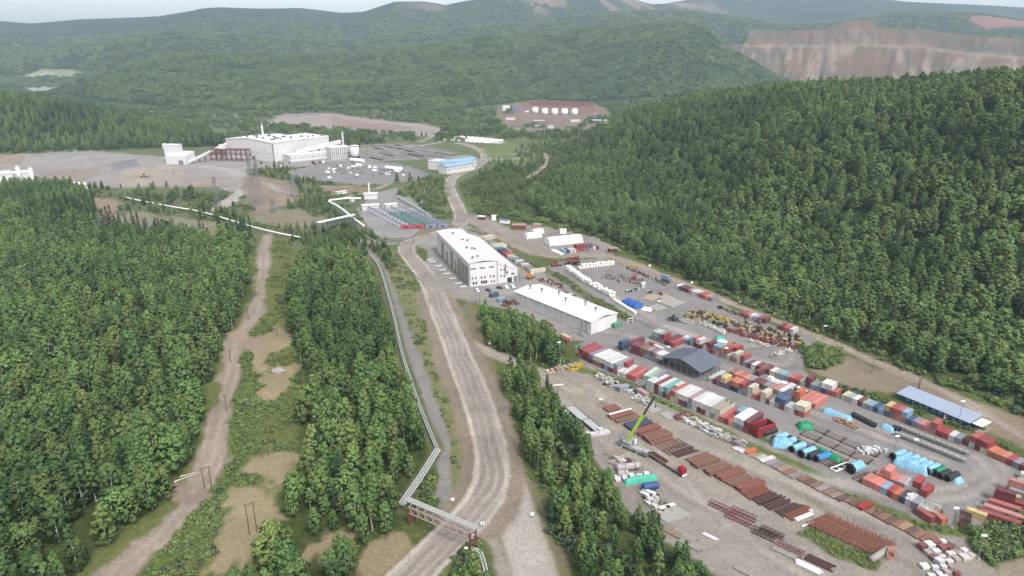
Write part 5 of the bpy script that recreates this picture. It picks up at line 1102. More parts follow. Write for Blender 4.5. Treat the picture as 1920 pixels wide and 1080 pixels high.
# ---------------------------------------------------------------- yard goods
G5 = random.Random(9)
def at(px, z=0.0):
    x, y = G(*px); return (x, y, z)
def ang(p, q):
    a, b = G(*p), G(*q); return math.atan2(b[1] - a[1], b[0] - a[0])
def uniq(lb):
    base = lb; USED.add(lb); return lb
AX = ang((1264, 853), (1311, 838))          # the direction the pipes point, up to the right
def pipe_stack(px, n, L, r, m_, label, group=None, layers=1, dang=0.0, name='pipe_stack'):
    e = empty(name, at(px), AX + dang, label, 'pipes', group)
    for l in range(layers):
        for i in range(n - l):
            q = MB(); y = -(i + .5 * l) * r * 2.04; z = r + l * r * 1.75 + .15; x0 = G5.uniform(-.3, .3)
            q.tube((x0, y, z), (x0 + L + G5.uniform(-.4, .4), y, z), r, 10); part('pipe', q, m_, e, False)
    q = MB()
    for x in (1, L * .5, L - 1): q.box(x - .1, x + .1, -n * r * 2.04, r, 0, .14)
    part('bearer', q, M_WOOD, e)
    return e
M_PIPE = mat('brown_pipe', K(140, 104, 88), .8, var=.22, scale=.9, dirt=K(110, 76, 64), dirt_amt=.2)
M_PIPER = mat('red_brown_pipe', K(146, 94, 82), .75, var=.2, scale=.9)
M_PIPEB = mat('blue_black_pipe', K(72, 78, 96), .5, var=.2, scale=.9)
for args in (((1131, 767), 5, 7, .42, M_PIPER, 'short red brown pipes at the upper end of pipe row', None, 1),
             ((1138, 781), 5, 12, .42, M_PIPER, 'red brown pipes with one pale pipe, second in pipe row', None, 1),
             ((1152, 790), 4, 12, .36, M_PIPE, 'thin brown pipes between pale pipe stack and black pipes'),
             ((1169, 798), 9, 12, .32, M_PIPEB, 'blue black pipe stack behind the crane boom', None, 2),
             ((1187, 811), 5, 12, .45, M_PIPER, 'red brown pipe stack right of black pipes', None, 2),
             ((1203, 822), 6, 12, .5, M_PIPE, 'brown pipe stack right of crane body', None, 2),
             ((1217, 833), 3, 11, .3, M_PIPER, 'thin reddish pipes beside the lattice frames'),
             ((1286, 863), 5, 11, .34, M_PIPE, 'dull brown pipes right of the dark beams'),
             ((1295, 871), 6, 11.5, .36, M_PIPE, 'smooth brown pipe stack above the red truck', None, 2),
             ((1318, 884), 6, 11.5, .36, M_PIPE, 'brown pipe stack just right of the red truck', None, 2),
             ((1339, 894), 6, 12, .4, M_PIPER, 'redder pipe stack in the middle of pipe row', None, 2),
             ((1359, 905), 5, 11, .36, M_PIPE, 'dusty pipe stack after the redder one'),
             ((1376, 915), 6, 11.5, .38, M_PIPER, 'red brown pipes before the timber frames', None, 2)):
    a_ = list(args) + [None, 1][len(args) - 6:] if len(args) < 8 else list(args)
    pipe_stack(a_[0], a_[1], a_[2], a_[3], a_[4], a_[5], 'rusty pipe stacks in the long row', a_[7])
o = pipe_stack((1143, 782), 1, 12, .3, M_WHITE, 'single pale pipe lying on the red brown pipes', None, 1); o.location.z = .9
def grid_frame(px, w_, l_, nx, ny, m_, label, group=None, dang=0.0, z=.3, name='steel_grid', t=.16):
    e = empty(name, at(px), AX + dang, label, 'steel frame', group); q = MB()
    for i in range(nx + 1): q.bar((l_ * i / nx, 0, z), (l_ * i / nx, -w_, z), t)
    part('cross_bar', q, m_, e); q = MB()
    for j in range(ny + 1): q.bar((0, -w_ * j / ny, z + .15), (l_, -w_ * j / ny, z + .15), t * 1.2)
    part('long_bar', q, m_, e)
    return e
grid_frame((1228, 836), 5, 12, 5, 4, M_RUST, 'brown lattice frame right of the crane pipes', 'low lattice frames'); grid_frame((1243, 846), 4, 12, 6, 3, M_RUSTD, 'darker lattice frame next to the dark beams', 'low lattice frames')
for i, (px, m_, lb) in enumerate((((1258, 850), M_RUSTD, 'dark purple beams stacked above the flatbed'), ((1392, 928), M_RUST, 'brown timber frames after the last pipes'), ((1410, 938), M_RUSTD, 'dark frames in the lower half of the pipe row'), ((1428, 947), M_RUSTD, 'rusty angle bars in the lower pipe row'), ((1452, 959), M_RUSTD, 'purple rusty bars left of white beams'), ((1468, 966), M_RUST, 'pile of purple rusty plates near white beams'))):
    e = empty('beam_stack', at(px), AX, lb, 'beams', 'beam stacks in the pipe row')
    for k in range(7): part('beam', MB().box(0, 10.5 + G5.uniform(-1, 1), -k * .62 - .22, -k * .62 + .22, .16, .5 + (k % 3) * .12), m_, e)
    part('bearer', MB().box(1, 1.2, -4.4, .4, 0, .15).box(8, 8.2, -4.4, .4, 0, .15), M_WOOD, e)
for i, (px, L, k) in enumerate((((1450, 950), 8, 1), ((1485, 972), 9.5, 2), ((1492, 976), 8, 2), ((1504, 989), 5.5, 1))):
    o = empty('white_beam', at(px), AX, ('single white beam across the rusty bars', 'long white beam pair left of the reinforcement racks', 'second white beam pair beside the longer pair', 'short white beam at the head of the reinforcement racks')[i], 'beam', 'white beams in the pipe row')
    for j in range(k): part('beam', MB().box(0, L, -j * .7, -j * .7 + .35, .15, .55), M_WHITE, o)
    part('bearer', MB().box(1, 1.2, -1.5, .5, 0, .15).box(L - 1.2, L - 1, -1.5, .5, 0, .15), M_WOOD, o)
# reinforcement racks
M_REB = mat('reinforcement_rust', K(168, 112, 94), .85, var=.3, scale=1.2)
A_, B_ = Vector(G(1512, 985)), Vector(G(1645, 1046)); d = (B_ - A_); n = 26
for i in range(n):
    p = A_ + d * (i / n); e = empty('rebar_rack', (p.x, p.y, 0), AX + .03, 'rusty rack of reinforcement with upright spikes beside the weeds', 'rebar rack', 'rusty reinforcement racks standing side by side')
    q = MB(); q.bar((0, 0, .5), (11, 0, .5), .22).bar((0, 0, 1.1), (11, 0, 1.1), .18)
    for k in range(5): q.bar((k * 2.7, 0, 0), (k * 2.7, .0, 1.1), .18)
    part('rail', q, M_REB, e); q = MB()
    for k in range(7): x = 10.8 * k / 6; q.bar((x, 0, .4), (x + G5.uniform(-.5, .5), G5.uniform(-.5, .5), 1.4 + G5.uniform(0, .9) + (.8 if k > 4 else 0)), .12)
    part('spike_row', q, M_REB, e)
o = MB().tube((0, 0, 1.0), (9.5, 0, 1.0), 1.0, 14).build('concrete_pipe', M_CONC, None, True, at((1632, 1054)), AX + .1); tag(o, 'big concrete pipe lying at the end of the reinforcement racks', 'pipe')
M_LOOP = mat('pinkish_cable', K(206, 150, 132), .7, var=.2)
q = MB()
for k in range(6):
    ox, oy = G5.uniform(-1, 1), G5.uniform(-1, 1); pts = [(ox + math.cos(t) * 1.3, oy + math.sin(t) * .6 + k * .2, 1.4 + math.sin(t) * 1.3) for t in [2 * math.pi * j / 12 for j in range(13)]]
    for a, b in zip(pts, pts[1:]): q.tube(a, b, .16, 5, cap=False)
tag(q.build('cable_coil', M_LOOP, None, False, at((1673, 1045))), 'tangled pinkish cable loops beside the concrete pipe', 'cable coil')
# flat plates along the grass strip
PL = [((1380, 846), 'W', 3.5), ((1390, 851), 'W', 3), ((1402, 853), 'O', 6), ((1414, 861), 'K', 6), ((1424, 864), 'L', 5), ((1430, 869), 'W', 7), ((1440, 873), 'g', 6), ((1452, 880), 'V', 6), ((1463, 886), 'K', 5), ((1474, 892), 'P', 6), ((1486, 899), 'G', 6), ((1503, 905), 'P', 5.5), ((1514, 911), 'Z', 5.5), ((1526, 917), 'P', 6), ((1537, 924), 'g', 6), ((1550, 930), 'P', 5.5), ((1563, 936), 'p', 5.5), ((1575, 942), 'Z', 5), ((1589, 944), 'P', 5), ((1600, 951), 'Z', 6), ((1617, 959), 'R', 6), ((1632, 966), 'P', 5.5), ((1644, 972), 'Z', 5.5), ((1655, 978), 'P', 5.5), ((1667, 985), 'Z', 6), ((1680, 990), 'P', 5.5), ((1693, 997), 'K', 5.5), ((1706, 1004), 'Z', 5.5), ((1719, 1012), 'P', 6), ((1735, 1020), 'P', 6.5), ((1752, 1028), 'Z', 7), ((1770, 1036), 'Z', 6)]
PNM = {'W': 'white', 'O': 'orange', 'K': 'tan', 'L': 'pale green', 'g': 'grey', 'V': 'purple grey', 'P': 'reddish brown', 'G': 'dull green', 'Z': 'dark rusty', 'R': 'bright red', 'p': 'pinkish grey'}
M_PLATE = mat('plate_paint', None, .8, var=.2, scale=.7, dirt=K(110, 84, 70), dirt_amt=.3, objcol=True)
SWAP = {'V': (150, 136, 140), 'G': (152, 150, 138), 'g': (164, 156, 156), 'L': (190, 200, 184), 'P': (150, 112, 98), 'K': (172, 146, 116), 'Z': (118, 92, 84), 'p': (160, 140, 136)}
for i, (px, c, L) in enumerate(PL):
    hh = 1.1 if c == 'R' else .35 + .1 * (i % 3); w_ = 2.25
    lb = '%s steel sheets, %s from upper end of the sheet row' % (PNM[c], ORD[i])
    e = empty('sheet_stack', at(px), AX + G5.uniform(-.03, .03), lb, 'steel sheets', 'flat sheet stacks along the grass strip')
    col = tuple(lin(v) * .5 for v in SWAP.get(c, CC[c]))
    for k in range(3): inst('sheet', MB().box(G5.uniform(-.15, .1), L + G5.uniform(-.15, .15), G5.uniform(-.1, .1), w_ + G5.uniform(-.1, .1), .12 + hh * k / 3, .12 + hh * (k + 1) / 3 - .03).mesh('sheet', M_PLATE), e, color=col)
    part('bearer', MB().box(.6, .8, -.1, w_ + .1, 0, .118).box(L - .8, L - .6, -.1, w_ + .1, 0, .118), M_WOOD, e)
# pallets and crates
CRATE = []
for i in range(4):
    m = MB().box(0, 1.2, 0, .8 + .3 * (i % 2), .14, .8 + .25 * i); CRATE.append((m.mesh('crate_load', mat('crate_paint', None, .75, var=.15, scale=1.5, dirt=K(130, 120, 110), dirt_amt=.2, objcol=True)), MB().box(0, 1.2, 0, .12, 0, .13).box(0, 1.2, .34, .46, 0, .13).box(0, 1.2, .68, .8, 0, .13).mesh('pallet', M_WOOD)))
def crates(px0, px1, n, wid, cols, label, group, s=(1.0, 1.9), rows_=2):
    A = Vector(G(*px0)); B = Vector(G(*px1)); d = B - A; L = d.length; d.normalize(); nn = Vector((-d.y, d.x)); cell = []
    for i in range(n):
        r_ = i % rows_; t = (i // rows_ + .5) / math.ceil(n / rows_) * L; v = (r_ + .5) / rows_ * wid + G5.uniform(-.25, .25); p = A + d * (t + G5.uniform(-.2, .2)) + nn * v
        cm, pm = CRATE[G5.randrange(4)]; c = G5.choice(cols); kk = .5 * G5.uniform(.82, 1.1); col = tuple(lin(x) * kk for x in c)
        e = empty('crate', (p.x, p.y, 0), math.atan2(d.y, d.x) + G5.uniform(-.15, .15), label, 'crate', group); k = G5.uniform(*s); k2 = G5.uniform(.8, 1.3); e.scale = (k, k, k2)
        inst('load', cm, e, color=col); inst('pallet', pm, e)
WG = [(236, 234, 232), (214, 212, 208), (196, 192, 188), (222, 214, 200), (180, 178, 176)]; DK = [(70, 76, 84), (110, 116, 122), (200, 204, 208), (150, 154, 160), (230, 230, 232)]
crates((1108, 706), (1142, 724), 14, 5, WG, 'pale crate among the goods right of the yard entrance', 'pale crates by the yard entrance', (1.0, 1.5), 3)
crates((1126, 722), (1185, 742), 36, 6, DK, 'dark and white crate in the jumbled heap by the front block', 'jumbled crates by the front block', (.9, 1.4), 4)
crates((1176, 748), (1208, 763), 14, 6, WG, 'white wrapped crate behind the crane boom tip', 'white crates behind the crane boom', (1.2, 1.9), 3)
crates((1266, 786), (1348, 828), 42, 6, WG, 'white crate in the long band beside the grass strip', 'white crates beside the grass strip', (1.1, 1.8), 3)
crates((1340, 822), (1386, 842), 24, 5.5, [(176, 166, 160), (196, 188, 182), (150, 142, 138)], 'grey brown crate at lower end of the crate band', 'grey crates at the end of the band', (1.1, 1.6), 3)
for px, L, lb in (((1206, 764), 6, 'pinkish concrete slab under the crane boom tip'), ((1236, 776), 5, 'pale slab between boom tip and red frames')):
    o = MB().box(0, L, -6, 0, 0, .3).build('concrete_slab', M_CONC, None, False, at(px), AX); tag(o, lb, 'slab')
single((1156, 733), 6.06, 'g', -60, 'small grey container among the crates by the front block'); single((1209, 748), 6.06, 'p', 30, 'pinkish grey container behind the crane boom tip')
grid_frame((1263, 784), 3, 8, 3, 3, M_RUSTRED, 'red stacked frames with black tops by the crate band', z=1.0, t=.4)
crates((1028, 705), (1075, 690), 12, 4, [(206, 190, 160), (226, 220, 206), (180, 160, 140)], 'beige pallet at the tip of the small wood', 'beige pallets at the wood tip', (1.0, 1.5), 2)
crates((1070, 700), (1096, 690), 8, 4, [(226, 190, 60), (206, 176, 70)], 'yellow boxed crate at the tip of the small wood', 'yellow crates at the wood tip', (1.2, 1.8), 2)
crates((1085, 815), (1098, 824), 4, 3, WG, 'white bale beside the long steel frames', 'white bales by the steel frames', (1.4, 1.8), 2)
crates((1110, 824), (1140, 818), 8, 4, [(240, 236, 236)], 'big white wrapped bale in the double row left of the crane', 'white wrapped bales left of the crane', (1.9, 2.3), 2)
crates((1150, 908), (1218, 902), 10, 3, [(240, 238, 242)], 'white box beside the turquoise sheeted load', 'white boxes by the turquoise load', (1.5, 2.0), 2)
crates((1192, 928), (1225, 945), 9, 4, [(238, 238, 240), (210, 206, 200)], 'white box beside the rusty pile', 'white boxes by the rusty pile', (1.4, 1.9), 2)
crates((1144, 862), (1160, 872), 8, 3, WG, 'pale block left of the long vessel', 'pale blocks left of the vessel', (1.1, 1.6), 2)
crates((1200, 940), (1222, 958), 10, 3, WG, 'white sack pile beside the slab planks', 'white sacks beside the slab planks', (1.1, 1.7), 2)
crates((1762, 1070), (1832, 1052), 18, 10, [(240, 238, 238), (150, 96, 90), (190, 176, 168), (224, 216, 210)], 'large crate in the cluster at the lower right corner', 'crates at the lower right corner', (1.5, 2.3), 4)
crates((1745, 1100), (1815, 1100), 12, 8, [(240, 238, 238), (150, 96, 90), (190, 176, 168)], 'crate at the very bottom of the lower right cluster', 'bottom crates at the lower right', (1.4, 2.1), 3)
crates((1545, 664), (1500, 660), 0, 4, WG, '', '')
crates((1400, 642), (1436, 652), 12, 3, [(232, 226, 210), (214, 208, 190)], 'cream sack pallet below the scrap heap', 'cream sack pallets below the scrap', (1.1, 1.6), 2)
crates((1302, 606), (1352, 628), 26, 4.5, [(226, 222, 212), (200, 198, 190), (236, 234, 230)], 'pale sack pallet in the band left of green sheet', 'pale sack pallets left of the scrap', (1.1, 1.7), 2)
crates((1448, 674), (1488, 660), 16, 3, [(226, 220, 208), (240, 238, 232), (160, 156, 146)], 'pale block at the turn of the upper yard', 'pale blocks at the yard turn', (1.1, 1.7), 2)
crates((1268, 604), (1300, 612), 12, 4, [(190, 180, 172), (214, 206, 200)], 'greyish pallet below the head of the scrap heap', 'greyish pallets by the scrap head', (1.1, 1.6), 2)
crates((1205, 548), (1240, 556), 14, 3, DK, 'small metal spool beside the concrete pads', 'metal spools by the concrete pads', (.8, 1.2), 2)
crates((1168, 552), (1200, 545), 14, 3, DK, 'small metal spool left of the white container', 'metal spools left of the white container', (.8, 1.2), 2)
crates((1040, 742), (1048, 750), 0, 2, WG, '', '')
crates((1556, 788), (1600, 806), 12, 2.5, [(206, 160, 130), (190, 150, 126)], 'small brownish bundle above the grey pipes', 'small brownish bundles above the grey pipes', (1.0, 1.5), 2)
crates((1616, 857), (1664, 852), 16, 5, [(238, 238, 238), (210, 210, 212)], 'small white block on the pad by grey pipes', 'white blocks on the pad', (.9, 1.4), 3)
# long frames and lumber left of the road
AL = ang((1060, 775), (1095, 805))
for i, (px, L, w_, m_, lb) in enumerate((((1076, 765), 13, 4.5, M_STEEL, 'long grey steel panel stack at the yard entrance'), ((1104, 788), 11, 4, M_STEEL, 'second grey steel panel stack below the first'), ((1056, 774), 12, 1.2, M_WOOD, 'narrow grey timber stack at the left yard edge'))):
    e = empty('panel_stack', at(px), AL, lb, 'steel panels')
    for k in range(4): part('panel', MB().box(G5.uniform(-.3, .3), L, -w_ + G5.uniform(0, .3), 0, .15 + k * .3, .4 + k * .3), mat('pale_grey_panel', K(206, 210, 206), .6, var=.1) if k % 2 else M_CONC, e)
    for y in (0, -w_): part('side_rail', MB().box(-.3, L + .3, y - .12, y + .12, .1, 1.5), mat('dark_grey_rail', K(96, 96, 98), .6), e)
o = MB().box(0, 8, -2, 0, .1, .8).build('white_panel_stack', M_WHITE, None, False, at((1046, 772)), AL + 1.2); tag(o, 'white panel stack across the head of the steel panels', 'panel')
def lumber(px, n, L, m_, lb, dang=0.0, s=.3, base=None, grp=None, gap=1.6):
    e = empty('plank_stack', at(px), (AX if base is None else base) + dang, lb, 'planks', grp)
    for k in range(n): part('plank', MB().box(G5.uniform(-.5, .5), L + G5.uniform(-.6, .6), -k * s * gap - s, -k * s * gap, .15, .15 + s), m_, e)
    part('bearer', MB().box(1, 1.15, -n * s * gap, 0, 0, .149).box(L - 1.5, L - 1.3, -n * s * gap, 0, 0, .149), M_WOOD, e); return e
lumber((1133, 850), 8, 8, M_WOOD, 'thin planks with weeds left of the crane'); lumber((1140, 868), 2, 9, M_CONC, 'long pale beam left of the flatbed truck', .15, .6)
lumber((1150, 872), 5, 4, M_CONC, 'pale blocks left of the white vessel', 0, .6); o = MB().box(0, 2.6, -2.4, 0, 0, 1).build('crate_box', mat('maroon_box', K(110, 60, 62)), None, False, at((1168, 865)), AX); tag(o, 'maroon box left of the flatbed truck', 'crate')
# vessels
def vessel(px, L, r, m_, lb, bands=2, dang=0.0, rz=None):
    e = empty('tank_vessel', at(px), (AX - .25 if rz is None else rz) + dang, lb, 'tank'); m = MB().tube((0, 0, r + .3), (L, 0, r + .3), r, 16)
    m.tube((-r * .35, 0, r + .3), (0, 0, r + .3), r * .6, 16, r2=r).tube((L, 0, r + .3), (L + r * .35, 0, r + .3), r, 16, r2=r * .6); part('shell', m, m_, e, False)
    for k in range(bands): x = L * (k + .7) / bands * .9; part('band', MB().tube((x, 0, r + .3), (x + .25, 0, r + .3), r * 1.04, 16), M_RUSTD, e)
    part('saddle', MB().box(.8, 1.2, -r, r, 0, .8).box(L - 1.2, L - .8, -r, r, 0, .8), M_GREY, e); return e
vessel((1157, 884), 9, 1.35, mat('dusty_pink_tank', K(206, 196, 196)), 'long pale vessel with dark bands by the trees'); vessel((1159, 894), 3.6, 1.2, mat('dusty_pink_tank', K(206, 196, 196)), 'short pale vessel below the long one', 1)
vessel((1206, 920), 5.5, 1.4, mat('blue_tank', K(62, 98, 160), .5), 'blue cylindrical tank beside white boxes', 1)
# sheeted loads
M_TURQ = mat('turquoise_sheet', K(84, 206, 176), .5, var=.12, scale=.6, bump=.3, bscale=1.2); M_TARP = mat('light_blue_sheet', K(146, 200, 228, .58), .45, var=.14, scale=.7, bump=.5, bscale=1.0)
M_GTARP = mat('green_sheet', K(30, 160, 112), .5, var=.12, scale=.5, bump=.3, bscale=1); M_BTARP = mat('deep_blue_sheet', K(50, 112, 200), .5, var=.14, scale=.5, bump=.4, bscale=1); M_BTARP2 = mat('bright_blue_sheet', K(72, 160, 222), .45, var=.1, scale=.5, bump=.3)
def draped(px, L, w_, h, m_, lb, rz=None, dang=0.0, ridge=.6, name='sheeted_load', lump=.35, cat='covered load'):
    nx, ny = max(6, int(L * 1.4)), max(6, int(w_ * 1.6)); V = []; F = []; s0 = G5.random() * 50
    for i in range(nx + 1):
        for j in range(ny + 1):
            u, v = i / nx, j / ny; ex = min(u, 1 - u) * L; ey = min(v, 1 - v) * w_
            q = min(1, ex / .6) * min(1, ey / .6); nz = float(vnoise(np.array([u * L / 1.6 + s0]), np.array([v * w_ / 1.6 + s0]), 3)[0])
            z = q * (h * (1 - ridge * .35 + ridge * .35 * (1 - abs(v - .5) * 2)) + (nz - .5) * lump * h); flare = (1 - q) * .35
            V.append((u * L + (u - .5) * flare, -(v * w_ + (v - .5) * flare) + 0, max(.02, z)))
    for i in range(nx):
        for j in range(ny): a = i * (ny + 1) + j; F.append((a, a + ny + 1, a + ny + 2, a + 1))
    m = MB(); m.v = V; m.f = F; m.m = [0] * len(F); o = m.build(name, m_, None, True, at(px), (AX if rz is None else rz) + dang); tag(o, lb, cat); return o
draped((1168, 903), 13, 2.6, 2.2, M_TURQ, 'long turquoise sheeted load beside the trees', None, -.2)
draped((1492, 797), 6, 4.5, 2.8, M_GTARP, 'green sheeted box between right block and grey pipes', AX - .5)
draped((1340, 634), 5, 4, 2.2, M_TURQ, 'small turquoise sheet below the scrap heap', AX - .6); draped((1178, 565), 13, 7, 2.8, M_BTARP, 'deep blue sheeted stack in the machinery yard', R(-52), 0, .3); draped((1206, 577), 6, 4, 1.6, M_WHITE, 'white sheeting piled at end of the deep blue stack', R(-30))
draped((1530, 842), 11, 3, 2.2, M_GTARP, 'long green covered box beside the sheeted rolls', R(-52), 0, .1); draped((1548, 768), 12, 3.6, 2.0, M_TARP, 'light blue sheet over goods in the middle aisle', R(-48))
draped((1600, 732), 4, 2.5, .8, M_TARP, 'small light blue sheet lying behind back row', 0); draped((1655, 798), 5.5, 3, 2, M_TARP, 'light blue sheet over the dark coils', R(-50))
draped((1082, 653), 3, 3, 2.4, M_GTARP, 'crumpled green sheet at the left end of the front block', .3); draped((1347, 637), 5, 2.5, 1, M_WHITE, 'white sacks right of the turquoise sheet', R(-30))
# big rolls, some half covered
def roll(px, L, r, lb, cover_=None, rz=None, group=None, m_=None):
    e = empty('pipe_roll', at(px), AX if rz is None else rz, lb, 'large pipe', group); N = 18; m = MB()
    for s, rr in ((0, r), (1, r * .88)):
        for x in (0, L):
            for k in range(N): t = 2 * math.pi * k / N; m.v.append((x, math.cos(t) * rr, r + math.sin(t) * rr))
    for k in range(N):
        j = (k + 1) % N; m.f += [(k, j, N + j, N + k), (2 * N + j, 2 * N + k, 3 * N + k, 3 * N + j), (j, k, 2 * N + k, 2 * N + j), (N + k, N + j, 3 * N + j, 3 * N + k)]; m.m += [0] * 4
    part('shell', m, m_ or M_BLACK, e); q = MB()
    for k in range(int(L / .6)): q.tube((k * .6 + .1, 0, r), (k * .6 + .3, 0, r), r * 1.03, 16, cap=False)
    part('corrugation', q, m_ or M_BLACK, e)
    if cover_:
        m = MB(); NS = 12; a0, a1 = R(-25), R(205)
        for x in (L * .12, L * .5, L * 1.02):
            for k in range(NS + 1): t = a0 + (a1 - a0) * k / NS; kk = 1.06 + .04 * math.sin(k * 2.1 + x); m.v.append((x, math.cos(t) * r * kk, max(.03, r + math.sin(t) * r * kk)))
        for s in range(2):
            for k in range(NS): a = s * (NS + 1) + k; m.f.append((a, a + 1, a + NS + 2, a + NS + 1)); m.m.append(0)
        o = m.build('tarpaulin', cover_, None, True, at(px), AX if rz is None else rz); tag(o, 'blue tarpaulin over the ' + lb, 'tarpaulin')
GR = 'large black pipes beside the red open bin'
roll((1420, 812), 7, 1.25, 'black ribbed pipe right beside the red open bin', None, None, GR); roll((1430, 818), 7.5, 1.25, 'second black ribbed pipe from the red open bin', None, None, GR); roll((1425, 803), 6, 1.2, 'black pipe behind the two nearest the red bin', None, None, GR)
roll((1450, 828), 7, 1.3, 'black pipe under the left part of the crumpled sheet', M_TARP); roll((1464, 838), 7.5, 1.3, 'black pipe under the middle of the crumpled sheet', M_TARP); roll((1482, 848), 7.5, 1.35, 'black pipe under right part of the crumpled sheet', M_TARP)
roll((1500, 858), 7.5, 1.5, 'half covered pipe left of the bare black one', M_TARP); roll((1514, 862), 7, 1.4, 'bare black pipe between two covered ones'); roll((1528, 866), 7.5, 1.3, 'pipe under the deep blue cover', M_BTARP2); roll((1592, 888), 6, 2.0, 'short wide open pipe by the white frame', M_TARP)
draped((1446, 826), 8, 5.5, 2.9, M_TARP, 'crumpled light blue sheet over the black pipes', AX - .7, 0, .2, lump=.6)
for i in range(7): roll((1478 + i * 7.5, 824 + i * 4.4), 1.6, .85, 'small black coil in the line behind the covered pipes', None, AX, 'small black coils behind the covered pipes')
GR2 = 'sheeted pipes in the turning loop'
for i, px in enumerate(((1672, 862), (1684, 868), (1697, 872), (1710, 878), (1722, 884), (1735, 889))):
    roll(px, 7, 1.4, ('leftmost', 'second', 'third', 'fourth', 'fifth', 'sixth')[i] + ' sheeted pipe from left in the turning loop', M_TARP, None, GR2)
draped((1680, 860), 12, 5.5, 3.0, M_TARP, 'crumpled light blue sheet across the pipes in the loop', R(-42), 0, .2, lump=.6)
roll((1750, 893), 6, 1.4, 'pipe with green cover in the turning loop', M_GTARP); roll((1760, 898), 6, 1.3, 'bare black pipe right of the green covered one'); roll((1774, 903), 6.5, 1.3, 'last black pipe at the right end of the loop'); draped((1783, 902), 4, 2.5, 1.8, M_TARP, 'light blue sheet corner at the last black pipe', AX)
for i in range(6): roll((1597 + i * 7, 780 + i * 3.6), 2.2, 1.1, 'black coil lying in the middle aisle', None, R(-50), 'black coils in the middle aisle')
roll((1673, 806), 3, 1.3, 'dark blue coil right of the light blue sheet', None, R(-50), None, mat('navy_coil', K(50, 60, 92)))
# steel frames around there
def ladder_frame(px, L, w_, m_, lb, dang=0.0, n=3, z=.5):
    e = empty('ladder_frame', at(px), AX + dang, lb, 'steel frame'); q = MB()
    for y in (0, -w_): q.bar((0, y, z), (L, y, z), .3)
    part('side_rail', q, m_, e); q = MB()
    for i in range(n + 1): q.bar((L * i / n, 0, z), (L * i / n, -w_, z), .26)
    part('cross_bar', q, m_, e); part('foot', MB().box(0, .3, -.2, .1, 0, z).box(L - .3, L, -w_, -w_ + .3, 0, z), m_, e)
ladder_frame((1537, 867), 8, 3, M_RUST, 'rusty ladder frame right of the deep blue cover', 0, 4); ladder_frame((1557, 880), 9, 2.4, M_WHITE, 'white ladder frame lying by the grass'); ladder_frame((1598, 898), 8, 2.6, M_RUST, 'rusty frame right of the short wide pipe', 0, 4); ladder_frame((1610, 904), 8, 2.4, M_RUST, 'rusty frame touching the salmon group', .1, 4)
ladder_frame((1553, 875), 8, 2.6, M_RUSTD, 'dark rusty frame left of the white frame', 0, 5)
# grey pipe bundles, lying along the aisle
AG = ang((1530, 790), (1640, 835)); k = 0
for r_ in range(3):
    for c_ in range(4):
        px = (1524 + c_ * 31 - r_ * 14, 797 + c_ * 13.5 + r_ * 12.5)
        if r_ == 2 and c_ == 3: continue
        e = empty('grey_pipe_bundle', at(px), AG, 'grey brown pipe bundle, %s from left in the %s line of bundles' % (ORD[c_], ('upper', 'middle', 'lower')[r_]), 'pipes', 'grey pipe bundles in the aisle')
        for j in range(7): part('pipe', MB().tube((0, -j * .62, .4), (7.0 + G5.uniform(-.6, .6), -j * .62, .4), .28, 6), mat('grey_brown_pipe', K(150, 138, 132), .8, var=.2), e)
        part('bearer', MB().box(-.1, .25, -4.3, .4, 0, .8).box(6.8, 7.1, -4.3, .4, 0, .8), M_RUSTD, e)
# trestle rows loaded with pale blocks
AT = ang((1680, 812), (1775, 850))
for s, (px, L, lb) in enumerate((((1686, 803), 27, 'long trestle of pale blocks nearer the back row'), ((1678, 815), 27, 'long trestle of pale blocks nearer the turning loop'))):
    e = empty('block_trestle', at(px), AT, lb, 'trestle'); q = MB().bar((0, 0, 1.0), (L, 0, 1.0), .25).bar((0, -1.2, 1.0), (L, -1.2, 1.0), .25)
    for i in range(14): q.bar((L * i / 13, 0, 0), (L * i / 13, 0, 1), .2).bar((L * i / 13, -1.2, 0), (L * i / 13, -1.2, 1), .2)
    part('frame', q, M_GREY, e)
    for i in range(13): part('block', MB().box(L * i / 13 + .15, L * (i + .8) / 13, -1.3, .1, 1.15, 1.9), M_CONC, e)
# trusses and beams lower right
def truss(px, L, m_, lb, grp=None, w_=1.8, h=1.8, rz=None, n=None):
    e = empty('lattice_truss', at(px), (R(-42) if rz is None else rz), lb, 'truss', grp); n = n or int(L / 1.6); q = MB()
    for y in (0, -w_):
        for z in (.2, h): q.bar((0, y, z), (L, y, z), .2)
    part('chord', q, m_, e); q = MB()
    for i in range(n):
        x0, x1 = L * i / n, L * (i + 1) / n
        for y in (0, -w_): q.bar((x0, y, .2), (x1, y, h), .12).bar((x0, y, .2), (x0, y, h), .12)
        for z in (.2, h): q.bar((x0, 0, z), (x1, -w_, z), .1).bar((x0, 0, z), (x0, -w_, z), .1)
    part('lattice', q, m_, e)
MR = mat('faded_red_steel', K(158, 98, 100), .8, var=.25)
truss((1332, 943), 11, MR, 'long faded red truss, nearest the red truck', 'red trusses'); truss((1362, 964), 10, MR, 'second red truss ending by the tyre tracks', 'red trusses'); truss((1374, 956), 9, MR, 'third red truss behind the second', 'red trusses')
truss((1414, 992), 8, M_RUSTD, 'dark truss heap below the red trusses', None, 2.4, 1.4); truss((1428, 990), 8, M_RUSTD, 'second dark truss in the heap below the red ones', None, 1.4, 1.4); truss((1458, 1017), 9, MR, 'red beam heap near the bottom edge', None, 2.6, 1.2)
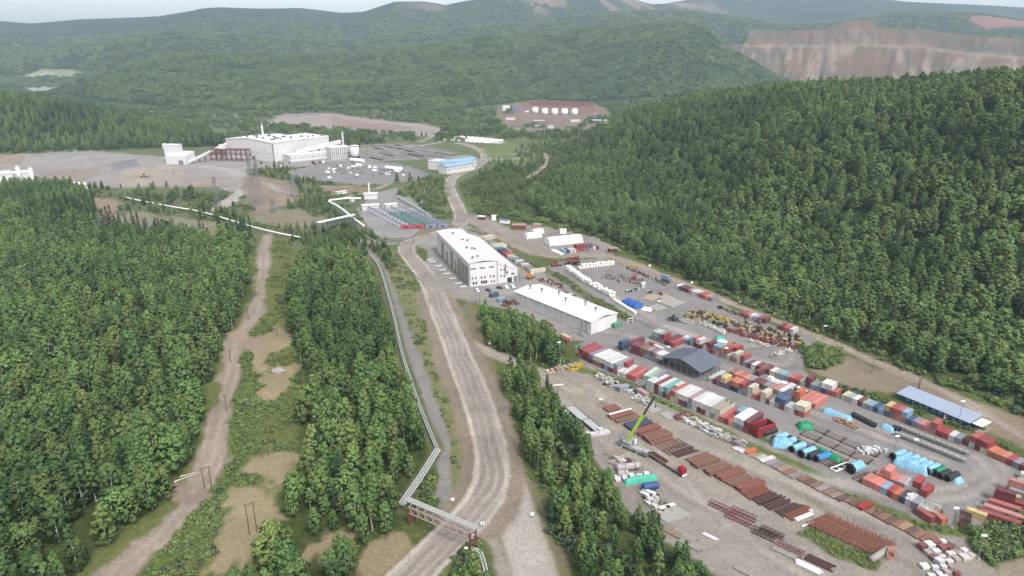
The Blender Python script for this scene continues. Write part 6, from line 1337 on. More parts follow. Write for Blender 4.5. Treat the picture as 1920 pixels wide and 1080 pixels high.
for i, (px, n_, L, m_, lb) in enumerate((((1451, 1024), 4, 8, M_CONC, 'pale beams left of the red beam heap'), ((1494, 1050), 4, 8, M_WHITE, 'white beams at the bottom edge right of yard'), ((1516, 1040), 6, 8, M_RUSTD, 'dark rusty beams beside the white bottom ones'), ((1268, 992), 6, 8, M_CONC, 'pale logs stacked by the lower trees'), ((1278, 1008), 5, 8, M_CONC, 'grey planks below the pale logs'), ((1320, 1000), 2, 5, M_WHITE, 'two loose white planks right of the logs'), ((1380, 1062), 3, 6, M_CONC, 'pale planks at the bottom edge by the trees'))):
    lumber(px, n_, L, m_, lb, 0, .42, R(-42), None, 1.4)
o = MB().prism([(0, 0), (10, 0), (12, -6.5), (1.5, -7)], 0, .35).build('concrete_slab', M_CONC, None, False, at((1222, 962)), AX - .05); tag(o, 'large pale concrete slab by the lower trees', 'slab')
lumber((1222, 955), 3, 9, M_WHITE, 'whitish planks along top of the concrete slab', -.1, .3); lumber((1222, 972), 5, 2.6, M_RUSTD, 'short dark sleepers beside the concrete slab', -.8, .35)
def heap(px, n, wid, L, cols, lb, grp, rz, s=(.5, 1.6), name='scrap_part', cat='scrap'):
    A = Vector(G(*px)); ux = Vector((math.cos(rz), math.sin(rz))); uy = Vector((-ux.y, ux.x))
    for i in range(n):
        p = A + ux * (i + .5) / n * L + uy * G5.uniform(-wid / 2, wid / 2) + ux * G5.uniform(-.6, .6); k = G5.uniform(*s); ty = G5.randrange(5); m = MB(); c = G5.choice(cols)
        m_ = mat('scrap_' + '_'.join(map(str, c)), K(*c), .7, var=.3, scale=1.2, dirt=K(90, 66, 54), dirt_amt=.3)
        if ty == 0:
            a = G5.uniform(0, 3.1); m.tube((0, 0, k * .62), (math.cos(a) * .4 * k, math.sin(a) * .4 * k, k * .62), k * .6, 12).tube((-math.cos(a) * .06 * k, -math.sin(a) * .06 * k, k * .62), (math.cos(a) * .46 * k, math.sin(a) * .46 * k, k * .62), k * .28, 8)
        elif ty == 1: m.box(-k * .7, k * .7, -k * .45, k * .45, .05, k * .6).box(-k * .4, k * .3, -k * .3, k * .3, k * .6, k * .95).tube((k * .7, 0, k * .3), (k * 1.1, 0, k * .3), .15 * k, 8)
        elif ty == 2: m.bar((-k, 0, .2), (k, .1, .2), .25 * k).bar((-k * .8, .7 * k, .25), (k * .9, .6 * k, .25), .2 * k).bar((-k * .6, 0, .3), (-k * .5, .7 * k, .3), .2 * k).bar((k * .6, 0, .3), (k * .5, .7 * k, .3), .2 * k).bar((0, .3 * k, .2), (.2 * k, .3 * k, k * 1.3), .2 * k)
        elif ty == 3: m.tube((0, 0, 0), (0, 0, k * .9), k * .5, 10).tube((0, 0, k * .9), (0, 0, k * 1.2), k * .3, 8)
        else: m.xprism([(-k * .5, .05), (k * .5, .05), (k * .7, k * .5), (k * .2, k * .9), (-k * .5, k * .7)], -k * .6, k * .6)
        o = m.build(name, m_, None, False, (p.x, p.y, 0), G5.uniform(0, 6.28)); tag(o, lb, cat, grp)
BR = [(120, 90, 78), (96, 76, 70), (70, 62, 62), (160, 140, 120)]; MIXC = [(110, 84, 74), (78, 66, 66), (60, 58, 62), (196, 186, 170), (214, 196, 120), (150, 110, 90)]
SA = ang((1290, 590), (1455, 635))
heap((1286, 590), 110, 7, 64, MIXC, 'machine part in the near half of the scrap heap', 'scrap parts, near half', SA, (.8, 1.9)); heap((1298, 584), 110, 7, 66, MIXC + [(220, 200, 110)], 'machine part in the far half of the scrap heap', 'scrap parts, far half', SA, (.8, 1.9))
heap((1324, 590), 26, 5, 16, [(222, 204, 120), (206, 190, 110)], 'yellow machine part in the middle of the scrap heap', 'yellow scrap parts', SA, (.9, 1.7)); heap((1345, 576), 44, 4, 34, BR + [(220, 200, 120)], 'worn machine part along the roadside behind the scrap', 'parts along the roadside', ang((1345, 576), (1395, 594)), (.7, 1.7), name='machine_part')
heap((1362, 618), 64, 6, 40, [(168, 92, 84), (150, 80, 76), (140, 90, 84)], 'red painted steel part below the scrap heap', 'red parts below the scrap', SA, (.9, 1.8), name='steel_part'); heap((1132, 518), 60, 14, 28, [(150, 132, 126), (128, 116, 112), (170, 150, 140)], 'grey brown machine part in the fenced yard', 'machine parts in the fenced yard', R(-30), (.7, 1.6), name='machine_part')
heap((1160, 496), 14, 4, 18, [(222, 190, 90), (206, 176, 80)], 'yellow machine part at the head of the yard', 'yellow parts at the head of the yard', R(-40), (.8, 1.7)); heap((1178, 503), 56, 4, 46, BR + [(200, 186, 160)], 'worn part on the verge above the roadside row', 'parts on the verge', ang((1178, 503), (1250, 535)), (.6, 1.4), name='machine_part')
heap((1262, 598), 6, 3, 7, [(50, 50, 54), (60, 64, 60)], 'dark machine wreck part left of the scrap heap', 'dark wreck parts left of the scrap', SA, (.9, 1.6)); heap((938, 572), 34, 8, 14, [(160, 104, 90), (130, 90, 80), (110, 80, 74)], 'rusty part piled above the small wood', 'rusty parts above the small wood', R(20), (.8, 1.8), name='steel_part')
heap((1008, 522), 44, 6, 26, [(150, 84, 76), (196, 186, 170), (120, 86, 76)], 'reddish part in the pile behind the warehouse', 'reddish parts behind the warehouse', R(-50), (.8, 1.7), name='steel_part'); heap((1212, 930), 7, 3, 4, [(96, 60, 56), (80, 56, 52)], 'dark rusty part beside white boxes', 'dark rusty parts by the white boxes', R(-20), (.8, 1.5))
heap((1098, 570), 12, 4, 16, [(150, 150, 150), (190, 190, 186)], 'small grey item behind the lower warehouse end', 'small grey items behind the warehouse', R(-50), (.5, 1.0), name='loose_item'); heap((1070, 622), 12, 4, 12, [(190, 190, 184), (160, 160, 156)], 'pale bric-a-brac at the corner of the warehouse', 'pale items at the warehouse corner', R(-40), (.6, 1.2), name='loose_item')
pipe_stack((1022, 602), 4, 10, .35, M_PIPER, 'red pipes along the near side of the warehouse', None, 1, R(-88))
# concrete pads
for i, (c4, lb) in enumerate((([(1203, 560), (1224, 549), (1244, 555), (1223, 565)], 'upper tan concrete pad in the machinery yard'), ([(1232, 566), (1256, 556), (1286, 568), (1262, 577)], 'large pale concrete pad in the machinery yard'), ([(1218, 575), (1234, 570), (1250, 578), (1232, 585)], 'small grey concrete pad by the white sheeting'), ([(1262, 560), (1250, 552), (1232, 554), (1240, 562)], 'tan slab between the two larger pads'))):
    pts = [G(*p) for p in c4]; cx = sum(p[0] for p in pts) / 4; cy = sum(p[1] for p in pts) / 4; pp = [(x - cx, y - cy) for x, y in pts]
    ar = sum(pp[k][0] * pp[(k + 1) % 4][1] - pp[(k + 1) % 4][0] * pp[k][1] for k in range(4)); pp = pp if ar > 0 else pp[::-1]
    o = MB().prism(pp, 0, .35 + .02 * i).build('concrete_pad', mat('tan_concrete', K(196, 176, 158), .9, var=.12, scale=.4) if i in (0, 3) else M_CONC, None, False, (cx, cy, 0)); tag(o, lb, 'concrete pad')
# white bulk bags round the compound
BAG = []
for i in range(3):
    m = MB(); N = 8
    for z, r_ in ((0, .55), (.25, .66), (.75, .68), (1.05, .6), (1.15, .3)):
        for k in range(N): t = 2 * math.pi * (k + .5) / N; sq = 1 + .12 * math.cos(4 * t); m.v.append((math.cos(t) * r_ * sq, math.sin(t) * r_ * sq, z + .03 * math.sin(k * 3 + i * 2)))
    for s in range(4):
        for k in range(N): j = (k + 1) % N; m.f.append((s * N + k, s * N + j, (s + 1) * N + j, (s + 1) * N + k)); m.m.append(0)
    m.f.append(tuple(range(4 * N, 5 * N))); m.m.append(0)
    BAG.append(m.mesh('bulk_bag', mat('white_bag_fabric', K(238, 234, 224, .78), .8, var=.1, scale=1, bump=.1), True))
def bags(p0, p1, lb, grp, wd=3, lay=2):
    A, B = Vector(G(*p0)), Vector(G(*p1)); d = B - A; L = d.length; d.normalize(); nn = Vector((-d.y, d.x)); n = int(L / 2.1)
    for i in range(n):
        for j in range(wd - 1):
            for l in range(lay):
                if l and G5.random() < .3: continue
                p = A + d * (i + .5) * L / n + nn * (j * 1.75 + G5.uniform(-.15, .15)); o = inst('bulk_bag', BAG[G5.randrange(3)], None, (p.x, p.y, l * 1.75), G5.uniform(0, 6), (1.45, 1.45, G5.uniform(1.4, 1.65))); tag(o, lb, 'bulk bag', grp)
bags((1062, 505), (1094, 529), 'white bulk bag in the first stretch of the compound edge', 'bulk bags, first stretch'); bags((1090, 526), (1148, 558), 'white bulk bag in the long middle stretch of compound edge', 'bulk bags, middle stretch'); bags((1150, 563), (1193, 590), 'white bulk bag in the last low stretch of compound edge', 'bulk bags, last stretch', 2, 1)
bags((1086, 505), (1152, 497), 'white bulk bag along the top of the compound', 'bulk bags along the top')
bags((1034, 471), (1052, 479), 'white bulk bag below the hangar tent', 'bulk bags below the hangar tent', 3, 1)
# red open bin
o = empty('open_bin', at((1406, 814)), AX, 'huge red open topped steel bin at the end of the tarpaulin block', 'bin'); q = MB()
Lb, Wb, Hb = 9.5, 4.2, 5.0
q.box(0, Lb, -Wb, 0, .3, .5); 
for (x0, x1, y0, y1) in ((0, .2, -Wb, 0), (Lb - .2, Lb, -Wb, 0), (.2, Lb - .2, -.2, 0), (.2, Lb - .2, -Wb, -Wb + .2)): q.box(x0, x1, y0, y1, .5, Hb)
MRB = mat('red_bin_paint', K(164, 54, 60), .6, var=.2, dirt=K(110, 60, 56), dirt_amt=.3); part('shell', q, MRB, o); q = MB()
for i in range(7): q.box(Lb * i / 6 - .12, Lb * i / 6 + .12, -Wb - .15, -Wb - .001, .3, Hb).box(Lb * i / 6 - .12, Lb * i / 6 + .12, .001, .15, .3, Hb)
q.box(-.16, Lb + .16, -Wb - .2, -Wb - .152, Hb - .35, Hb + .05).box(-.18, -.001, -Wb, 0, 2.2, 2.5).box(-.18, -.001, -Wb, 0, 3.4, 3.7); part('rib', q, mat('red_bin_rib', K(186, 84, 88), .6), o)
part('rim', MB().box(-.1, Lb + .1, -.1, .05, Hb + .001, Hb + .2), mat('red_bin_rib', K(186, 84, 88), .6), o)

ladder_frame((1797, 985), 7, 3.2, M_RUSTD, 'dark rusty rack between orange and yellow containers', .5, 7, 1.6)
ladder_frame((1800, 990), 6, 2.6, M_RUST, 'low rusty frame at the foot of the dark rack', .45, 5, .5)
heap((1216, 938), 16, 6, 9, [(96, 70, 66), (150, 140, 136), (220, 218, 214)], 'small dark and pale item between white boxes and slab', 'small items above the slab', R(-40), (.6, 1.2), name='loose_item')
lumber((1250, 985), 6, 7, M_WOOD, 'weathered logs just above the pale log stack', 0, .45, R(-42), None, 1.4)
# ---------------------------------------------------------------- vehicles
def wheels(e, xs, y0, y1, r=.5, w_=.35):
    for x in xs:
        for y in (y0, y1):
            t = part('wheel', MB().tube((x, y - w_ / 2, r), (x, y + w_ / 2, r), r, 14), M_TYRE, e); part('rim', MB().tube((x, y - w_ / 2 - .02, r), (x, y + w_ / 2 + .02, r), r * .5, 10), M_GREY, t)
def car(px, rz, m_, lb, grp=None, L=4.6, kind='suv'):
    e = empty('parked_car', at(px), rz, lb, 'car', grp); w_ = 1.8
    prof_ = [(0, .35), (L, .35), (L, .8), (L * .96, .95), (L * .74, 1.02), (L * .62, 1.62), (L * .12, 1.66), (L * .02, 1.05), (0, .9)] if kind == 'suv' else [(0, .35), (L, .35), (L, .8), (L * .74, .95), (L * .62, 1.45), (L * .3, 1.48), (L * .16, .98), (0, .92)]
    m = MB(); n = len(m.v)
    for y in (-w_ / 2, w_ / 2):
        for x, z in prof_: m.v.append((x, y * (1 if z < 1.1 else .82), z))
    k = len(prof_); m.f.append(tuple(range(k))); m.f.append(tuple(range(2 * k - 1, k - 1, -1))); m.m += [0, 0]
    for i in range(k): j = (i + 1) % k; m.f.append((i, i + k, j + k, j)); m.m.append(0)
    part('body', m, m_, e); g_ = MB().box(L * .2, L * .58, -w_ / 2 * .98, w_ / 2 * .98, 1.08, 1.45); part('side_window', g_, M_DARK, e)
    part('windscreen', MB().quad((L * .735, -.72, 1.06), (L * .735, .72, 1.06), (L * .635, .68, 1.58), (L * .635, -.68, 1.58)), M_DARK, e)
    for s in (-.62, .62): part('headlight', MB().box(L - .02, L + .03, s - .15, s + .15, .68, .82), M_WHITE, e)
    wheels(e, (L * .18, L * .8), -w_ / 2 + .05, w_ / 2 - .05, .34, .24)
    return e
MCW = mat('white_car_paint', K(236, 236, 238, .85), .3, var=.02, spec=.5); MCD = mat('dark_car_paint', K(70, 74, 80), .3, var=.05, spec=.5)
BAYS = [(878, 536.5), (868, 530), (858, 521), (846, 512), (838, 505), (830.5, 497.5), (819, 490), (814, 486)]
# kerb blocks in front of the bays
rzb = ang((880, 539), (928, 535))
for i, px in enumerate(BAYS):
    x, y = G(*px); e = empty('concrete_kerb_island', (x, y, 0), rzb, 'white rimmed kerb island, %s from the near corner of the workshop' % ORD[i], 'kerb island', 'kerb islands before the workshop bays'); e.scale = (.75, .75, 1); q = MB()
    pts = [(-6 + math.cos(t) * 1.6, math.sin(t) * 1.1) for t in [math.pi / 2 + math.pi * k / 6 for k in range(7)]] + [(-1.2, -1.1), (-1.2, 1.1)]; part('kerb', MB().prism(pts, 0, .35), M_WHITE, e); part('fill', MB().prism([(a * .99, b * .78) for a, b in pts], .352, .38), M_CONC, e)
    part('bollard', MB().tube((-2, 0, .38), (-2, 0, 1.3), .15, 8), M_WHITE, e)
for px, m_, lb, a_ in (((893, 544), MCW, 'white car nearest the workshop corner', -1.2), ((912, 544), MCD, 'dark car with pale roof before the end wall', -.9), ((931, 540.5), MCD, 'dark car at the middle of the workshop end', -.3), ((948, 538), MCW, 'white car before the workshop annex', -1.3), ((959, 536.5), MCW, 'white van like car right of the other by annex', -1.2), ((1029, 560.5), MCW, 'white car behind the warehouse head', .4)):
    car(px, a_, m_, lb)
# mobile crane
rz = ang((1167, 836), (1207, 853)); e = empty('mobile_crane', at((1166, 836)), rz, 'mobile crane with lime green boom raised over the pipe row', 'crane'); Lc = 12.5
MCR = mat('crane_pale_paint', K(200, 202, 200), .5, var=.12, dirt=K(120, 116, 110), dirt_amt=.3); MLG = mat('lime_green_paint', K(176, 214, 60), .45, var=.06); MBK = mat('black_boom_paint', (.03, .028, .03), .5, var=.1)
part('chassis', MB().box(0, Lc, -1.25, 1.25, .9, 1.6).box(.5, Lc - 3, -1.1, 1.1, 1.6, 2.0), MCR, e); c = part('cab', MB().xprism([(-1.25, .8), (1.25, .8), (1.25, 2.6), (-1.25, 2.6)], Lc - 2.4, Lc), MCR, e); part('windscreen', MB().box(Lc, Lc + .04, -1.1, 1.1, 1.6, 2.5), M_DARK, c)
wheels(e, (1.5, 3.2, 6.6, 8.3, 10.6), -1.15, 1.15, .62, .45)
for x in (1, Lc - 4.4):
    for s in (-1, 1): part('outrigger', MB().bar((x, s * 1.2, .9), (x, s * 3.8, .7), .3).bar((x, s * 3.8, .7), (x, s * 3.8, .1), .22).box(x - .4, x + .4, s * 3.8 - .4, s * 3.8 + .4, 0, .1), MCR, e)
tt = part('turntable', MB().tube((3.4, 0, 2), (3.4, 0, 2.5), 1.1, 16).box(.6, 4.6, -1.2, 1.2, 2.5, 3.4), MCR, e); part('counterweight', MB().box(-.6, .9, -1.3, 1.3, 2.5, 4), M_GREY, tt); part('operator_cab', MB().box(3.8, 5.4, 1.22, 2.2, 2.5, 4.3), M_WHITE, tt)
# boom rises towards the right, away from the base: tip seen at photo (1224, 738)
ci = math.cos(-rz), math.sin(-rz); hx, hy = G(1172, 838); base = Vector((2.6, 0, 3.5)); bw = Vector((hx, hy, 3.5))
zt = 23.0; tx, ty = G(1224, 740, zt); dv = Vector((tx - hx, ty - hy, zt - 3.5)); dl = Vector((dv.x * ci[0] - dv.y * ci[1], dv.x * ci[1] + dv.y * ci[0], dv.z))
b1 = base + dl * .1; mid = base + dl * .58; tip = base + dl
part('boom', MB().tube(base, mid, .75, 4), MLG, e); bm2 = part('boom_extension', MB().tube(mid, tip, .52, 4), MBK, e); part('boom_head', MB().box(tip.x - .5, tip.x + .9, tip.y - .4, tip.y + .4, tip.z - .6, tip.z + .5), M_STEEL, bm2)
part('lift_ram', MB().tube((5.2, 0, 2.6), tuple(base + dl * .34), .25, 8), M_STEEL, e); part('hook_rope', MB().tube((tip.x + .6, tip.y, tip.z - .4), (tip.x + .6, tip.y, tip.z - 4), .06, 4).box(tip.x + .35, tip.x + .85, tip.y - .2, tip.y + .2, tip.z - 5, tip.z - 4), MBK, e)
# flatbed truck
rz = ang((1217, 852), (1286, 896)); e = empty('flatbed_truck', at((1216, 852)), rz, 'articulated truck with red cab and flatbed of rusty pipes', 'truck'); L = 19
part('trailer_bed', MB().box(0, 13.6, -1.25, 1.25, 1.25, 1.55).box(0, 15, -.5, .5, .9, 1.25), M_WOOD, e); part('tractor_frame', MB().box(13, L - 1, -.5, .5, .7, 1.1).box(12.8, 16.2, -1.1, 1.1, 1.1, 1.3), M_GREY, e)
c = part('cab', MB().xprism([(-1.22, .6), (1.22, .6), (1.22, 3.3), (1.1, 3.6), (-1.1, 3.6), (-1.22, 3.3)], L - 2.6, L - .2), M_RED, e); part('windscreen', MB().box(L - .2, L - .15, -1.1, 1.1, 2.1, 3.1), M_DARK, c); part('bumper', MB().box(L - .22, L + .05, -1.2, 1.2, .5, 1.1), M_WHITE, c)
part('roof_deflector', MB().box(L - 2.4, L - 1.4, -.9, .9, 3.61, 4.0), M_RED, c)
for s in (-.9, .9): part('headlight', MB().box(L + .05, L + .09, s - .16, s + .16, .7, .95), M_WHITE, c)
wheels(e, (1.5, 2.8, 4.1, 5.4, 14, 15.3, L - 1.5), -1.1, 1.1, .5, .4)
o = empty('pipe_load', (0, 0, 0), 0, 'small load of rusty pipes lying on the flatbed trailer', 'pipes'); o.location = Vector(at((1216, 852))) + Vector((math.cos(rz) * 1.5, math.sin(rz) * 1.5, 1.56)); o.rotation_euler.z = rz
for k in range(4): part('pipe', MB().tube((0, -.75 + k * .48, .24), (8.5, -.75 + k * .48, .24), .23, 8), M_RUST, o)
for k in range(3): part('pipe', MB().tube((.4, -.5 + k * .48, .65), (8, -.5 + k * .48, .65), .23, 8), M_RUSTD, o)
# haul truck, red loader, orange crane, excavator, yellow loader, white truck
def haul(px, rz, lb):
    e = empty('haul_truck', at(px), rz, lb, 'dump truck'); part('chassis', MB().box(0, 9, -1.6, 1.6, 1.4, 2.4), M_RUSTD, e); part('dump_body', MB().xprism([(0, 2.8), (0, 0)], 0, .01) if False else MB().quad((-.8, -3, 3.6), (7, -3, 2.8), (7, 3, 2.8), (-.8, 3, 3.6)).box(7, 7.25, -3, 3, 2.8, 5.4).box(-.5, 7, -3.2, -2.95, 2.9, 4.9).box(-.5, 7, 2.95, 3.2, 2.9, 4.9).box(7.26, 9.6, -3, 3, 5.2, 5.4), M_RUST, e)
    part('cab', MB().box(7.6, 9.4, -.2, 2.4, 2.5, 4.6), mat('dull_yellow_paint', K(196, 160, 90)), e); part('grille', MB().box(9, 9.6, -2, 2, 1.4, 2.9), M_GREY, e); wheels(e, (1.9, 7.4), -2.4, 2.4, 1.35, 1.1); return e
haul((1064, 497), .25, 'rusty brown haul truck at the top of the compound')
def loader(px, rz, m_, lb, cat='loader', s=1.0):
    e = empty('wheel_loader', at(px), rz, lb, cat); e.scale = (s, s, s); part('body', MB().box(0, 3, -1.1, 1.1, 1, 2.3).box(3, 5.2, -.8, .8, 1, 1.8), m_, e); c = part('cab', MB().box(2.2, 3.8, -.8, .8, 2.3, 3.7), M_DARK, e); part('cab_roof', MB().box(2.1, 3.9, -.9, .9, 3.71, 3.85), m_, c)
    part('arm', MB().bar((4.6, -.7, 1.7), (6.8, -.7, .8), .3).bar((4.6, .7, 1.7), (6.8, .7, .8), .3), m_, e); part('bucket', MB().xprism([(-1.5, 0)], 0, 0) if False else MB().box(6.7, 6.9, -1.5, 1.5, .2, 1.5).box(6.9, 8, -1.5, 1.5, .1, .25).box(6.9, 7.7, -1.5, -1.4, .25, 1.2).box(6.9, 7.7, 1.4, 1.5, .25, 1.2), M_GREY, e); wheels(e, (.9, 4.3), -1.15, 1.15, .8, .6)
loader((1034, 500), .3, mat('faded_red_paint', K(190, 70, 74)), 'red machine left of the rusty haul truck', 'loader', 1.1); loader((1496, 650), 1.0, M_YEL, 'yellow loader parked by the thicket', 'loader', 1.0); loader((264, 333), .2, M_YEL, 'small yellow loader working on the stockpiles', 'loader', 1.4); loader((1253, 600), -.4, MCD, 'dark machine wreck left of the scrap heap', 'machine', 1.0)
e = empty('crawler_crane', at((992, 523)), ang((992, 523), (1003, 519)), 'orange crane with lowered boom behind the workshop', 'crane'); MO = mat('orange_machine_paint', K(226, 150, 80), .5); part('undercarriage', MB().box(-1.5, 5, -1.4, -.8, 0, 1).box(-1.5, 5, .8, 1.4, 0, 1), M_RUSTD, e); part('house', MB().box(-1.5, 3, -1.2, 1.2, 1, 3), MO, e); part('boom', MB().bar((2, 0, 2.6), (-6, 2, 7.5), .7), MO, e); part('cab', MB().box(3, 4.4, -.2, 1.2, 1, 3.2), M_WHITE, e)
rz = ang((1439, 712), (1473, 727)); e = empty('drill_truck', at((1439, 714)), rz, 'white long nosed truck parked between right block and back row', 'truck'); part('bed', MB().box(0, 7.5, -1.2, 1.2, .9, 1.6).box(.5, 3, -1, 1, 1.6, 2.8).box(3.6, 6.8, -.8, .8, 1.6, 2.4), M_WHITE, e); c = part('cab', MB().box(7.8, 10.2, -1.2, 1.2, .8, 3), M_WHITE, e); part('windscreen', MB().box(10.2, 10.25, -1.1, 1.1, 1.8, 2.7), M_DARK, c); wheels(e, (1.2, 2.4, 5.6, 9), -1.1, 1.1, .55, .4)
e = empty('trailer', at((1487, 728)), rz, 'low dark trailer with white goods beside the stacked blue container', 'trailer'); part('bed', MB().box(0, 10, -1.2, 1.2, .9, 1.15), M_RUSTD, e); part('box', MB().box(2, 3.4, -.7, .7, 1.151, 1.9).box(5, 7, -.7, .7, 1.151, 1.7), M_WHITE, e); wheels(e, (1, 2.2, 8), -1.1, 1.1, .45, .3)
for i, (px, lb) in enumerate((((666, 300), 'white tank wagon near the grey stock yard'), ((725, 317), 'white tank wagon at the right end of the stock yard'))):
    x, y = G(*(((658, 303), (724, 318))[i])); e = empty('tank_wagon', (x, y, 0), -.55, lb, 'tank wagon'); part('barrel', MB().tube((0, 0, 3), (27 if i else 24, 0, 3), 2.6, 14), M_WHITE, e, False); part('saddle', MB().box(2, 3, -2, 2, 0, 1.2).box(18, 19, -2, 2, 0, 1.2), M_GREY, e); part('walkway', MB().box(3, 20, -.4, .4, 5.62, 5.8), M_GREY, e)
# ---------------------------------------------------------------- generator yard
A_, B_ = Vector(G(688, 396)), Vector(G(752, 430)); d = B_ - A_; dn = Vector((math.cos(R(8)), math.sin(R(8))))
gm = {'w': mat('gen_white', K(206, 206, 214)), 'g': mat('gen_green', K(112, 162, 150)), 'r': mat('gen_red', K(216, 86, 100)), 'b': mat('gen_blue_grey', K(166, 172, 196))}
GN = {'w': 'white', 'g': 'green', 'r': 'red', 'b': 'blue grey'}
for i in range(11):
    for j in range(4):
        c = 'w' if (j == 0 and i < 10) else ('r' if i == 10 and j < 2 else ('g' if j in (1, 2) and 2 < i < 10 else ('w' if i <= 2 else 'b')))
        if i == 0 and j > 2: continue
        p = A_ + d * (i / 10) + dn * (j * 11.0) + Vector((0, 0)); e = empty('generator_unit', (p.x, p.y, 0), R(8), '%s generator unit, %s row from the top, %s from left' % (GN[c], ORD[i], ORD[j]), 'generator', 'generator units on the grey pad')
        part('housing', MB().box(0, 9.5, 0, 2.6, .2, 3.1), gm[c], e); q = part('radiator', MB().box(1, 4, .2, 2.4, 3.11, 4.1), M_GREY if c != 'r' else gm['r'], e); part('fan', MB().tube((2.5, 1.3, 4.1), (2.5, 1.3, 4.3), .8, 10), M_DARK, q); part('exhaust', MB().tube((7, 1.3, 3.1), (7, 1.3, 5), .25, 8), M_STEEL, e); part('louvre', MB().box(-.04, -.001, .4, 2.2, .8, 2.6).box(3, 6, -.05, -.001, .8, 2.2), M_DARK, e)
e, W = simple('generator_hall', 'pale hall with tall exhaust mast above generator yard', (683, 374), (708, 373), 12, 5, M_WALL, M_ROOFP); part('mast', MB().tube((W * .4, 5, 5.4), (W * .4, 5, 17), .6, 8), M_WHITE, e)
simple('generator_hall', 'long pale shed roof at the left side of generator yard', (680, 396), (712, 394), 8, 5, M_WALL, M_ROOFP); simple('generator_hall', 'white roofed cabin inside the generator yard', (724, 392), (745, 390), 6, 4, M_WALL, M_ROOFW)
simple('cabin', 'small white hut left of the generator yard', (656, 379), (664, 379), 4, 4, M_WALL, M_ROOFW); simple('cabin', 'pale container like hut above left of generator yard', (633, 366), (651, 363), 4, 3, M_WALL, M_WALL)
# ---------------------------------------------------------------- masts, pylons, poles
def lamp(px, h, lb, grp=None, arm=.85):
    e = empty('lamp_mast', at(px), 0, lb, 'lamp mast', grp); part('pole', MB().tube((0, 0, 0), (0, 0, h), .16, 6, r2=.09), M_STEEL, e); part('lamp_head', MB().box(-arm, arm, -.35, .35, h - .1, h + .3), M_WHITE, e); part('footing', MB().box(-.5, .5, -.5, .5, 0, .5), M_CONC, e)
for px, h, lb in (((1047, 697), 16, 'tall floodlight mast at the tip of the small wood'), ((1359, 679), 8, 'floodlight mast between shed and back row'), ((1709, 866), 10, 'floodlight mast above the sheeted pipes in loop'), ((1675, 855), 9, 'thin floodlight mast right of the white blocks'), ((1796, 795), 11, 'floodlight mast in front of the blue barrack'), ((1695, 978), 11, 'floodlight mast by the green group'), ((1784, 990), 8, 'lamp mast between orange and rusty container'), ((1834, 1048), 9, 'lamp mast at the lower right bushes'), ((1544, 636), 8, 'lamp mast right of the dirt road at forest edge'), ((1252, 670), 6, 'lamp mast at left corner of grey shed'), ((1126, 764), 4, 'low white lamp above the short red pipes'), ((1233, 600), 12, 'thin mast by the machinery yard gate'), ((988, 465), 8, 'thin mast by the cream tents')):
    lamp(px, h, lb)
def pole(px, h, lb, double=False, cross=True, grp=None):
    e = empty('power_pole', at(px), G5.uniform(0, 1), lb, 'power pole', grp); part('post', MB().tube((0, 0, 0), (0, 0, h), .2, 6, r2=.13), BARKD, e)
    if double: part('post', MB().tube((2.4, .4, 0), (2.4, .4, h), .2, 6, r2=.13), BARKD, e)
    if cross: part('crossarm', MB().bar((-.9 if not double else -.8, 0, h - .4), (.9 if not double else 3.2, 0, h - .4), .18), BARKD, e)
for i, (px, h, dbl) in enumerate((((384, 917), 9, True), ((468, 1002), 12, True), ((492, 858), 9, True), ((514, 688), 8, False), ((520, 630), 8, False), ((425, 770), 8, False), ((433, 680), 7, False), ((466, 598), 8, False), ((528, 585), 8, False), ((530, 540), 8, False), ((474, 557), 7, False), ((480, 555), 7, False), ((545, 470), 9, False), ((134, 1060), 11, False), ((86, 1075), 11, False), ((893, 569), 6, True), ((1720, 735), 7, True), ((1634, 700), 8, False), ((141, 335), 12, False), ((326, 332), 14, False))):
    pole(px, h, ('paired wooden poles' if dbl else 'single wooden pole') + ' ' + ('beside the clay track fallen log', 'on the sandy patch lower in the corridor', 'above the sandy corridor patch', 'beside the boulder in the corridor', 'upper middle of the power corridor', 'on the right side of the narrow clay track', 'left of the corridor bend', 'where the clay track bends', 'at the grassy top of the corridor', 'highest in the grassy corridor', 'left of the upper track', 'just right of another by the upper track', 'below the white pipeline', 'in the bottom left wood', 'at the bottom left edge', 'at the forecourt edge above small wood', 'behind the blue barrack', 'on the bare dirt right of thicket', 'on the stockpile edge', 'in the middle of the stockpiles')[i], dbl)
def pylon(px, h, lb, w_=6.0, arms=3):
    e = empty('lattice_pylon', at(px), G5.uniform(-.2, .2), lb, 'pylon'); M = M_STEEL; q = MB(); n = 7
    cor = lambda z: w_ / 2 * (1 - z / h * .82)
    for sx in (-1, 1):
        for sy in (-1, 1): q.bar((sx * cor(0), sy * cor(0), 0), (sx * cor(h), sy * cor(h), h), .24)
    part('leg', q, M, e); q = MB()
    for k in range(n):
        z0, z1 = h * k / n, h * (k + 1) / n; a, b = cor(z0), cor(z1)
        for s in (-1, 1): q.bar((-a, s * a, z0), (b, s * b, z1), .18).bar((a, s * a, z0), (-b, s * b, z1), .18).bar((s * a, -a, z0), (s * b, b, z1), .18).bar((-b, s * b, z1), (b, s * b, z1), .16)
    part('bracing', q, M, e)
    for k in range(arms): z = h * (.68 + .13 * k); part('crossarm', MB().bar((-5 + k, 0, z), (5 - k, 0, z), .3).bar((-5 + k, 0, z), (0, 0, z + 1.6), .18).bar((5 - k, 0, z), (0, 0, z + 1.6), .18), M, e)
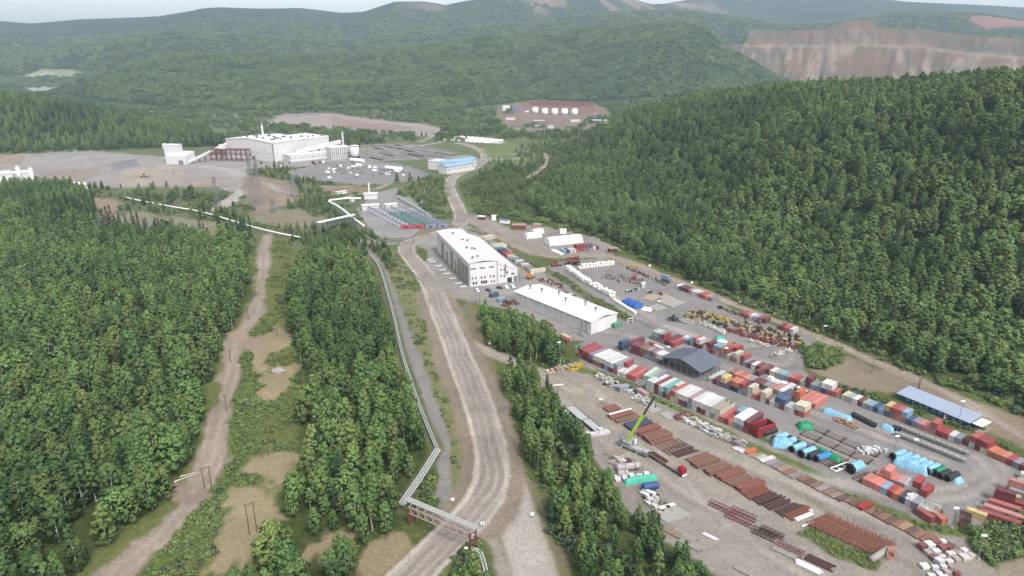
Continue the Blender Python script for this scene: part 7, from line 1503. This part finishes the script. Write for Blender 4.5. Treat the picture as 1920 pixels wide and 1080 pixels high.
for px, h, lb in (((408, 390), 32, 'grey lattice pylon left of the bare mound'), ((476, 388), 55, 'tallest lattice pylon rising above the plant annex'), ((488, 384), 50, 'tall lattice pylon right of the tallest one'), ((196, 452), 22, 'lattice pylon with wide arms in the left wood'), ((550, 372), 24, 'leaning lattice mast on the bare mound'), ((512, 398), 14, 'short lattice mast below the mound')): pylon(px, h, lb)
# overhead lines of the left wood
def cable(pts, lb, r=.09):
    q = MB()
    for p_, q_ in zip(pts, pts[1:]):
        last = None
        for k in range(9):
            t = k / 8; v = Vector(p_).lerp(Vector(q_), t); v.z -= 2.5 * 4 * t * (1 - t)
            if last: q.tube(last, v, r, 4, cap=False)
            last = v
    tag(q.build('power_line', M_STEEL), lb, 'power line')
a1, a2, a3, a4 = at((196, 452), 20), at((-120, 530), 18), at((476, 388), 40), at((408, 390), 26)
cable([a2, a1, a4], 'upper power line over the left wood'); cable([(a2[0], a2[1], 14), (a1[0] + 3, a1[1], 16), (a3[0], a3[1], 34)], 'lower power line over the left wood')
# portals carrying pipes over roads
def portal(p0, p1, h, lb, n=2, m_=M_GREY):
    a, b = Vector(at(p0)), Vector(at(p1)); L = (b - a).length; e = empty('pipe_portal', a, math.atan2((b - a).y, (b - a).x), lb, 'pipe portal')
    for i in range(n + 1): part('post', MB().bar((L * i / n, 0, 0), (L * i / n, 0, h), .4), m_, e)
    part('beam', MB().bar((-1, 0, h), (L + 1, 0, h), .55).bar((-1, 0, h - .8), (L + 1, 0, h - .8), .25), m_, e)
portal((724, 466), (776, 460), 6.5, 'dark overhead pipe portal across the junction'); portal((800, 427), (872, 427), 7, 'thin overhead portal crossing the haul road', 2)
# pipelines
def pipeline(px, lb, z=1.2, r=.28, n=2, m_=M_STEEL, sup=6):
    P = smooth_line(np.array([G(*p) for p in px]), 1) if len(px) > 3 else np.array([G(*p) for p in px]); e = empty('pipeline', (P[0][0], P[0][1], 0), 0, lb, 'pipeline'); o = P[0]; Q = P - o
    for k in range(n):
        q = MB()
        for i in range(len(Q) - 1):
            d = Q[i + 1] - Q[i]; nn = np.array([-d[1], d[0]]) / (np.hypot(*d) + 1e-9) * (k - (n - 1) / 2) * r * 2.8; a, b = Q[i] + nn, Q[i + 1] + nn; q.tube((a[0], a[1], z), (b[0], b[1], z), r, 8)
        part('pipe', q, m_, e)
    q = MB()
    for i in range(len(Q) - 1):
        d = Q[i + 1] - Q[i]; L = np.hypot(*d); u = d / (L + 1e-9); nn = np.array([-u[1], u[0]])
        for s in np.arange(sup / 2, L, sup): c = Q[i] + u * s; a, b = c - nn * (r * n * 1.6 + .4), c + nn * (r * n * 1.6 + .4); w2 = .15 if z < 4 else .4; q.bar((a[0], a[1], z - r - .1), (b[0], b[1], z - r - .1), w2 + .03).bar((a[0], a[1], 0), (a[0], a[1], z - r), w2).bar((b[0], b[1], 0), (b[0], b[1], z - r), w2)
    part('support', q, M_GREY, e); return e
MPL = mat('pale_pipe_lagging', K(206, 210, 206), .5, var=.08)
pipeline([(696, 482), (708, 496), (718, 520), (726, 550), (736, 585), (745, 625), (752, 660), (764, 700), (780, 748), (796, 790), (812, 828), (821, 849)], 'pale twin pipeline along the gravel track beside the wood', 1.4, .32, 2, MPL); pipeline([(821, 849), (788, 902), (752, 954)], 'pale twin pipeline slanting from the bend to the bridge', 1.6, .36, 3, MPL)
pipeline([(888, 1036), (900, 1040), (906, 1056), (914, 1090)], 'pale twin pipeline leaving the bridge at the bottom edge', 1.4, .32, 2, MPL); pipeline([(232, 374), (262, 381), (318, 392), (380, 402), (462, 428), (520, 443), (568, 452)], 'white pipeline crossing the top of the corridor', 3, .6, 1, M_WHITE, 12)
pipeline([(683, 441), (700, 452), (720, 464)], 'thin pipeline below the generator yard', 1, .4, 1, MPL); pipeline([(745, 372), (800, 405), (808, 412)], 'pipeline along right side of the generator yard', 3, .5, 2, MPL); pipeline([(790, 385), (800, 345), (770, 330)], 'pipeline down the slope right of generator yard', 1.5, .4, 1, MPL)
pipeline([(618, 394), (640, 406), (662, 426), (684, 442)], 'wide white pipe gallery below the generator yard', 9, .85, 1, M_WHITE, 10); pipeline([(618, 392), (650, 388), (678, 388)], 'white pipe gallery running right to the generator halls', 9, .8, 1, M_WHITE, 10)
# truss bridge for pipes across the haul road
def bridge(p0, p1, z0, h, w_, lb, m_, pipes, roofed=False):
    a, b = Vector(at(p0)), Vector(at(p1)); L = (b - a).length; e = empty('pipe_bridge', a, math.atan2((b - a).y, (b - a).x), lb, 'pipe bridge'); n = max(6, int(L / 3))
    for y in (0, w_):
        q = MB().bar((0, y, z0), (L, y, z0), .3).bar((0, y, z0 + h), (L, y, z0 + h), .3)
        for i in range(n): x0, x1 = L * i / n, L * (i + 1) / n; xm = (x0 + x1) / 2; q.bar((x0, y, z0 + h), (xm, y, z0), .18).bar((xm, y, z0), (x1, y, z0 + h), .18)
        part('side_truss', q, m_, e)
    q = MB()
    for i in range(n + 1): q.bar((L * i / n, 0, z0 + h), (L * i / n, w_, z0 + h), .2).bar((L * i / n, 0, z0), (L * i / n, w_, z0), .2)
    part('cross_bar', q, m_, e)
    for x in (0, L): part('tower', MB().bar((x, 0, 0), (x, 0, z0 + h), .5).bar((x, w_, 0), (x, w_, z0 + h), .5).bar((x, 0, .5), (x, w_, z0 * .5), .2).bar((x, w_, .5), (x, 0, z0 * .5), .2).bar((x, 0, z0 * .5), (x, w_, z0), .2), M_RUSTRED if not roofed else M_GREY, e)
    for k in range(pipes): y = w_ * (.25 + .5 * k / max(1, pipes - 1)) + (w_ * .35 if not roofed else 0); part('pipe', MB().tube((-3, y, z0 + h + .5), (L + 1, y, z0 + h + .5), .3, 8), MPL, e)
    if roofed: part('deck', MB().box(-.5, L + .5, -.3, w_ + .3, z0 + h + .2, z0 + h + .6), M_WHITE, e)
bridge((768, 986), (882, 1036), 5.2, 2.4, 3.2, 'brown truss pipe bridge over the haul road near the bottom', mat('pinkish_brown_steel', K(206, 184, 174)), 3)
bridge((602, 446), (668, 430), 9, 4, 3.5, 'white roofed truss bridge left of the generator yard', M_GREY, 2, True)
# signs
for i, (px, h, lb) in enumerate((((849, 946), 2.6, 'small white sign left of the haul road'), ((905, 992), 2.8, 'white sign with dark symbol right of the bridge'), ((874, 1038), 2.4, 'small white sign at foot of the bridge tower'), ((918, 650), 2.4, 'white sign at the access road below small wood'), ((998, 972), 2.2, 'small cream sign at the right roadside'))):
    e = empty('road_sign', at(px), 0, lb, 'sign'); part('post', MB().tube((0, 0, 0), (0, 0, h - .6), .05, 6), M_STEEL, e); f = part('panel', MB().box(-.6, .6, -.04, .04, h - 1, h + .2), M_WHITE, e)
    if i == 1: part('symbol', MB().box(-.18, .18, -.06, -.041, h - .75, h - .1), M_DARK, f)
# white roadside markers on the forest side
for i, (px, lb) in enumerate((((1218, 499), 'first pale roadside marker from left on forest side'), ((1297, 531), 'second pale roadside marker from left on forest side'), ((1388, 568), 'third pale roadside marker from left on forest side'), ((1453, 590), 'fourth pale roadside marker from left on forest side'))):
    e = empty('road_marker', at(px), .4, lb, 'marker'); part('block', MB().box(-.8, .8, -.5, .5, 0, 1), M_WHITE, e); part('post', MB().tube((0, 0, 1), (0, 0, 1.8), .06, 6), M_STEEL, e)
# stair ramp, entrance barrier, fence, boulder, logs
e = empty('steel_stair', at((936, 776)), ang((936, 776), (958, 762)), 'grey steel stair ramp on the bank of the haul road', 'stair'); q = MB()
for y in (0, 1.6): q.bar((0, y, .2), (6, y, 2.4), .2).bar((0, y, 1.2), (6, y, 3.4), .12)
part('stringer', q, M_STEEL, e); q = MB()
for i in range(12): q.box(i * .5, i * .5 + .35, 0, 1.6, .2 + i * .19, .26 + i * .19)
part('tread', q, M_STEEL, e)
for px, lb, a_ in (((987, 738), 'pale barrier arm in the roadside wood', -.3), ((1036, 742), 'pale barrier arm at the yard entrance', .15)):
    e = empty('barrier', at(px), a_, lb, 'barrier'); part('arm', MB().bar((0, 0, 5.4), (5, 0, 5.6), .35), M_WHITE, e); part('post', MB().tube((2.5, 0, 0), (2.5, 0, 5.4), .15, 6), M_STEEL, e)
def fence(p0, p1, lb, h=2.0):
    a, b = Vector(at(p0)), Vector(at(p1)); L = (b - a).length; e = empty('yard_fence', a, math.atan2((b - a).y, (b - a).x), lb, 'fence'); n = int(L / 3)
    for i in range(n + 1): part('post', MB().box(L * i / n - .08, L * i / n + .08, -.08, .08, 0, h), M_GREY, e)
    q = MB()
    for z in (.3, 1.1, 1.9): q.bar((0, 0, z), (L, 0, z), .06)
    part('rail', q, M_GREY, e)
fence((897, 441), (984, 503), 'pale post fence between workshop row and the right road'); fence((1190, 600), (1225, 617), 'short fence at the gate of machinery yard')
e = empty('steel_gate', at((1176, 607)), ang((1176, 607), (1196, 603)), 'pale square gate frame beside the warehouse corner', 'gate'); part('gate_frame', MB().bar((0, 0, 0), (0, 0, 3), .25).bar((4, 0, 0), (4, 0, 3), .25).bar((0, 0, 3), (4, 0, 3), .25).bar((0, 0, 1.5), (4, 0, 1.5), .15), M_WHITE, e)
for px, L, a_, lb in (((326, 905), 9, .7, 'bare fallen log left of the clay track'), ((338, 895), 6, .5, 'shorter fallen log beside the clay track')):
    tag(MB().tube((0, 0, .3), (L, 0, .5), .25, 8, r2=.12).build('fallen_log', BARK, None, False, at(px), a_), lb, 'log')
q = MB()
import bmesh
bm = bmesh.new(); bmesh.ops.create_icosphere(bm, subdivisions=3, radius=2.6)
for v in bm.verts: k = 1 + .25 * (float(vnoise(np.array([v.co.x + 9]), np.array([v.co.y + v.co.z]), 2)[0]) - .5); v.co = Vector((v.co.x * k * 1.4, v.co.y * k, v.co.z * k * .6))
me = bpy.data.meshes.new('boulder'); bm.to_mesh(me); bm.free(); me.materials.append(M_CONC); o = bpy.data.objects.new('boulder', me); COL.objects.link(o); o.location = at((522, 697), .5); tag(o, 'pale rounded boulder in the corridor grass', 'boulder')
# low wall along haul road near the workshop
for i, (px, L) in enumerate((((771, 510), 5), ((778, 517), 5), ((786, 522), 4), ((795, 533), 3))):
    tag(MB().box(0, L, -.6, .6, 0, 1).build('concrete_block', M_CONC, None, False, at(px), R(-60)), 'pale concrete block, %s from left on the verge by the workshop' % ORD[i], 'concrete block')
# stock yard goods seen from afar
for i in range(60):
    x, y = G(G5.uniform(600, 770), G5.uniform(312, 334)); k = G5.uniform(1.5, 4); o = MB().box(0, k * 1.6, 0, k * .7, 0, G5.uniform(.6, 2)).box(k * .2, k * 1.2, .1, k * .5, 0, 2.2).build('stored_item', G5.choice([M_WHITE, M_GREY, M_CONC, M_GREY]), None, False, (x, y, 0), G5.uniform(-.6, -.2)); tag(o, 'small pale item lying in the distant grey stock yard', 'stored goods', 'items in the distant stock yard')
for i in range(26):
    x, y = G(G5.uniform(680, 820), G5.uniform(272, 296)); L = G5.uniform(15, 45); tag(MB().box(0, L, 0, 2.5, 0, 1.2).box(0, L, 3.2, 5, 0, .8).build('stored_stack', G5.choice([M_RUSTD, M_GREY, M_CONC, M_RUSTD]), None, False, (x, y, 0), -.85), 'long dark stack in the far lot above the stock yard', 'stacked goods', 'long stacks in the far lot')
for i in range(22):
    x, y = G(G5.uniform(470, 700), G5.uniform(306, 316)); k = G5.uniform(2, 5); tag(MB().box(0, k, 0, k * .6, 0, k * .6).tube((k * .3, k * .3, k * .6), (k * .3, k * .3, k), k * .15, 6).build('plant_equipment', G5.choice([M_WHITE, M_GREY, M_RUSTRED]), None, False, (x, y, 0), G5.uniform(0, 3)), 'small pale equipment at the foot of the plant halls', 'equipment', 'equipment at the foot of the plant')
# ---------------------------------------------------------------- the air
hz = MB().box(-8000, 8000, -300, 8000, -3, 1000).build('haze', bpy.data.materials.new('air'))
hm = hz.data.materials[0]; hm.use_nodes = True; hn = hm.node_tree; hn.nodes.remove(hn.nodes['Principled BSDF'])
pv = hn.nodes.new('ShaderNodeVolumePrincipled'); pv.inputs['Color'].default_value = (.72, .86, 1, 1); pv.inputs['Density'].default_value = .00008; pv.inputs['Anisotropy'].default_value = .2
hn.links.new(pv.outputs[0], hn.nodes['Material Output'].inputs['Volume']); hm.volume_intersection_method = 'FAST' if hasattr(hm, 'volume_intersection_method') else 0
tag(hz, 'thin pale haze over the whole valley', None, None, 'stuff')
